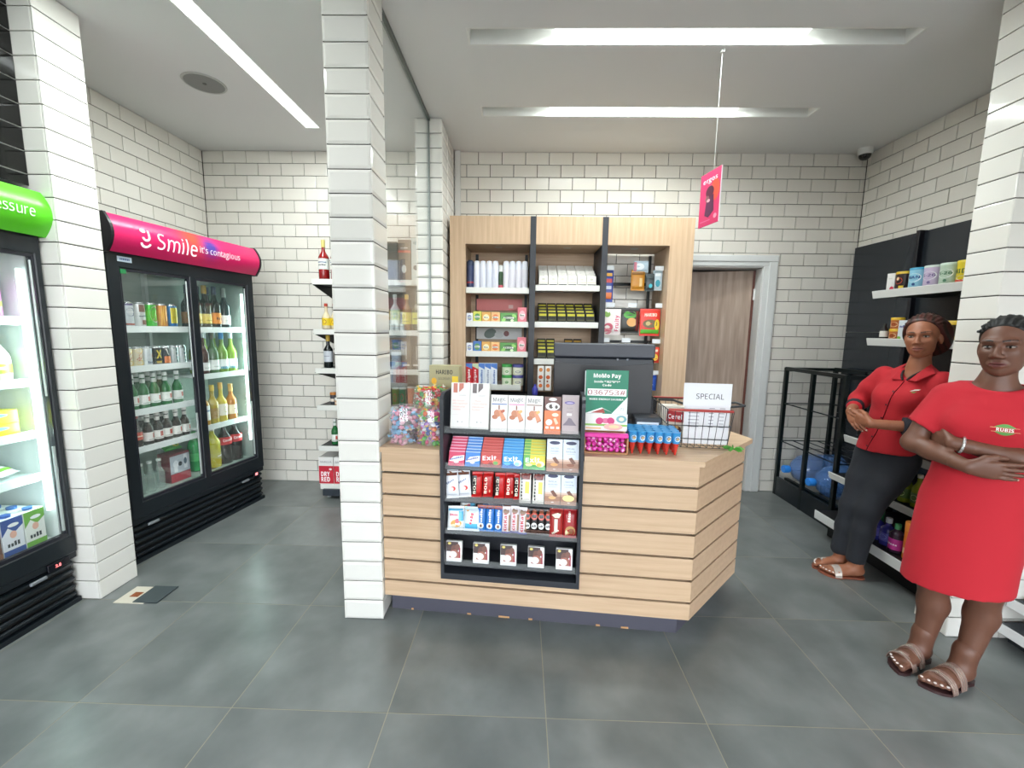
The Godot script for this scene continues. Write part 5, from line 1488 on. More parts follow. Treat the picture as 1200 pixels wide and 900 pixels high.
# ------------------------------------------------------------------ cabinet behind the counter
func build_cabinet() -> void:
	var zf := -3.40
	var zb := -3.785
	var o := thing("display_cabinet", "tall oak display cabinet with three bays behind the counter", "cabinet")
	part("side_post", mb().bx(Vector3(-0.577, 0, zb), Vector3(-0.455, 2.33, zf)), M.wood_up, o)
	part("side_post", mb().bx(Vector3(1.14, 0, zb), Vector3(1.325, 2.33, zf)), M.wood_up, o)
	for q in [[-0.455, 0.055], [0.10, 0.615], [0.66, 1.14]]:
		part("header_board", mb().bx(Vector3(q[0], 2.128, zf - 0.03), Vector3(q[1], 2.33, zf)), M.wood_up, o)
		var tp := part("bay_top", mb().bx(Vector3(q[0], 2.12, zb), Vector3(q[1], 2.128, zf - 0.001)), M.wood, o)
		part("downlight", mb().k("c9c4bc").at((q[0] + q[1]) / 2, 2.1195, zf - 0.13, 0, PI).lathe([[0.0, 0.002], [0.03, 0.002], [0.034, 0.0]], 16), vm(0.3, 0.6), tp)
		part("lower_panel", mb().bx(Vector3(q[0], 0.0, zb), Vector3(q[1], 0.90, zf - 0.1)), M.graphite, o)
	for q in [[0.055, 0.10], [0.615, 0.66]]: part("divider", mb().bx(Vector3(q[0], 0, zb), Vector3(q[1], 2.33, zf + 0.004)), M.graphite, o)
	part("back_panel", mb().bx(Vector3(-0.455, 0.9, zb), Vector3(0.055, 2.12, zb + 0.01)), M.wood, o)
	part("back_panel", mb().bx(Vector3(0.10, 0.9, zb), Vector3(0.615, 2.12, zb + 0.01)), M.wood, o)
	for x in [-0.40, 0.03]: part("upright", mb().k("26282c").bx(Vector3(x - 0.012, 0.9, zb + 0.01), Vector3(x + 0.012, 2.1, zb + 0.03)), vm(0.5), o)
	# shelves with pale price rails
	for q in [[-0.452, 0.053, 1.775], [-0.452, 0.053, 1.508], [-0.452, 0.053, 1.268], [-0.452, 0.0, 0.995], [0.102, 0.613, 1.80], [0.102, 0.613, 1.51], [0.102, 0.36, 1.212]]:
		var s := part("shelf", mb().k("cfcac2").bx(Vector3(q[0], q[2] - 0.02, zb + 0.03), Vector3(q[1], q[2], zf - 0.02)), vm(0.5), o)
		part("price_rail", mb().k("dcdcd6").bx(Vector3(q[0], q[2] - 0.034, zf - 0.02), Vector3(q[1], q[2] + 0.012, zf - 0.012), 0.002), vm(0.35), s)
	for y in [1.86, 1.645, 1.365]: part("hook_rail", mb().k("1c1d20").bx(Vector3(0.662, y - 0.012, zb + 0.03), Vector3(1.138, y + 0.012, zb + 0.05)), vm(0.4), o)
	part("upright", mb().k("1c1d20").bx(Vector3(1.085, 0.9, zb + 0.02), Vector3(1.105, 2.1, zb + 0.045)), vm(0.5), o)
	for q in [[0.70, 1.945], [1.10, 1.945], [0.72, 1.65], [0.90, 1.65], [1.12, 1.65], [0.69, 1.365], [0.86, 1.365], [1.11, 1.36], [1.12, 1.10]]:
		part("price_tag", mb().k("d9dde0").bx(Vector3(q[0] - 0.035, q[1], -3.5), Vector3(q[0] + 0.035, q[1] + 0.035, -3.497)), vm(0.4), o)
		part("hook", mb().k("9a9ea2").tube([Vector3(q[0], q[1] + 0.005, -3.5), Vector3(q[0], q[1] + 0.0, -3.74)], 0.002, 5), vm(0.3, 0.8), o)
	# ---- toiletries
	var G := "toiletries in the cabinet"
	var z := -3.47
	var y := 1.776
	proto("spray_navy", "deodorant_can", mb().k("2b3a5c").lathe([[0.0, 0.0], [0.028, 0.0], [0.03, 0.004], [0.03, 0.045, "8a2f3c"], [0.03, 0.06, "2b3a5c"], [0.03, 0.185, "25324e"], [0.029, 0.215], [0.018, 0.228], [0.0, 0.23]], 16), vm(0.3))
	place("spray_navy", "navy blue deodorant can at the cabinet post", "deodorant", G, Vector3(-0.424, y, z))
	var sp := func(key: String, base: String, dot: String):
		var b := mb().lathe([[0.0, 0.0, base], [0.024, 0.0], [0.026, 0.004], [0.026, 0.155, base], [0.026, 0.158, "e4e6ee"], [0.025, 0.2], [0.02, 0.222], [0.0, 0.228]], 16)
		printed(b, [["o", dot, 0.55, 0.45, 0.16, 0.07], ["r", "c8cce0", 0.2, 0.72, 0.8, 0.76], ["s", "5a5f88", 4, 0.5, 0.6, 0.12, 0.6], ["r", "d88aa8", 0.3, 0.1, 0.7, 0.2]], 0.048, 0.155, 0.0003, wrap_round(0.024))
		proto(key, "deodorant_can", b, vm(0.3))
	sp.call("spray_white", "dfe2ee", "2a2c3a")
	sp.call("spray_pink", "e2dfe8", "c08ab0")
	for i in 4: place("spray_white", "white spray can with black dot, %s from the navy can" % ORD[i], "deodorant", G, Vector3(-0.37 + i * 0.05, y, z))
	for i in 4: place("spray_pink", "white spray can with pink print, %s after the green bottle" % ORD[i], "deodorant", G, Vector3(-0.134 + i * 0.05, y, z))
	proto("green_roll", "roll_on_bottle", mb().lathe([[0.0, 0.0, "c85a6a"], [0.018, 0.0], [0.02, 0.03], [0.02, 0.035, "2f4a30"], [0.02, 0.12], [0.016, 0.14, "e6e8e4"], [0.016, 0.19], [0.0, 0.195]], 14), vm(0.3))
	place("green_roll", "slim green roll-on bottle among the white spray cans", "deodorant", G, Vector3(-0.177, y, z))
	var boxes := [["soap_box", "white and blue soap box", 0.055, 0.075, "e6e8ee", "8a94b8"], ["soap_box", "yellow and green soap box", 0.07, 0.09, "c8c84a", "4a8a4a"], ["soap_box", "orange soap box", 0.075, 0.085, "d8a04a", "e8d8a0"], ["soap_box", "peach soap box", 0.075, 0.085, "e0b070", "d8743a"], ["soap_box", "green leafy herbal soap box", 0.14, 0.08, "4f8f3c", "2f5a28"], ["soap_box", "pink jelly pot box", 0.075, 0.125, "d8707c", "f0b0b8"]]
	for r in 2:
		var x := -0.452
		for i in 6:
			var q: Array = boxes[i]
			var key := "soap%d_%d" % [r, i]
			var ops := [["o", q[5], 0.5, 0.5, 0.34, 0.3], ["r", "f0f0e8", 0.2, 0.42, 0.8, 0.58], ["s", "3a4a3a", 5, 0.5, 0.5, 0.2, 0.5]]
			if i == 4: ops += [["o", "8ac060", 0.2, 0.3, 0.14, 0.16, 0.6], ["o", "8ac060", 0.82, 0.7, 0.14, 0.16, -0.5], ["o", "d8e8c0", 0.7, 0.25, 0.1, 0.12]]
			if r == 1 and i == 1: q = ["soap_box", "blue and yellow soap box", 0.07, 0.09, "3a6ab0", "e0c840"]
			proto(key, "soap_box", carton(q[2] - 0.003, q[3], 0.06, q[4], ops), vm(0.35))
			place(key, "%s on the %s cabinet shelf" % [q[1], ["second", "third"][r]], "soap box", G, Vector3(x + q[2] / 2, [1.509, 1.269][r], z + 0.014))
			x += q[2]
	var shelf_card := ["pink shelf backing card with white marks", "white shelf backing card with grey leaf print"]
	one("backing_card", mb().k("e88a88").bx(Vector3(-0.2, 0, 0), Vector3(0.2, 0.1, 0.004)).k("f2c8c4").rect(0.08, 0.02, 0.12, 0.05, 0.0044), vm(0.5), shelf_card[0], "card", Vector3(-0.2, 1.62, -3.74))
	var card := mb().k("e8eaea").bx(Vector3(-0.2, 0, 0), Vector3(0.2, 0.1, 0.004))
	printed(card, [["o", "7a8a84", 0.3, 0.5, 0.14, 0.4, 0.4], ["o", "8a5a5c", 0.66, 0.5, 0.06, 0.24], ["o", "d8dcdc", 0.5, 0.4, 0.1, 0.3]], 0.4, 0.1, 0.004)
	one("backing_card", card, vm(0.5), shelf_card[1], "card", Vector3(-0.2, 1.37, -3.74))
	y = 0.996
	var tp := [["red toothpaste box", "c8202c", "ffffff"], ["red and white toothpaste box", "c8202c", "ffffff"], ["white and blue toothpaste box", "dfe8f4", "3a62b0"], ["white toothpaste box with thin print", "e6ebf2", "8a94b0"], ["white toothpaste box with blue edge", "e2e8f2", "5a78b8"]]
	for i in 5:
		var q: Array = tp[i]
		proto("paste%d" % i, "toothpaste_box", carton(0.05, 0.185, 0.04, q[1], [["p", "4a7ac8" if i != 1 else "c8d8b0", [0.0, 0.98, 1.0, 0.98, 1.0, 0.72, 0.0, 0.85]], ["t" if i < 2 else "s", q[2], "Colgate" if i < 2 else 8, 0.5, 0.4, 0.5, 0.62, true, PI / 2]]), vm(0.3))
		place("paste%d" % i, q[0] + " on the lowest cabinet shelf", "toothpaste", G, Vector3(-0.428 + i * 0.0515, y, z + 0.02))
	for i in 4:
		var lid := "3f9a48" if i % 2 == 0 else "4a4a8a"
		var key := "cream%d" % (i % 2)
		if i < 2: tub(key, "cream_jar", 0.088, 0.041 if i == 0 else 0.0455, "dfe8cc" if i == 0 else "e4e4cc", lid, 0.024, [["o", "f4f6ee", 0.5, 0.5, 0.34, 0.34], ["o", lid, 0.5, 0.45, 0.16 if i == 0 else 0.24, 0.14]])
		place(key, "%s cream jar, %s of its pile on the lowest cabinet shelf" % [["green-lidded", "navy-lidded"][i % 2], ["lower", "upper"][i / 2]], "cream jar", G, Vector3(-0.118 + (i % 2) * 0.092, y + (i / 2) * 0.0885, z))
	# ---- cigarettes on stepped trays
	G = "cigarette packs in the middle bay"
	proto("cig_white", "cigarette_pack", carton(0.072, 0.088, 0.024, "e4e2da", [["r", "2a2620", 0.05, 0.0, 0.95, 0.2], ["r", "c8b878", 0.05, 0.3, 0.95, 0.36], ["o", "b8b4a8", 0.5, 0.65, 0.2, 0.12]]), vm(0.35))
	proto("cig_black", "cigarette_pack", carton(0.072, 0.088, 0.024, "22221e", [["r", "c8c038", 0.08, 0.62, 0.92, 0.84], ["r", "4a4a30", 0.1, 0.2, 0.9, 0.3]]), vm(0.35))
	proto("cig_brown", "cigarette_pack", carton(0.072, 0.088, 0.024, "2a241c", [["r", "c89a38", 0.08, 0.6, 0.92, 0.84]]), vm(0.35))
	for lv in 3:
		for c in 6:
			if lv == 2 and (c == 2 or c == 5): continue
			for r in (5 if lv == 0 else 4):
				var key: String = ["cig_white", "cig_black", "cig_black"][lv]
				if lv == 2 and c > 2: key = "cig_brown"
				place(key, "%s cigarette pack, column %s and step %s of the %s tray" % [["white", "black and yellow", "black and yellow" if key == "cig_black" else "brown and gold"][lv], ORD[c], ORD[r], ["upper", "middle", "lower"][lv]], "cigarettes", G, Vector3(0.168 + c * 0.077, [1.802, 1.512, 1.214][lv] + 0.002 + r * 0.027, -3.46 - r * 0.05), 0, 0.25)
	proto("tall_pack", "snack_box", carton(0.05, 0.2, 0.03, "e8e4de", [["o", "d8743a", 0.5, 0.2, 0.3, 0.08], ["o", "c85a2c", 0.5, 0.55, 0.34, 0.08], ["o", "d88a4a", 0.5, 0.85, 0.3, 0.08], ["o", "8a3a22", 0.4, 0.38, 0.14, 0.04]]), vm(0.35))
	for i in 2: place("tall_pack", "tall white box with orange dots, %s below the cigarette trays" % ["first", "second"][i], "box", G, Vector3(0.16 + i * 0.06, 0.965, -3.42))
	one("blue_pump_bottle", mb().lathe([[0.0, 0.0, "3a3a9a"], [0.022, 0.0], [0.024, 0.05], [0.012, 0.065], [0.009, 0.07, "4a4ab0"], [0.009, 0.085], [0.0, 0.086]], 12), vm(0.3), "small violet blue bottle below the cigarette trays", "bottle", Vector3(0.095 + 0.02, 0.935, -3.37))
	# ---- hanging packets in the third bay
	G = "packets hanging in the cabinet"
	var hang := [["brush_pack", "blue and orange brush pack hanging by the divider", 0.075, 0.26, 0.702, 1.69, "3a4a9a", [["r", "e07a3a", 0.15, 0.1, 0.85, 0.3], ["r", "c8d0e4", 0.2, 0.4, 0.8, 0.5], ["r", "d84a4a", 0.15, 0.6, 0.85, 0.72], ["r", "e8b04a", 0.15, 0.8, 0.85, 0.9]]],
		["tobacco_pouch", "orange brown packet hanging in the top row", 0.11, 0.165, 0.935, 1.785, "c8882a", [["r", "8a5a1c", 0.05, 0.75, 0.95, 0.95], ["r", "e8c88a", 0.6, 0.2, 0.8, 0.6]]],
		["dark_packet", "dark grey packet with teal mark hanging in the top row", 0.07, 0.14, 1.03, 1.78, "3c4648", [["o", "3ab8c8", 0.55, 0.3, 0.2, 0.12]]],
		["blister_pack", "pale blue blister pack hanging at the oak post", 0.075, 0.16, 1.098, 1.79, "c4d8e2", [["o", "2f9ab0", 0.5, 0.35, 0.26, 0.18], ["r", "e8f0f4", 0.2, 0.7, 0.8, 0.85]]],
		["charger_pack", "pale pack with blue cable hanging high in the third bay", 0.12, 0.09, 0.955, 1.93, "b8ccd8", [["o", "e8eef2", 0.4, 0.5, 0.3, 0.3], ["r", "c87a8a", 0.02, 0.1, 0.2, 0.9]]],
		["sweets_bag", "white and pink gum sweets bag reading fruity", 0.145, 0.21, 0.737, 1.425, "e6dcd8", [["o", "c8566a", 0.3, 0.3, 0.26, 0.16], ["o", "d88a94", 0.28, 0.14, 0.22, 0.12], ["o", "7aa048", 0.22, 0.8, 0.18, 0.12], ["r", "f0e8e8", 0.6, 0.05, 0.95, 0.95], ["t", "d0406a", "Fruity", 0.78, 0.45, 0.3, 0.62, true, PI / 2]]],
		["sweets_bag", "dark sweets bag with green and orange fruit", 0.15, 0.2, 0.888, 1.44, "2a2a22", [["o", "4a9a3a", 0.5, 0.75, 0.36, 0.16], ["o", "d8a05a", 0.6, 0.45, 0.28, 0.18], ["r", "6a2420", 0.82, 0.1, 1.0, 0.9]]],
		["sweets_bag", "red and green gummy bag at the oak post", 0.165, 0.22, 1.05, 1.42, "d8382c", [["t", "f4e8d8", "HARIBO", 0.52, 0.78, 0.16, 0.6, true], ["o", "6a5a3a", 0.5, 0.45, 0.36, 0.16], ["o", "b8a46a", 0.4, 0.46, 0.12, 0.08], ["r", "5ab03a", 0.05, 0.08, 0.95, 0.24], ["o", "e8c83a", 0.84, 0.42, 0.13, 0.2]]],
		["sweets_bag", "small red and yellow bag hanging below the gummy bag", 0.075, 0.13, 1.1, 1.2, "d0402c", [["r", "f0d8c0", 0.2, 0.7, 0.8, 0.84], ["o", "e8c040", 0.5, 0.35, 0.36, 0.22]]],
		["snack_bag", "blue packet hanging lowest beside the till screen", 0.075, 0.13, 1.098, 0.965, "2a56b8", [["t", "f0f4fa", "L", 0.45, 0.5, 0.4, 0.3, true]]]]
	for i in hang.size():
		var q: Array = hang[i]
		proto("hang%d" % i, q[0], pouch(q[2], q[3], 0.022, q[6], q[7]), vm(0.3))
		place("hang%d" % i, q[1], "packet", G, Vector3(q[4], q[5], -3.525 + 0.012 * (i % 3)), 0.0)

# ------------------------------------------------------------------ wall shelving seen past the pillar and through the glass
func build_gondola() -> void:
	var x0 := -1.70
	var x1 := -0.815
	var zf := -3.42
	var o := thing("goods_shelving", "black wall shelving of bottles behind the white tiled pillar", "shelving")
	part("back_panel", mb().k("1f2124").bx(Vector3(-1.52, 0.05, -3.795), Vector3(x1, 2.1, -3.775)), vm(0.5), o)
	part("base", mb().k("2c343c").bx(Vector3(x0 + 0.03, 0.03, -3.775), Vector3(x1, 0.085, zf + 0.03)), vm(0.5), o)
	for x in [x0 + 0.06, x1 - 0.06]: part("foot", mb().k("b0b4b6").at(x, 0, zf - 0.02).lathe([[0.0, 0.0], [0.016, 0.0], [0.016, 0.008], [0.006, 0.01], [0.006, 0.03]], 10), vm(0.4), o)
	for y in [1.83, 1.43, 1.11, 0.80, 0.45, 0.115]:
		var s := part("shelf", mb().k("23252a").bx(Vector3(x0, y - 0.028, -3.775), Vector3(x1, y, zf)), vm(0.5), o)
		part("price_rail", mb().k("e2e2dc").bx(Vector3(x0, y - 0.036, zf), Vector3(x1, y + 0.008, zf + 0.008), 0.002), vm(0.35), s)
		if y > 1.0: part("bracket", mb().k("17181b").at(x0, 0, 0, PI / 2).extr(PackedVector2Array([Vector2(-zf - 0.02, y - 0.028), Vector2(3.77, y - 0.028), Vector2(3.77, y - 0.12)]), 0.0, 0.006), vm(0.5), s)
	var G := "bottles on the wall shelving"
	var z := -3.48
	bottle("red_liqueur", "liqueur_bottle", 0.315, 0.042, 0.014, 0.17, 0.235, "8a1a1c", "c4b46a", 0.06, [0.08, 0.165, "dfe2dc"], [["r", "3a5a8a", 0.1, 0.62, 0.9, 0.7], ["s", "3a3a4a", 6, 0.5, 0.42, 0.22, 0.7, true]])
	for i in 2: place("red_liqueur", ["red liqueur bottle at the open end of the top shelf", "red liqueur bottle half hidden by the pillar"][i], "bottle", G, Vector3(-1.622 + i * 0.1, 1.838, z))
	bottle("rum", "rum_bottle", 0.21, 0.034, 0.012, 0.09, 0.15, "d8c9a8", "b8422c", 0.025, [0.03, 0.09, "e4c62c"], [["o", "8a2c22", 0.5, 0.5, 0.2, 0.3]])
	for i in 3: place("rum", "small yellow-labelled rum bottle, %s from the shelf end" % ORD[i], "bottle", G, Vector3(-1.62 + i * 0.062, 1.438, z - 0.02 * (i % 2)))
	bottle("wine_w", "wine_bottle", 0.27, 0.0365, 0.0145, 0.145, 0.195, "14161a", "c8a83c", 0.05, [0.05, 0.14, "c4c8d0"], [["r", "8a8e98", 0.2, 0.5, 0.8, 0.56]])
	bottle("wine_b", "wine_bottle", 0.27, 0.0365, 0.0145, 0.145, 0.195, "18120f", "c8a83c", 0.05, [0.05, 0.16, "2a2624"], [["r", "d8d4cc", 0.1, 0.7, 0.9, 0.95]])
	place("wine_w", "black wine bottle with pale label at the shelf end", "wine bottle", G, Vector3(-1.615, 1.118, z))
	place("wine_b", "black wine bottle with dark label beside the pillar", "wine bottle", G, Vector3(-1.53, 1.118, z))
	var tin := ["3a3a40", "c8a07a", "a8aab4", "b4b0bc"]
	for i in 4:
		tub("tin%d" % i, "small_tin", 0.10 if i != 1 else 0.06, 0.024, tin[i], "d8d8d4" if i > 0 else "b8742c", 0.02, [["r", "e8d8c8", 0.15, 0.3, 0.85, 0.6]])
		place("tin%d" % i, ["dark spice jar with orange lid", "short tan jar", "grey mauve jar", "pale mauve jar"][i] + " on the fourth wall shelf", "jar", G, Vector3(-1.59 + i * 0.052, 0.808, z + (0.03 if i == 1 else 0.0)))
	place("beer_green", "green beer bottle on the fifth wall shelf beside the pillar", "beer bottle", G, Vector3(-1.585, 0.458, z), 0.4)
	place("beer_green", "green beer bottle almost hidden by the pillar", "beer bottle", G, Vector3(-1.52, 0.458, z - 0.05), -0.4)
	var wb := carton(0.125, 0.235, 0.17, "e4e2de", [["r", "c8283c", 0.0, 0.02, 1.0, 0.68], ["t", "7a7a84", "NAMAQUA", 0.5, 0.82, 0.1, 0.78], ["t", "ffffff", "DRY", 0.44, 0.38, 0.24, 0.6, true], ["t", "ffffff", "RED", 0.44, 0.18, 0.24, 0.6, true], ["o", "f0e8e4", 0.8, 0.56, 0.1, 0.04]])
	proto("wine_box", "wine_box", wb, vm(0.4))
	for i in 2: place("wine_box", ["white and red wine box at the end of the bottom shelf", "white and red wine box half behind the pillar"][i], "wine box", G, Vector3(-1.645 + i * 0.13, 0.124, z - 0.02))
	# seen through the glass
	var spirit := [["dark_box", "dark grey spirit box seen through the glass on the top shelf", 0.085, 0.30, "3a3630", -1.05], ["brown_box", "brown spirit box with red stripe seen through the glass", 0.10, 0.315, "6a5848", -0.948], ["white_box", "white box with black splash seen through the glass", 0.07, 0.33, "c4ccc8", -0.858]]
	for i in 3:
		var q: Array = spirit[i]
		var ops := [["r", "2a3450", 0.1, 0.05, 0.9, 0.5]] if i == 0 else ([["r", "c8523c", 0.0, 0.68, 1.0, 0.74], ["s", "d8d0c4", 4, 0.5, 0.8, 0.06, 0.6], ["o", "c8c4bc", 0.45, 0.28, 0.2, 0.1]] if i == 1 else [["o", "2a2a2c", 0.5, 0.3, 0.3, 0.06], ["o", "8a9a98", 0.5, 0.88, 0.3, 0.04]])
		proto("sp%d" % i, "spirit_box", carton(q[2], q[3], 0.085, q[4], ops), vm(0.45))
		place("sp%d" % i, q[1], "box", G, Vector3(q[5], 1.838, z))
	bottle("clear_spirit", "spirit_bottle", 0.29, 0.04, 0.014, 0.16, 0.22, "aab8ba", "c8d0d2", 0.04, [0.04, 0.15, "c4ccc8"], [["o", "d8c84a", 0.5, 0.6, 0.2, 0.12]])
	bottle("whisky_y", "spirit_bottle", 0.29, 0.038, 0.014, 0.16, 0.22, "8a5a2c", "d8b04a", 0.04, [0.05, 0.145, "d8c83a"], [["o", "c8743a", 0.5, 0.6, 0.16, 0.14], ["r", "8a7a2a", 0.2, 0.2, 0.8, 0.26]])
	bottle("whisky_g", "spirit_bottle", 0.29, 0.038, 0.014, 0.16, 0.22, "4a4a28", "3a3a2c", 0.05, [0.05, 0.145, "c8c83c"], [["r", "7a7a2a", 0.2, 0.4, 0.8, 0.5]])
	place("clear_spirit", "clear spirit bottle seen through the glass on the second shelf", "bottle", G, Vector3(-1.045, 1.438, z))
	place("whisky_y", "amber spirit bottle with yellow label seen through the glass", "bottle", G, Vector3(-0.948, 1.438, z))
	place("whisky_g", "olive spirit bottle with yellow label beside the rear pillar", "bottle", G, Vector3(-0.866, 1.438, z))
	for i in 3:
		tub("cup%d" % i, "small_cup", 0.05, 0.018, "d4dcdc", "c4d0d0", 0.008)
		place("cup%d" % i, "small pale cup, %s in front of the spirit bottles" % ORD[i], "cup", G, Vector3(-1.06 + i * 0.042, 1.438, z + 0.042))
	tub("blue_jar", "drink_jar", 0.14, 0.042, "9ab0c8", "c8d0d8", 0.03, [["o", "4a6aa0", 0.5, 0.5, 0.34, 0.3]])
	place("blue_jar", "blue and white jar seen through the glass on the third shelf", "jar", G, Vector3(-1.04, 1.118, z))
	for i in 2:
		proto("malt%d" % i, "spirit_box", carton(0.08, 0.27, 0.08, ["6e6058", "5c5048"][i], [["r", "b8b0a4", 0.46, 0.3, 0.56, 0.7], ["r", "d4ccc0", 0.15, 0.1, 0.85, 0.16]]), vm(0.45))
		place("malt%d" % i, ["grey brown spirit box on the third shelf", "darker brown spirit box beside the rear pillar"][i], "box", G, Vector3(-0.95 + i * 0.086, 1.118, z))
	var tb := [["olive_can", "olive green crisps tube", "6a7a2c", -1.055, 0.15], ["green_can", "green and red drink tin", "3a7a4a", -0.995, 0.15], ["orange_tube", "orange paper tube", "c8664a", -0.925, 0.16], ["orange_tube", "orange paper tube beside the rear pillar", "c8603f", -0.86, 0.16]]
	for i in 4:
		var q: Array = tb[i]
		tub("tb%d" % i, q[0], q[4], 0.028, q[2], "c8ccca", 0.012, [["o", "b83a34" if i < 2 else "d88a6c", 0.5, 0.5, 0.26, 0.26]])
		place("tb%d" % i, q[1] + " on the fourth shelf through the glass", "tube", G, Vector3(q[3], 0.808, z))

# ------------------------------------------------------------------ right-hand wall: shelving, water rack and the near gondola
func build_right() -> void:
	var o := thing("goods_shelving", "black wall shelving of tins and jars behind the two assistants", "shelving")
	var dp := thing("dark_wall_panel", "dark steel wall panel behind the water bottle rack", "panel")
	for r in 3:
		part("back_panel", mb().bx(Vector3(2.835, 0.05 + r * 0.714, -3.15), Vector3(2.86, 0.05 + (r + 1) * 0.714 - 0.004, -2.12)), M.black, o)
		part("panel_sheet", mb().bx(Vector3(2.835, 0.05 + r * 0.714, -3.77), Vector3(2.86, 0.05 + (r + 1) * 0.714 - 0.004, -3.172)), M.black, dp)
	for z in [-3.158, -2.16]: part("upright", mb().k("121416").bx(Vector3(2.80, 0.0, z - 0.014), Vector3(2.86, 2.195, z + 0.014), 0.002), vm(0.4), o)
	var z0 := -3.05
	var z1 := -2.115
	for q in [[1.745, 2.46], [1.42, 2.46], [1.03, 2.44], [0.72, 2.38], [0.44, 2.30]]:
		var s := part("shelf", mb().k("1c1e22").bx(Vector3(q[1], q[0] - 0.03, z0), Vector3(2.84, q[0], z1)), vm(0.5), o)
		part("price_rail", mb().k("dcdcd8").at(q[1], q[0] - 0.012, 0, 0, 0, 0.25).bx(Vector3(-0.014, -0.026, z0), Vector3(-0.004, 0.026, z1), 0.002), vm(0.35), s)
	var bd := part("base_deck", mb().k("17191c").bx(Vector3(2.15, 0.16, -2.95), Vector3(2.84, 0.19, z1)).bx(Vector3(2.25, 0.0, -2.95), Vector3(2.3, 0.16, z1)), vm(0.5), o)
	part("price_rail", mb().k("d8dad8").bx(Vector3(2.142, 0.135, -2.95), Vector3(2.15, 0.195, z1), 0.002), vm(0.35), bd)
	var G := "tins and jars on the dark wall shelving"
	var X := 2.535
	var y := 1.747
	# turn: labels face the aisle (-x), a little to the camera
	var tn := -PI / 2 + 0.25
	proto("pill_box", "white_box", carton(0.05, 0.125, 0.04, "dedcd8", [["o", "c8344a", 0.7, 0.16, 0.26, 0.14], ["r", "c8c4c0", 0.2, 0.7, 0.7, 0.74]]), vm(0.4))
	place("pill_box", "white box with red corner at the shelf end", "box", G, Vector3(X, y, -3.0), tn)
	tub("cocoa", "cocoa_tin", 0.125, 0.043, "2a1c16", "d8b02a", 0.016, [["o", "b8402c", 0.45, 0.6, 0.26, 0.2], ["r", "e0c23a", 0.5, 0.1, 0.8, 0.3], ["o", "e8c8a0", 0.4, 0.72, 0.1, 0.1]])
	place("cocoa", "dark cocoa tin with yellow lid", "tin", G, Vector3(X, y, -2.915), tn)
	var mk := [["nan_tin", "blue milk powder tin", "8fc4d8", "3a9ac0", "NAN", "2a4a8a"], ["lilac_tin", "lilac milk powder tin", "c4b2cc", "c8d4cc", "S-26", "6a5a8a"], ["green_tin", "pale green milk powder tin", "b4c8b4", "c8d8cc", "S-26", "4a7a5a"], ["yellow_tin", "yellow milk powder tin with red foot", "d8c02c", "e0cc3a", "NIDO", "2a5a3a"]]
	for i in 4:
		var q: Array = mk[i]
		var ops := [["o", "eef0ee", 0.5, 0.6, 0.42, 0.22], ["t", q[5], q[4], 0.5, 0.62, 0.2, 0.7, true], ["o", q[5], 0.55, 0.26, 0.09, 0.07]]
		if i == 3: ops = [["t", q[5], q[4], 0.5, 0.62, 0.28, 0.9, true], ["r", "c84a3a", 0.0, 0.0, 1.0, 0.22], ["o", "d8dcd4", 0.5, 0.3, 0.3, 0.1]]
		tub("mk%d" % i, "milk_powder_tin", 0.135, 0.047, q[2], q[3], 0.014, ops)
		place("mk%d" % i, q[1] + " on the upper dark shelf", "tin", G, Vector3(X, y, -2.812 + i * 0.1), tn)
	y = 1.422
	tub("sauce", "spread_jar", 0.075, 0.036, "b4622c", "dab02c", 0.018, [["o", "e8c89a", 0.5, 0.5, 0.34, 0.3], ["o", "8a3a22", 0.5, 0.5, 0.16, 0.14]])
	place("sauce", "lower brown spread jar with yellow lid", "jar", G, Vector3(X, y, -2.925), tn)
	place("sauce", "upper brown spread jar with yellow lid stacked on another", "jar", G, Vector3(X + 0.003, y + 0.0755, -2.925), tn)
	proto("dark_bottle", "sauce_bottle", mb().lathe([[0.0, 0.0, "2a2422"], [0.022, 0.0], [0.024, 0.01], [0.024, 0.02, "d8d4cc"], [0.024, 0.06, "2a2422"], [0.01, 0.09], [0.01, 0.11], [0.0, 0.112]], 14), vm(0.2))
	place("dark_bottle", "small dark sauce bottle beside the spread jars", "bottle", G, Vector3(X - 0.03, y, -2.985), tn)
	for i in 2:
		proto("carton%d" % i, "milk_box", carton(0.055, 0.13, 0.055, "d4d8dc", [["s", "3a4a8a", 4, 0.5, 0.7, 0.2, 0.7, true], ["o", "8ac04a", 0.2, 0.12, 0.2, 0.08], ["r", "7a6ab0", 0.8, 0.0, 1.0, 0.8]]), vm(0.4))
		place("carton%d" % i, ["white carton beside the spread jars", "white carton half hidden by the woman's hair"][i], "carton", G, Vector3(X, y, -2.855 + i * 0.075), tn)
	tub("tall_jar", "spread_jar", 0.12, 0.045, "3a2c1c", "d8b428", 0.024, [["r", "d8b428", 0.0, 0.0, 1.0, 0.3]])
	place("tall_jar", "dark jar with yellow lid beside the pillar", "jar", G, Vector3(X, y, -2.535), tn)
	tub("blue_lid", "spread_jar", 0.082, 0.045, "d8c23a", "3a3a9a", 0.022, [["s", "3a3a8a", 4, 0.5, 0.5, 0.3, 0.7, true]])
	for i in 2: place("blue_lid", "yellow jar with blue lid, %s of the pile beside the pillar" % ["lower", "upper"][i], "jar", G, Vector3(X - 0.02, y + i * 0.083, -2.435), tn)
	proto("paper_pack", "tea_packet", carton(0.06, 0.11, 0.06, "c8d0d8", [["o", "5a6a80", 0.5, 0.6, 0.3, 0.2], ["r", "8a98a8", 0.2, 0.2, 0.8, 0.26]]), vm(0.4))
	for i in 2: place("paper_pack", "pale grey packet, %s on the shelf beside the woman in black trousers" % ORD[i], "packet", G, Vector3(2.50, 1.032, -2.97 + i * 0.09), tn)
	# lower shelves
	y = 0.442
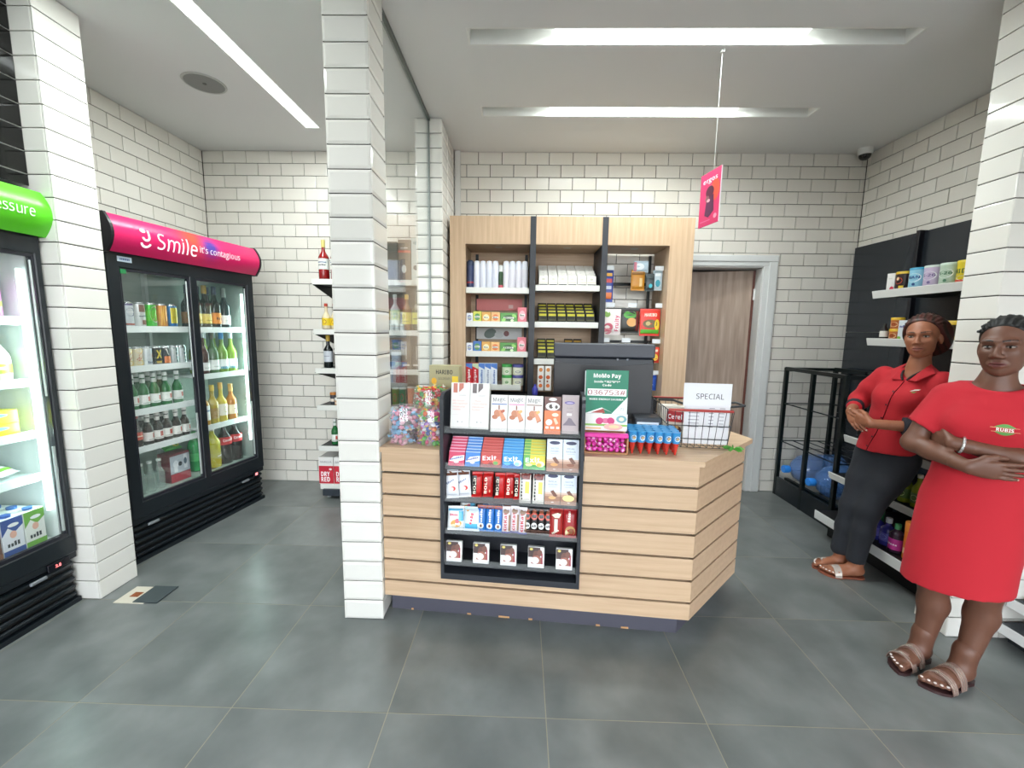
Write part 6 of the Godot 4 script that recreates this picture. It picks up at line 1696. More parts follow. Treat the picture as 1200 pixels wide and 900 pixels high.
	bottle("oil", "oil_bottle", 0.2, 0.032, 0.012, 0.11, 0.16, "8a9a2c", "d8d8c8", 0.02, [0.03, 0.09, "5a7a34"], [["o", "d8e0a8", 0.5, 0.5, 0.26, 0.3]])
	for i in 2: place("oil", "green oil bottle, %s on the shelf behind the woman's knees" % ORD[i], "bottle", G, Vector3(2.36, y, -2.52 + i * 0.085), tn)
	proto("dark_pack", "avocado_box", carton(0.085, 0.16, 0.06, "26301c", [["o", "9ab03a", 0.5, 0.5, 0.32, 0.24], ["o", "5a4a2a", 0.5, 0.48, 0.14, 0.12]]), vm(0.4))
	place("dark_pack", "dark green box with avocado picture", "box", G, Vector3(2.37, y, -2.62), tn)
	y = 0.192
	tub("wipes", "wipes_tub", 0.20, 0.045, "3a8a5a", "d4c83a", 0.03, [["r", "e8ece0", 0.2, 0.3, 0.8, 0.6]])
	place("wipes", "green tub with yellow lid on the base deck", "tub", G, Vector3(2.28, y, -2.61), tn)
	bottle("soap_v", "detergent_bottle", 0.17, 0.038, 0.014, 0.10, 0.13, "3a3a8a", "c8ccd4", 0.03, [0.03, 0.08, "5a5ab0"], [["o", "8a94d8", 0.5, 0.5, 0.24, 0.3]])
	for i in 2: place("soap_v", "violet detergent bottle, %s on the base deck" % ORD[i], "detergent", G, Vector3(2.235, y, -2.54 + i * 0.082), tn)
	bottle("soap_p", "detergent_bottle", 0.17, 0.036, 0.014, 0.11, 0.14, "3a2a3a", "4aa06a", 0.03, [0.02, 0.085, "c83a9a"], [["s", "f4e0f0", 5, 0.5, 0.5, 0.3, 0.7, true]])
	place("soap_p", "magenta-labelled detergent bottle with green cap", "detergent", G, Vector3(2.215, y, -2.375), tn)
	tub("orange_can", "polish_can", 0.215, 0.034, "d8742c", "e0843a", 0.05, [["r", "f0c89a", 0.2, 0.2, 0.8, 0.4]])
	place("orange_can", "tall orange spray can beside the magenta detergent", "spray can", G, Vector3(2.225, y, -2.295), tn)
	tub("white_can", "polish_can", 0.17, 0.032, "dcdcd6", "c84a3a", 0.03, [["o", "c87a4a", 0.5, 0.5, 0.3, 0.2]])
	place("white_can", "white spray can at the end of the base deck", "spray can", G, Vector3(2.215, y, -2.22), tn)

	# ---- rack of water bottles
	var r := thing("water_bottle_rack", "black steel rack for large water bottles in the back corner", "rack")
	var rx := 2.345
	var rx2 := 2.77
	var ra := -3.745
	var rb := -3.06
	for q in [[rx, ra], [rx, -3.40], [rx, rb], [rx2, ra], [rx2, -3.40], [rx2, rb]]: part("post", mb().k("15171b").bx(Vector3(q[0] - 0.015, 0.0, q[1] - 0.015), Vector3(q[0] + 0.015, 1.16, q[1] + 0.015), 0.002), vm(0.35), r)
	for x in [rx, rx2]:
		part("top_rail", mb().k("15171b").bx(Vector3(x - 0.015, 1.135, ra), Vector3(x + 0.015, 1.165, rb)), vm(0.35), r)
		for yy in [0.50, 0.84]: part("wire", mb().k("15171b").tube([Vector3(x, yy, ra), Vector3(x, yy, rb)], 0.005, 6), vm(0.35), r)
	for zz in [ra, rb]:
		part("top_rail", mb().k("15171b").bx(Vector3(rx, 1.135, zz - 0.012), Vector3(rx2, 1.16, zz + 0.012)), vm(0.35), r)
		for yy in [0.50, 0.84]: part("wire", mb().k("15171b").tube([Vector3(rx, yy, zz), Vector3(rx2, yy, zz)], 0.005, 6), vm(0.35), r)
	for k in 3:
		part("wire", mb().k("15171b").tube([Vector3(rx + 0.11 * (k + 1), 0.50, ra), Vector3(rx + 0.11 * (k + 1), 0.50, rb)], 0.004, 6), vm(0.35), r)
	part("base_panel", mb().k("1b1f26").bx(Vector3(rx - 0.012, 0.0, ra - 0.012), Vector3(rx + 0.008, 0.17, rb + 0.012), 0.002), vm(0.35), r)
	part("base_panel", mb().k("1b1f26").bx(Vector3(rx, 0.0, rb - 0.008), Vector3(rx2, 0.17, rb + 0.012), 0.002), vm(0.35), r)
	for x in [2.43, 2.70]: part("cradle_bar", mb().k("15171b").bx(Vector3(x - 0.015, 0.13, ra), Vector3(x + 0.015, 0.155, rb)), vm(0.35), r)
	part("sticker", mb().k("d8dad8").bx(Vector3(rx + 0.03, 0.05, rb + 0.012), Vector3(rx + 0.08, 0.12, rb + 0.0135)), vm(0.4), r)
	var gl := StandardMaterial3D.new()
	gl.transparency = BaseMaterial3D.TRANSPARENCY_ALPHA
	gl.albedo_color = Color(0.36, 0.55, 0.82, 0.42)
	gl.roughness = 0.06
	for i in 2:
		var wbt := thing("water_bottle", ["large blue water bottle in the rack nearest the door", "large blue water bottle in the rack nearest the assistants"][i], "water bottle", Vector3(2.415, 0.29, -3.575 + i * 0.315), 0.0, "large water bottles in the rack")
		var pr := [[0.0, 0.34], [0.128, 0.34], [0.132, 0.325], [0.132, 0.26], [0.126, 0.25], [0.132, 0.24], [0.132, 0.175], [0.126, 0.165], [0.132, 0.155], [0.132, 0.07], [0.115, 0.02], [0.075, -0.03], [0.035, -0.055], [0.028, -0.06], [0.028, -0.085]]
		pr.reverse()
		var bb := mb()
		bb.t = Transform3D(Basis(Vector3(0, 0, 1), Vector3(1, 0, 0), Vector3(0, 1, 0)), Vector3.ZERO)
		bb.lathe(pr, 28)
		part("bottle_body", bb, gl, wbt)
		bb = mb().k("2f86e0")
		bb.t = Transform3D(Basis(Vector3(0, 0, 1), Vector3(-1, 0, 0), Vector3(0, -1, 0)), Vector3.ZERO)
		bb.lathe([[0.0, 0.078], [0.031, 0.078], [0.033, 0.09], [0.033, 0.12], [0.03, 0.128], [0.0, 0.128]], 18)
		part("cap", bb, vm(0.35), wbt)

	# ---- near gondola at the picture's edge
	var g := thing("low_gondola", "grey shelf unit with white price rails in front of the pillar", "shelving")
	part("base", mb().k("23272e").bx(Vector3(2.36, 0.0, -1.90), Vector3(2.87, 0.068, -1.0)), vm(0.5), g)
	for q in [[0.10, 2.29], [0.215, 2.34]]:
		var s := part("shelf", mb().k("3a3e44").bx(Vector3(q[1], q[0] - 0.03, -1.90), Vector3(2.87, q[0], -1.0)), vm(0.5), g)
		part("price_rail", mb().k("d8dad8").bx(Vector3(q[1] - 0.01, q[0] - 0.035, -1.905), Vector3(q[1], q[0] + 0.012, -1.0), 0.002), vm(0.35), s)
	proto("fries_bag", "frozen_bag", pouch(0.26, 0.30, 0.09, "dfe4de", [["o", "4aa04a", 0.62, 0.55, 0.2, 0.14], ["o", "e8ece4", 0.66, 0.56, 0.1, 0.07], ["t", "c83a3a", "FRIES", 0.4, 0.26, 0.2, 0.7, true], ["r", "8ab89a", 0.05, 0.08, 0.95, 0.14]]), vm(0.3))
	place("fries_bag", "white bag with red lettering at the picture edge", "bag", "", Vector3(2.45, 0.222, -1.74), -PI / 2 + 0.35, 0.3)
	place("fries_bag", "white and green bag farther along the low shelf", "bag", "", Vector3(2.45, 0.222, -1.42), -PI / 2 + 0.3, 0.3)

# ------------------------------------------------------------------ ceiling and hanging things
func build_overhead() -> void:
	var o := thing("hanging_poster", "pink advertising poster hanging on a cord from the ceiling", "poster", Vector3(1.049, 0, -2.51), -atan2(0.18, 0.034))
	var b := mb().k("d8336a").bx(Vector3(-0.092, 2.06, -0.002), Vector3(0.092, 2.352, 0.002))
	part("board", b, vm(0.4), o)
	b = mb()
	printed(b, [["o", "e0523c", 0.75, 0.62, 0.22, 0.2], ["o", "5a2038", 0.5, 0.62, 0.2, 0.11], ["p", "5a2a4a", [0.3, 0.2, 0.36, 0.5, 0.7, 0.55, 0.74, 0.24, 0.5, 0.14]], ["o", "8a5a5c", 0.4, 0.5, 0.1, 0.06], ["o", "e8b0b8", 0.46, 0.46, 0.08, 0.03], ["t", "f4e4ea", "ergos", 0.5, 0.82, 0.12, 0.7, true], ["o", "e89ab0", 0.84, 0.13, 0.08, 0.045], ["r", "e06a92", 0.1, 0.08, 0.6, 0.1]], 0.184, 0.292, 0.0022)
	for i in b.v.size(): b.v[i].y += 2.06
	part("print", b, vm(0.4), o)
	part("white_edge", mb().k("f2e8ec").bx(Vector3(0.092, 2.06, -0.0025), Vector3(0.0955, 2.352, 0.0025)), vm(0.4), o)
	part("cord", mb().k("d8d8d4").tube([Vector3(0.02, 2.352, 0), Vector3(0.02, RM, 0)], 0.0014, 5), vm(0.5), o)
	part("ceiling_clip", mb().k("e8e8e4").at(0.02, RM - 0.012, 0).lathe([[0.0, 0.0], [0.012, 0.0], [0.014, 0.012]], 12), vm(0.5), o)
	o = thing("dome_camera", "small white security dome camera in the ceiling corner", "camera", Vector3(2.775, RM, -3.70))
	b = mb().k("e4e4e0").at(0, -0.05, 0).lathe([[0.046, 0.0], [0.052, 0.008], [0.052, 0.05]], 20)
	part("housing", b, vm(0.4), o)
	part("dome", mb().k("16171a").ball(Vector3(0, -0.05, 0), Vector3(0.043, 0.04, 0.043), 18), vm(0.08), o)
	o = thing("ceiling_speaker", "round grey ceiling speaker grille over the cooler aisle", "speaker", Vector3(-2.013, RM, -2.80))
	part("rim", mb().k("b9b9b4").at(0, -0.006, 0).lathe([[0.108, 0.006], [0.108, 0.0], [0.116, 0.0], [0.12, 0.006]], 30), vm(0.5), o)
	part("grille", mb().k("8b8b88").at(0, -0.004, 0).lathe([[0.0, 0.0], [0.108, 0.0], [0.108, 0.004]], 30), vm(0.7), o)
	part("centre_cap", mb().k("5a5a58").at(0, -0.006, 0).lathe([[0.0, 0.0], [0.012, 0.0], [0.012, 0.004]], 14), vm(0.6), o)

# ------------------------------------------------------------------ bodies: smooth-joined distance fields meshed as surface nets
class Fld:
	var ty := PackedInt32Array()
	var pa := PackedVector3Array()
	var pb := PackedVector3Array()
	var ra := PackedFloat32Array()
	var rb := PackedFloat32Array()
	var kk := PackedFloat32Array()
	var ob := []              # extra data (inverse basis or loft table)
	var bc := PackedVector3Array()
	var br := PackedFloat32Array()
	var neg := PackedInt32Array()
	var cuts := []            # [normal, distance]: keeps normal.p < distance
	func _add(t: int, a: Vector3, b: Vector3, r0: float, r1: float, k: float, o, c: Vector3, r: float, ng := 0) -> void:
		ty.append(t); pa.append(a); pb.append(b); ra.append(r0); rb.append(r1); kk.append(k); ob.append(o); bc.append(c); br.append(r); neg.append(ng)
	func cap(a: Vector3, b: Vector3, r0: float, r1: float, k := 0.02, ng := 0) -> void:
		_add(0, a, b, r0, r1, k, null, (a + b) / 2, a.distance_to(b) / 2 + maxf(r0, r1), ng)
	func chain(pts: Array, rs: Array, k := 0.02) -> void:
		for i in pts.size() - 1: cap(pts[i], pts[i + 1], rs[i], rs[i + 1], k)
	func ell(c: Vector3, r: Vector3, k := 0.02, rot := Basis(), ng := 0) -> void:
		_add(1, c, r, 0, 0, k, rot.inverse(), c, maxf(r.x, maxf(r.y, r.z)), ng)
	# loft: rows of [y, cx, cz, rx, rz]
	func loft(rows: Array, k := 0.02) -> void:
		var y0: float = rows[0][0]
		var y1: float = rows[-1][0]
		var m := 0.0
		for q in rows: m = maxf(m, maxf(q[3] + absf(q[1]), q[4] + absf(q[2])))
		_add(2, Vector3(0, y0, 0), Vector3(0, y1, 0), 0, 0, k, rows, Vector3(0, (y0 + y1) / 2, 0), Vector2((y1 - y0) / 2, m).length())
	func one_d(i: int, p: Vector3) -> float:
		var t := ty[i]
		if t == 0:
			var a := pa[i]
			var ab := pb[i] - a
			var h := clampf((p - a).dot(ab) / maxf(ab.length_squared(), 1e-9), 0, 1)
			return (p - a - ab * h).length() - lerpf(ra[i], rb[i], h)
		if t == 1:
			var q: Vector3 = ob[i] * (p - pa[i])
			var r := pb[i]
			var k0 := (q / r).length()
			var k1 := (q / (r * r)).length()
			return k0 * (k0 - 1.0) / maxf(k1, 1e-6)
		var rows: Array = ob[i]
		var n := rows.size()
		var y := clampf(p.y, rows[0][0], rows[n - 1][0])
		var j := 0
		while j < n - 2 and y > rows[j + 1][0]: j += 1
		var a2: Array = rows[j]
		var b2: Array = rows[j + 1]
		var f: float = (y - a2[0]) / (b2[0] - a2[0])
		f = f * f * (3.0 - 2.0 * f) * 0.5 + f * 0.5
		var rx := lerpf(a2[3], b2[3], f)
		var rz := lerpf(a2[4], b2[4], f)
		var dx := (p.x - lerpf(a2[1], b2[1], f)) / rx
		var dz := (p.z - lerpf(a2[2], b2[2], f)) / rz
		var d := (sqrt(dx * dx + dz * dz) - 1.0) * minf(rx, rz)
		var e := absf(p.y - y)
		if e < 1e-6: return maxf(d, maxf(rows[0][0] - p.y, p.y - rows[n - 1][0]))
		return e if d < 0 else sqrt(d * d + e * e)
	func val(p: Vector3, ix) -> float:
		var m := 1.0
		for i in ix:
			if neg[i]: continue
			var d := one_d(i, p)
			var k := kk[i]
			var h := maxf(k - absf(m - d), 0.0) / k
			m = minf(m, d) - h * h * k * 0.25
		for i in ix:
			if not neg[i]: continue
			var d := -one_d(i, p)
			var k := kk[i]
			var h := maxf(k - absf(m - d), 0.0) / k
			m = maxf(m, d) + h * h * k * 0.25
		for c in cuts: m = maxf(m, c[0].dot(p) - c[1])
		return m
	func all_ix() -> PackedInt32Array:
		var r := PackedInt32Array()
		for i in ty.size(): r.append(i)
		return r
	func mesh_into(out: MB, cell: float, color: Callable) -> void:
		var lo := Vector3(9, 9, 9)
		var hi := -lo
		for i in ty.size():
			if neg[i]: continue
			var e := Vector3.ONE * (br[i] + 0.01)
			lo = lo.min(bc[i] - e)
			hi = hi.max(bc[i] + e)
		var B := 5
		var bs := B * cell
		var nb := Vector3i(((hi - lo) / bs).ceil())
		var half := bs * 0.8661
		var verts := {}
		var vp := PackedVector3Array()
		var edges := []
		var N := B + 1
		var s := PackedFloat32Array()
		s.resize(N * N * N)
		for bz in nb.z:
			for by in nb.y:
				for bx in nb.x:
					var o := lo + Vector3(bx, by, bz) * bs
					var cc := o + Vector3.ONE * bs / 2
					var ix := PackedInt32Array()
					for i in ty.size():
						if bc[i].distance_to(cc) < br[i] + half + 0.05: ix.append(i)
					if ix.is_empty(): continue
					if absf(val(cc, ix)) > half * 1.7 + cell: continue
					var w := 0
					var pos := 0
					for z in N:
						for y in N:
							for x in N:
								var d := val(o + Vector3(x, y, z) * cell, ix)
								s[w] = d
								if d > 0: pos += 1
								w += 1
					if pos == 0 or pos == N * N * N: continue
					for z in B:
						for y in B:
							for x in B:
								var b := x + N * (y + N * z)
								var m := 0
								var acc := Vector3.ZERO
								var cnt := 0
								var c8 := [s[b], s[b + 1], s[b + N], s[b + N + 1], s[b + N * N], s[b + N * N + 1], s[b + N * N + N], s[b + N * N + N + 1]]
								for q in 8: if c8[q] > 0: m |= 1 << q
								if m == 0 or m == 255: continue
								for q in 8:
									for ax in 3:
										var q2: int = q | (1 << ax)
										if q2 == q: continue
										if (c8[q] > 0) == (c8[q2] > 0): continue
										var f: float = c8[q] / (c8[q] - c8[q2])
										var pt := Vector3(q & 1, (q >> 1) & 1, (q >> 2) & 1)
										pt[ax] = f
										acc += pt
										cnt += 1
								var key := Vector3i(bx * B + x, by * B + y, bz * B + z)
								verts[key] = vp.size()
								vp.append(lo + (Vector3(key) + acc / cnt) * cell)
								for ax in 3:
									var s1: float = c8[1 << ax]
									if (c8[0] > 0) != (s1 > 0): edges.append([key, ax, c8[0] < 0])
		var nn := PackedVector3Array()
		nn.resize(vp.size())
		var quads := []
		for e in edges:
			var k: Vector3i = e[0]
			var u := Vector3i.ZERO
			var w := Vector3i.ZERO
			u[(e[1] + 1) % 3] = 1
			w[(e[1] + 2) % 3] = 1
			var q := [verts.get(k - u - w, -1), verts.get(k - w, -1), verts.get(k, -1), verts.get(k - u, -1)]
			if q.has(-1): continue
			if not e[2]: q.reverse()
			quads.append(q)
			var g := (vp[q[2]] - vp[q[0]]).cross(vp[q[3]] - vp[q[1]])
			for j in 4: nn[q[j]] += g
		var cl := PackedColorArray()
		for i in vp.size(): cl.append(color.call(vp[i]))
		for q in quads:
			for j in [0, 2, 1, 0, 3, 2]:
				out.v.append(out.t * vp[q[j]])
				out.n.append((out.t.basis * nn[q[j]]).normalized())
				out.c.append(cl[q[j]])

func lin(h: String) -> Color:
	return Color(h).srgb_to_linear()

# a hand as short chains: wrist point w, direction d to the knuckles, back-of-hand normal b, thumb side s
func add_hand(f: Fld, w: Vector3, d: Vector3, b: Vector3, s: Vector3, curl: Array, scale := 1.0) -> Array:
	var tips := []
	d = d.normalized()
	s = (s - d * s.dot(d)).normalized()
	b = (b - d * b.dot(d) - s * b.dot(s)).normalized()
	var kx := [0.027, 0.009, -0.009, -0.026]
	var ml := [0.082, 0.085, 0.081, 0.074]
	var ln := [[0.038, 0.024, 0.020], [0.042, 0.027, 0.021], [0.039, 0.025, 0.020], [0.030, 0.019, 0.018]]
	f.ell(w + d * 0.045 * scale, Vector3(0.036, 0.05, 0.015) * scale, 0.012, Basis(s, d, b))
	for i in 4:
		var k: Vector3 = w + (d * ml[i] + s * kx[i]) * scale
		f.cap(w + (d * 0.01 + s * kx[i] * 0.55) * scale, k, 0.0125 * scale, 0.0105 * scale, 0.012)
		var dir: Vector3 = (d + s * kx[i] * 3.0).normalized()
		var p := k
		var r := 0.0092 * scale
		for j in 3:
			dir = dir.rotated(s, -curl[i] * [0.7, 1.0, 0.8][j] * (1.0 if s.cross(d).dot(b) > 0 else -1.0)).normalized()
			var q: Vector3 = p + dir * ln[i][j] * scale
			f.cap(p, q, r, r * 0.9, 0.004)
			p = q
			r *= 0.9
		tips.append([p, dir])
	var t0 := w + (d * 0.02 + s * 0.022) * scale
	var t1 := t0 + (d * 0.028 + s * 0.022 - b * 0.006) * scale
	var t2 := t1 + (d * 0.03 + s * 0.006 - b * 0.008) * scale
	var t3 := t2 + (d * 0.024 - s * 0.002 - b * 0.008) * scale
	f.chain([t0, t1, t2, t3], [0.0135 * scale, 0.0115 * scale, 0.0098 * scale, 0.0082 * scale], 0.008)
	tips.append([t3, (t3 - t2).normalized()])
	return tips

# the head in its own frame: eyes at y = 0, face towards +z
func head_field() -> Fld:
	var f := Fld.new()
	f.ell(Vector3(0, 0.036, -0.018), Vector3(0.073, 0.082, 0.09), 0.03)
	f.ell(Vector3(0, -0.022, 0.020), Vector3(0.0525, 0.086, 0.067), 0.03)
	f.ell(Vector3(0, -0.092, 0.050), Vector3(0.021, 0.019, 0.024), 0.032)
	for s in [-1.0, 1.0]:
		f.ell(Vector3(s * 0.034, -0.024, 0.052), Vector3(0.023, 0.022, 0.023), 0.03)
		f.ell(Vector3(s * 0.030, -0.062, 0.024), Vector3(0.018, 0.028, 0.030), 0.035)
		f.cap(Vector3(s * 0.012, 0.020, 0.083), Vector3(s * 0.042, 0.021, 0.071), 0.009, 0.008, 0.018)
		f.ell(Vector3(s * 0.0125, -0.037, 0.090), Vector3(0.0085, 0.007, 0.010), 0.008)
		f.ell(Vector3(s * 0.071, -0.012, -0.012), Vector3(0.009, 0.03, 0.018), 0.01)
		f.ell(Vector3(s * 0.031, 0.001, 0.092), Vector3(0.019, 0.011, 0.016), 0.014, Basis(), 1)
	f.cap(Vector3(0, 0.012, 0.083), Vector3(0, -0.030, 0.101), 0.007, 0.0105, 0.012)
	f.chain([Vector3(-0.023, -0.0640, 0.0715), Vector3(-0.010, -0.0610, 0.0805), Vector3(0.010, -0.0610, 0.0805), Vector3(0.023, -0.0640, 0.0715)], [0.004, 0.0058, 0.0058, 0.004], 0.010)
	f.chain([Vector3(-0.020, -0.0680, 0.0725), Vector3(-0.008, -0.0715, 0.0800), Vector3(0.008, -0.0715, 0.0800), Vector3(0.020, -0.0680, 0.0725)], [0.004, 0.0064, 0.0064, 0.004], 0.010)
	f.ell(Vector3(0, -0.0662, 0.090), Vector3(0.028, 0.0014, 0.014), 0.003, Basis(), 1)
	return f

func face_color(skin: Color, lip: Color, brow: Color) -> Callable:
	return func(p: Vector3) -> Color:
		if p.z > 0.062 and absf(p.x) < 0.026 and p.y < -0.0560 and p.y > -0.0780:
			var w := 1.0 - absf(p.x) / 0.027
			var top: float = -0.0560 - 0.008 * (1.0 - w)
			var bot: float = -0.0780 + 0.011 * (1.0 - w)
			if p.y < top and p.y > bot: return lip
		var ax := absf(p.x)
		if p.z > 0.055 and ax > 0.012 and ax < 0.050:
			var yb := 0.0215 + 0.004 * sin((ax - 0.012) / 0.038 * PI * 0.75)
			if absf(p.y - yb) < 0.0032 * (1.2 - (ax - 0.012) / 0.045): return brow
		return skin

func add_eyes(parent: Node, t: Transform3D, lid: String) -> void:
	for s in [-1.0, 1.0]:
		var b := mb()
		b.t = t
		b.k("a89a92").ball(Vector3(s * 0.0300, 0.0, 0.0745), Vector3(0.0128, 0.0050, 0.0068), 14)
		b.k("1a100c").ball(Vector3(s * 0.0300, 0.0, 0.0778), Vector3(0.0058, 0.0050, 0.0042), 10)
		part("eye", b, vm(0.12), parent)
		b = mb().k(lid)
		b.t = t
		var pts := []
		for i in 7:
			var a := lerpf(-1, 1, i / 6.0)
			pts.append(Vector3(s * (0.0305 + a * 0.015), 0.0012 + 0.0042 * (1 - a * a), 0.0800 - 0.004 * a * a - 0.002 * maxf(0, a)))
		b.tube(pts, 0.0017, 5)
		part("eyelash", b, vm(0.6), parent)

# foot along +z from the heel at the origin, length l; m = 1 when the big toe is on the +x side
func foot_prims(f: Fld, t: Transform3D, l: float, m: float) -> Array:
	var k := l / 0.225
	var P := func(x: float, y: float, z: float): return t * (Vector3(x * m, y, z) * k)
	f.cap(P.call(0, 0.034, 0.028), P.call(0, 0.036, 0.060), 0.029 * k, 0.031 * k, 0.02)
	f.cap(P.call(0, 0.038, 0.060), P.call(0.002, 0.026, 0.150), 0.030 * k, 0.024 * k, 0.02)
	f.cap(P.call(0.018, 0.024, 0.11), P.call(0.022, 0.022, 0.165), 0.022 * k, 0.019 * k, 0.02)
	f.cap(P.call(-0.014, 0.024, 0.10), P.call(-0.026, 0.020, 0.150), 0.022 * k, 0.017 * k, 0.02)
	f.cap(P.call(0, 0.045, 0.048), P.call(0, 0.11, 0.045), 0.033 * k, 0.034 * k, 0.025)
	var toes := []
	var tx := [0.028, 0.010, -0.005, -0.019, -0.031]
	var tz := [0.213, 0.207, 0.199, 0.188, 0.175]
	var tr := [0.0125, 0.0095, 0.009, 0.0085, 0.008]
	for i in 5:
		f.cap(P.call(tx[i] * 0.9, 0.020, tz[i] - 0.045), P.call(tx[i], 0.017, tz[i]), tr[i] * 1.05 * k, tr[i] * k, 0.006)
		toes.append(P.call(tx[i], 0.017 + tr[i] * 0.75, tz[i] + tr[i] * 0.35))
	return toes

func sole_outline(k: float, m: float, grow: float) -> PackedVector2Array:
	var q := PackedVector2Array()
	for a in [[0.0, -0.004], [0.022, 0.002], [0.031, 0.025], [0.028, 0.07], [0.026, 0.11], [0.036, 0.15], [0.044, 0.185], [0.040, 0.215], [0.028, 0.229], [0.010, 0.224], [-0.012, 0.213], [-0.030, 0.196], [-0.041, 0.175], [-0.043, 0.145], [-0.034, 0.10], [-0.029, 0.06], [-0.031, 0.025], [-0.022, 0.002]]:
		q.append(Vector2(a[0] * m * k * grow, a[1] * k))
	return q

# band over the foot from side to side at z, height h
func strap(b: MB, t: Transform3D, k: float, z0: float, z1: float, wd: float, h0: float, h1: float) -> void:
	var old := b.t
	b.t = t
	var n := 12
	var pt := func(i: int, e: float, o: float):
		var a := PI * i / n
		var hh := lerpf(h0, h1, e)
		return Vector3(cos(a) * (wd + o) * k, (0.010 + sin(a) * (hh + o)) * k, lerpf(z0, z1, e) * k)
	for i in n:
		b.quad(pt.call(i, 1, 0.0025), pt.call(i, 0, 0.0025), pt.call(i + 1, 0, 0.0025), pt.call(i + 1, 1, 0.0025))
		b.quad(pt.call(i, 0, 0.0), pt.call(i, 1, 0.0), pt.call(i + 1, 1, 0.0), pt.call(i + 1, 0, 0.0))
		b.quad(pt.call(i, 1, 0.0), pt.call(i, 1, 0.0025), pt.call(i + 1, 1, 0.0025), pt.call(i + 1, 1, 0.0))
		b.quad(pt.call(i, 0, 0.0025), pt.call(i, 0, 0.0), pt.call(i + 1, 0, 0.0), pt.call(i + 1, 0, 0.0025))
	b.t = old

# lays print onto the front of a garment: local x, y around (cx, cy) moved along +z until it meets the field
func onto(f: Fld, m: MB, lift: float) -> void:
	var ix := f.all_ix()
	m.split(0.008)
	for i in m.v.size():
		var p := m.v[i]
		var z := 0.28
		var d := f.val(Vector3(p.x, p.y, z), ix)
		var n := 0
		while d > 0.0004 and z > -0.1 and n < 60:
			z -= maxf(d * 0.7, 0.0005)
			d = f.val(Vector3(p.x, p.y, z), ix)
			n += 1
		m.v[i] = Vector3(p.x, p.y, z + lift)
	for i in range(0, m.v.size() - 2, 3):
		var g := (m.v[i + 1] - m.v[i]).cross(m.v[i + 2] - m.v[i]).normalized()
		if g.z < 0: g = -g
		m.n[i] = g; m.n[i + 1] = g; m.n[i + 2] = g

func cloth(c: String, rough := 0.85) -> StandardMaterial3D:
	var m := StandardMaterial3D.new()
	m.albedo_color = Color(c)
	m.roughness = rough
	m.rim_enabled = true
	m.rim = 0.25
	return m

func skin_mat() -> StandardMaterial3D:
	var m := StandardMaterial3D.new()
	m.vertex_color_use_as_albedo = true
	m.roughness = 0.48
	return m

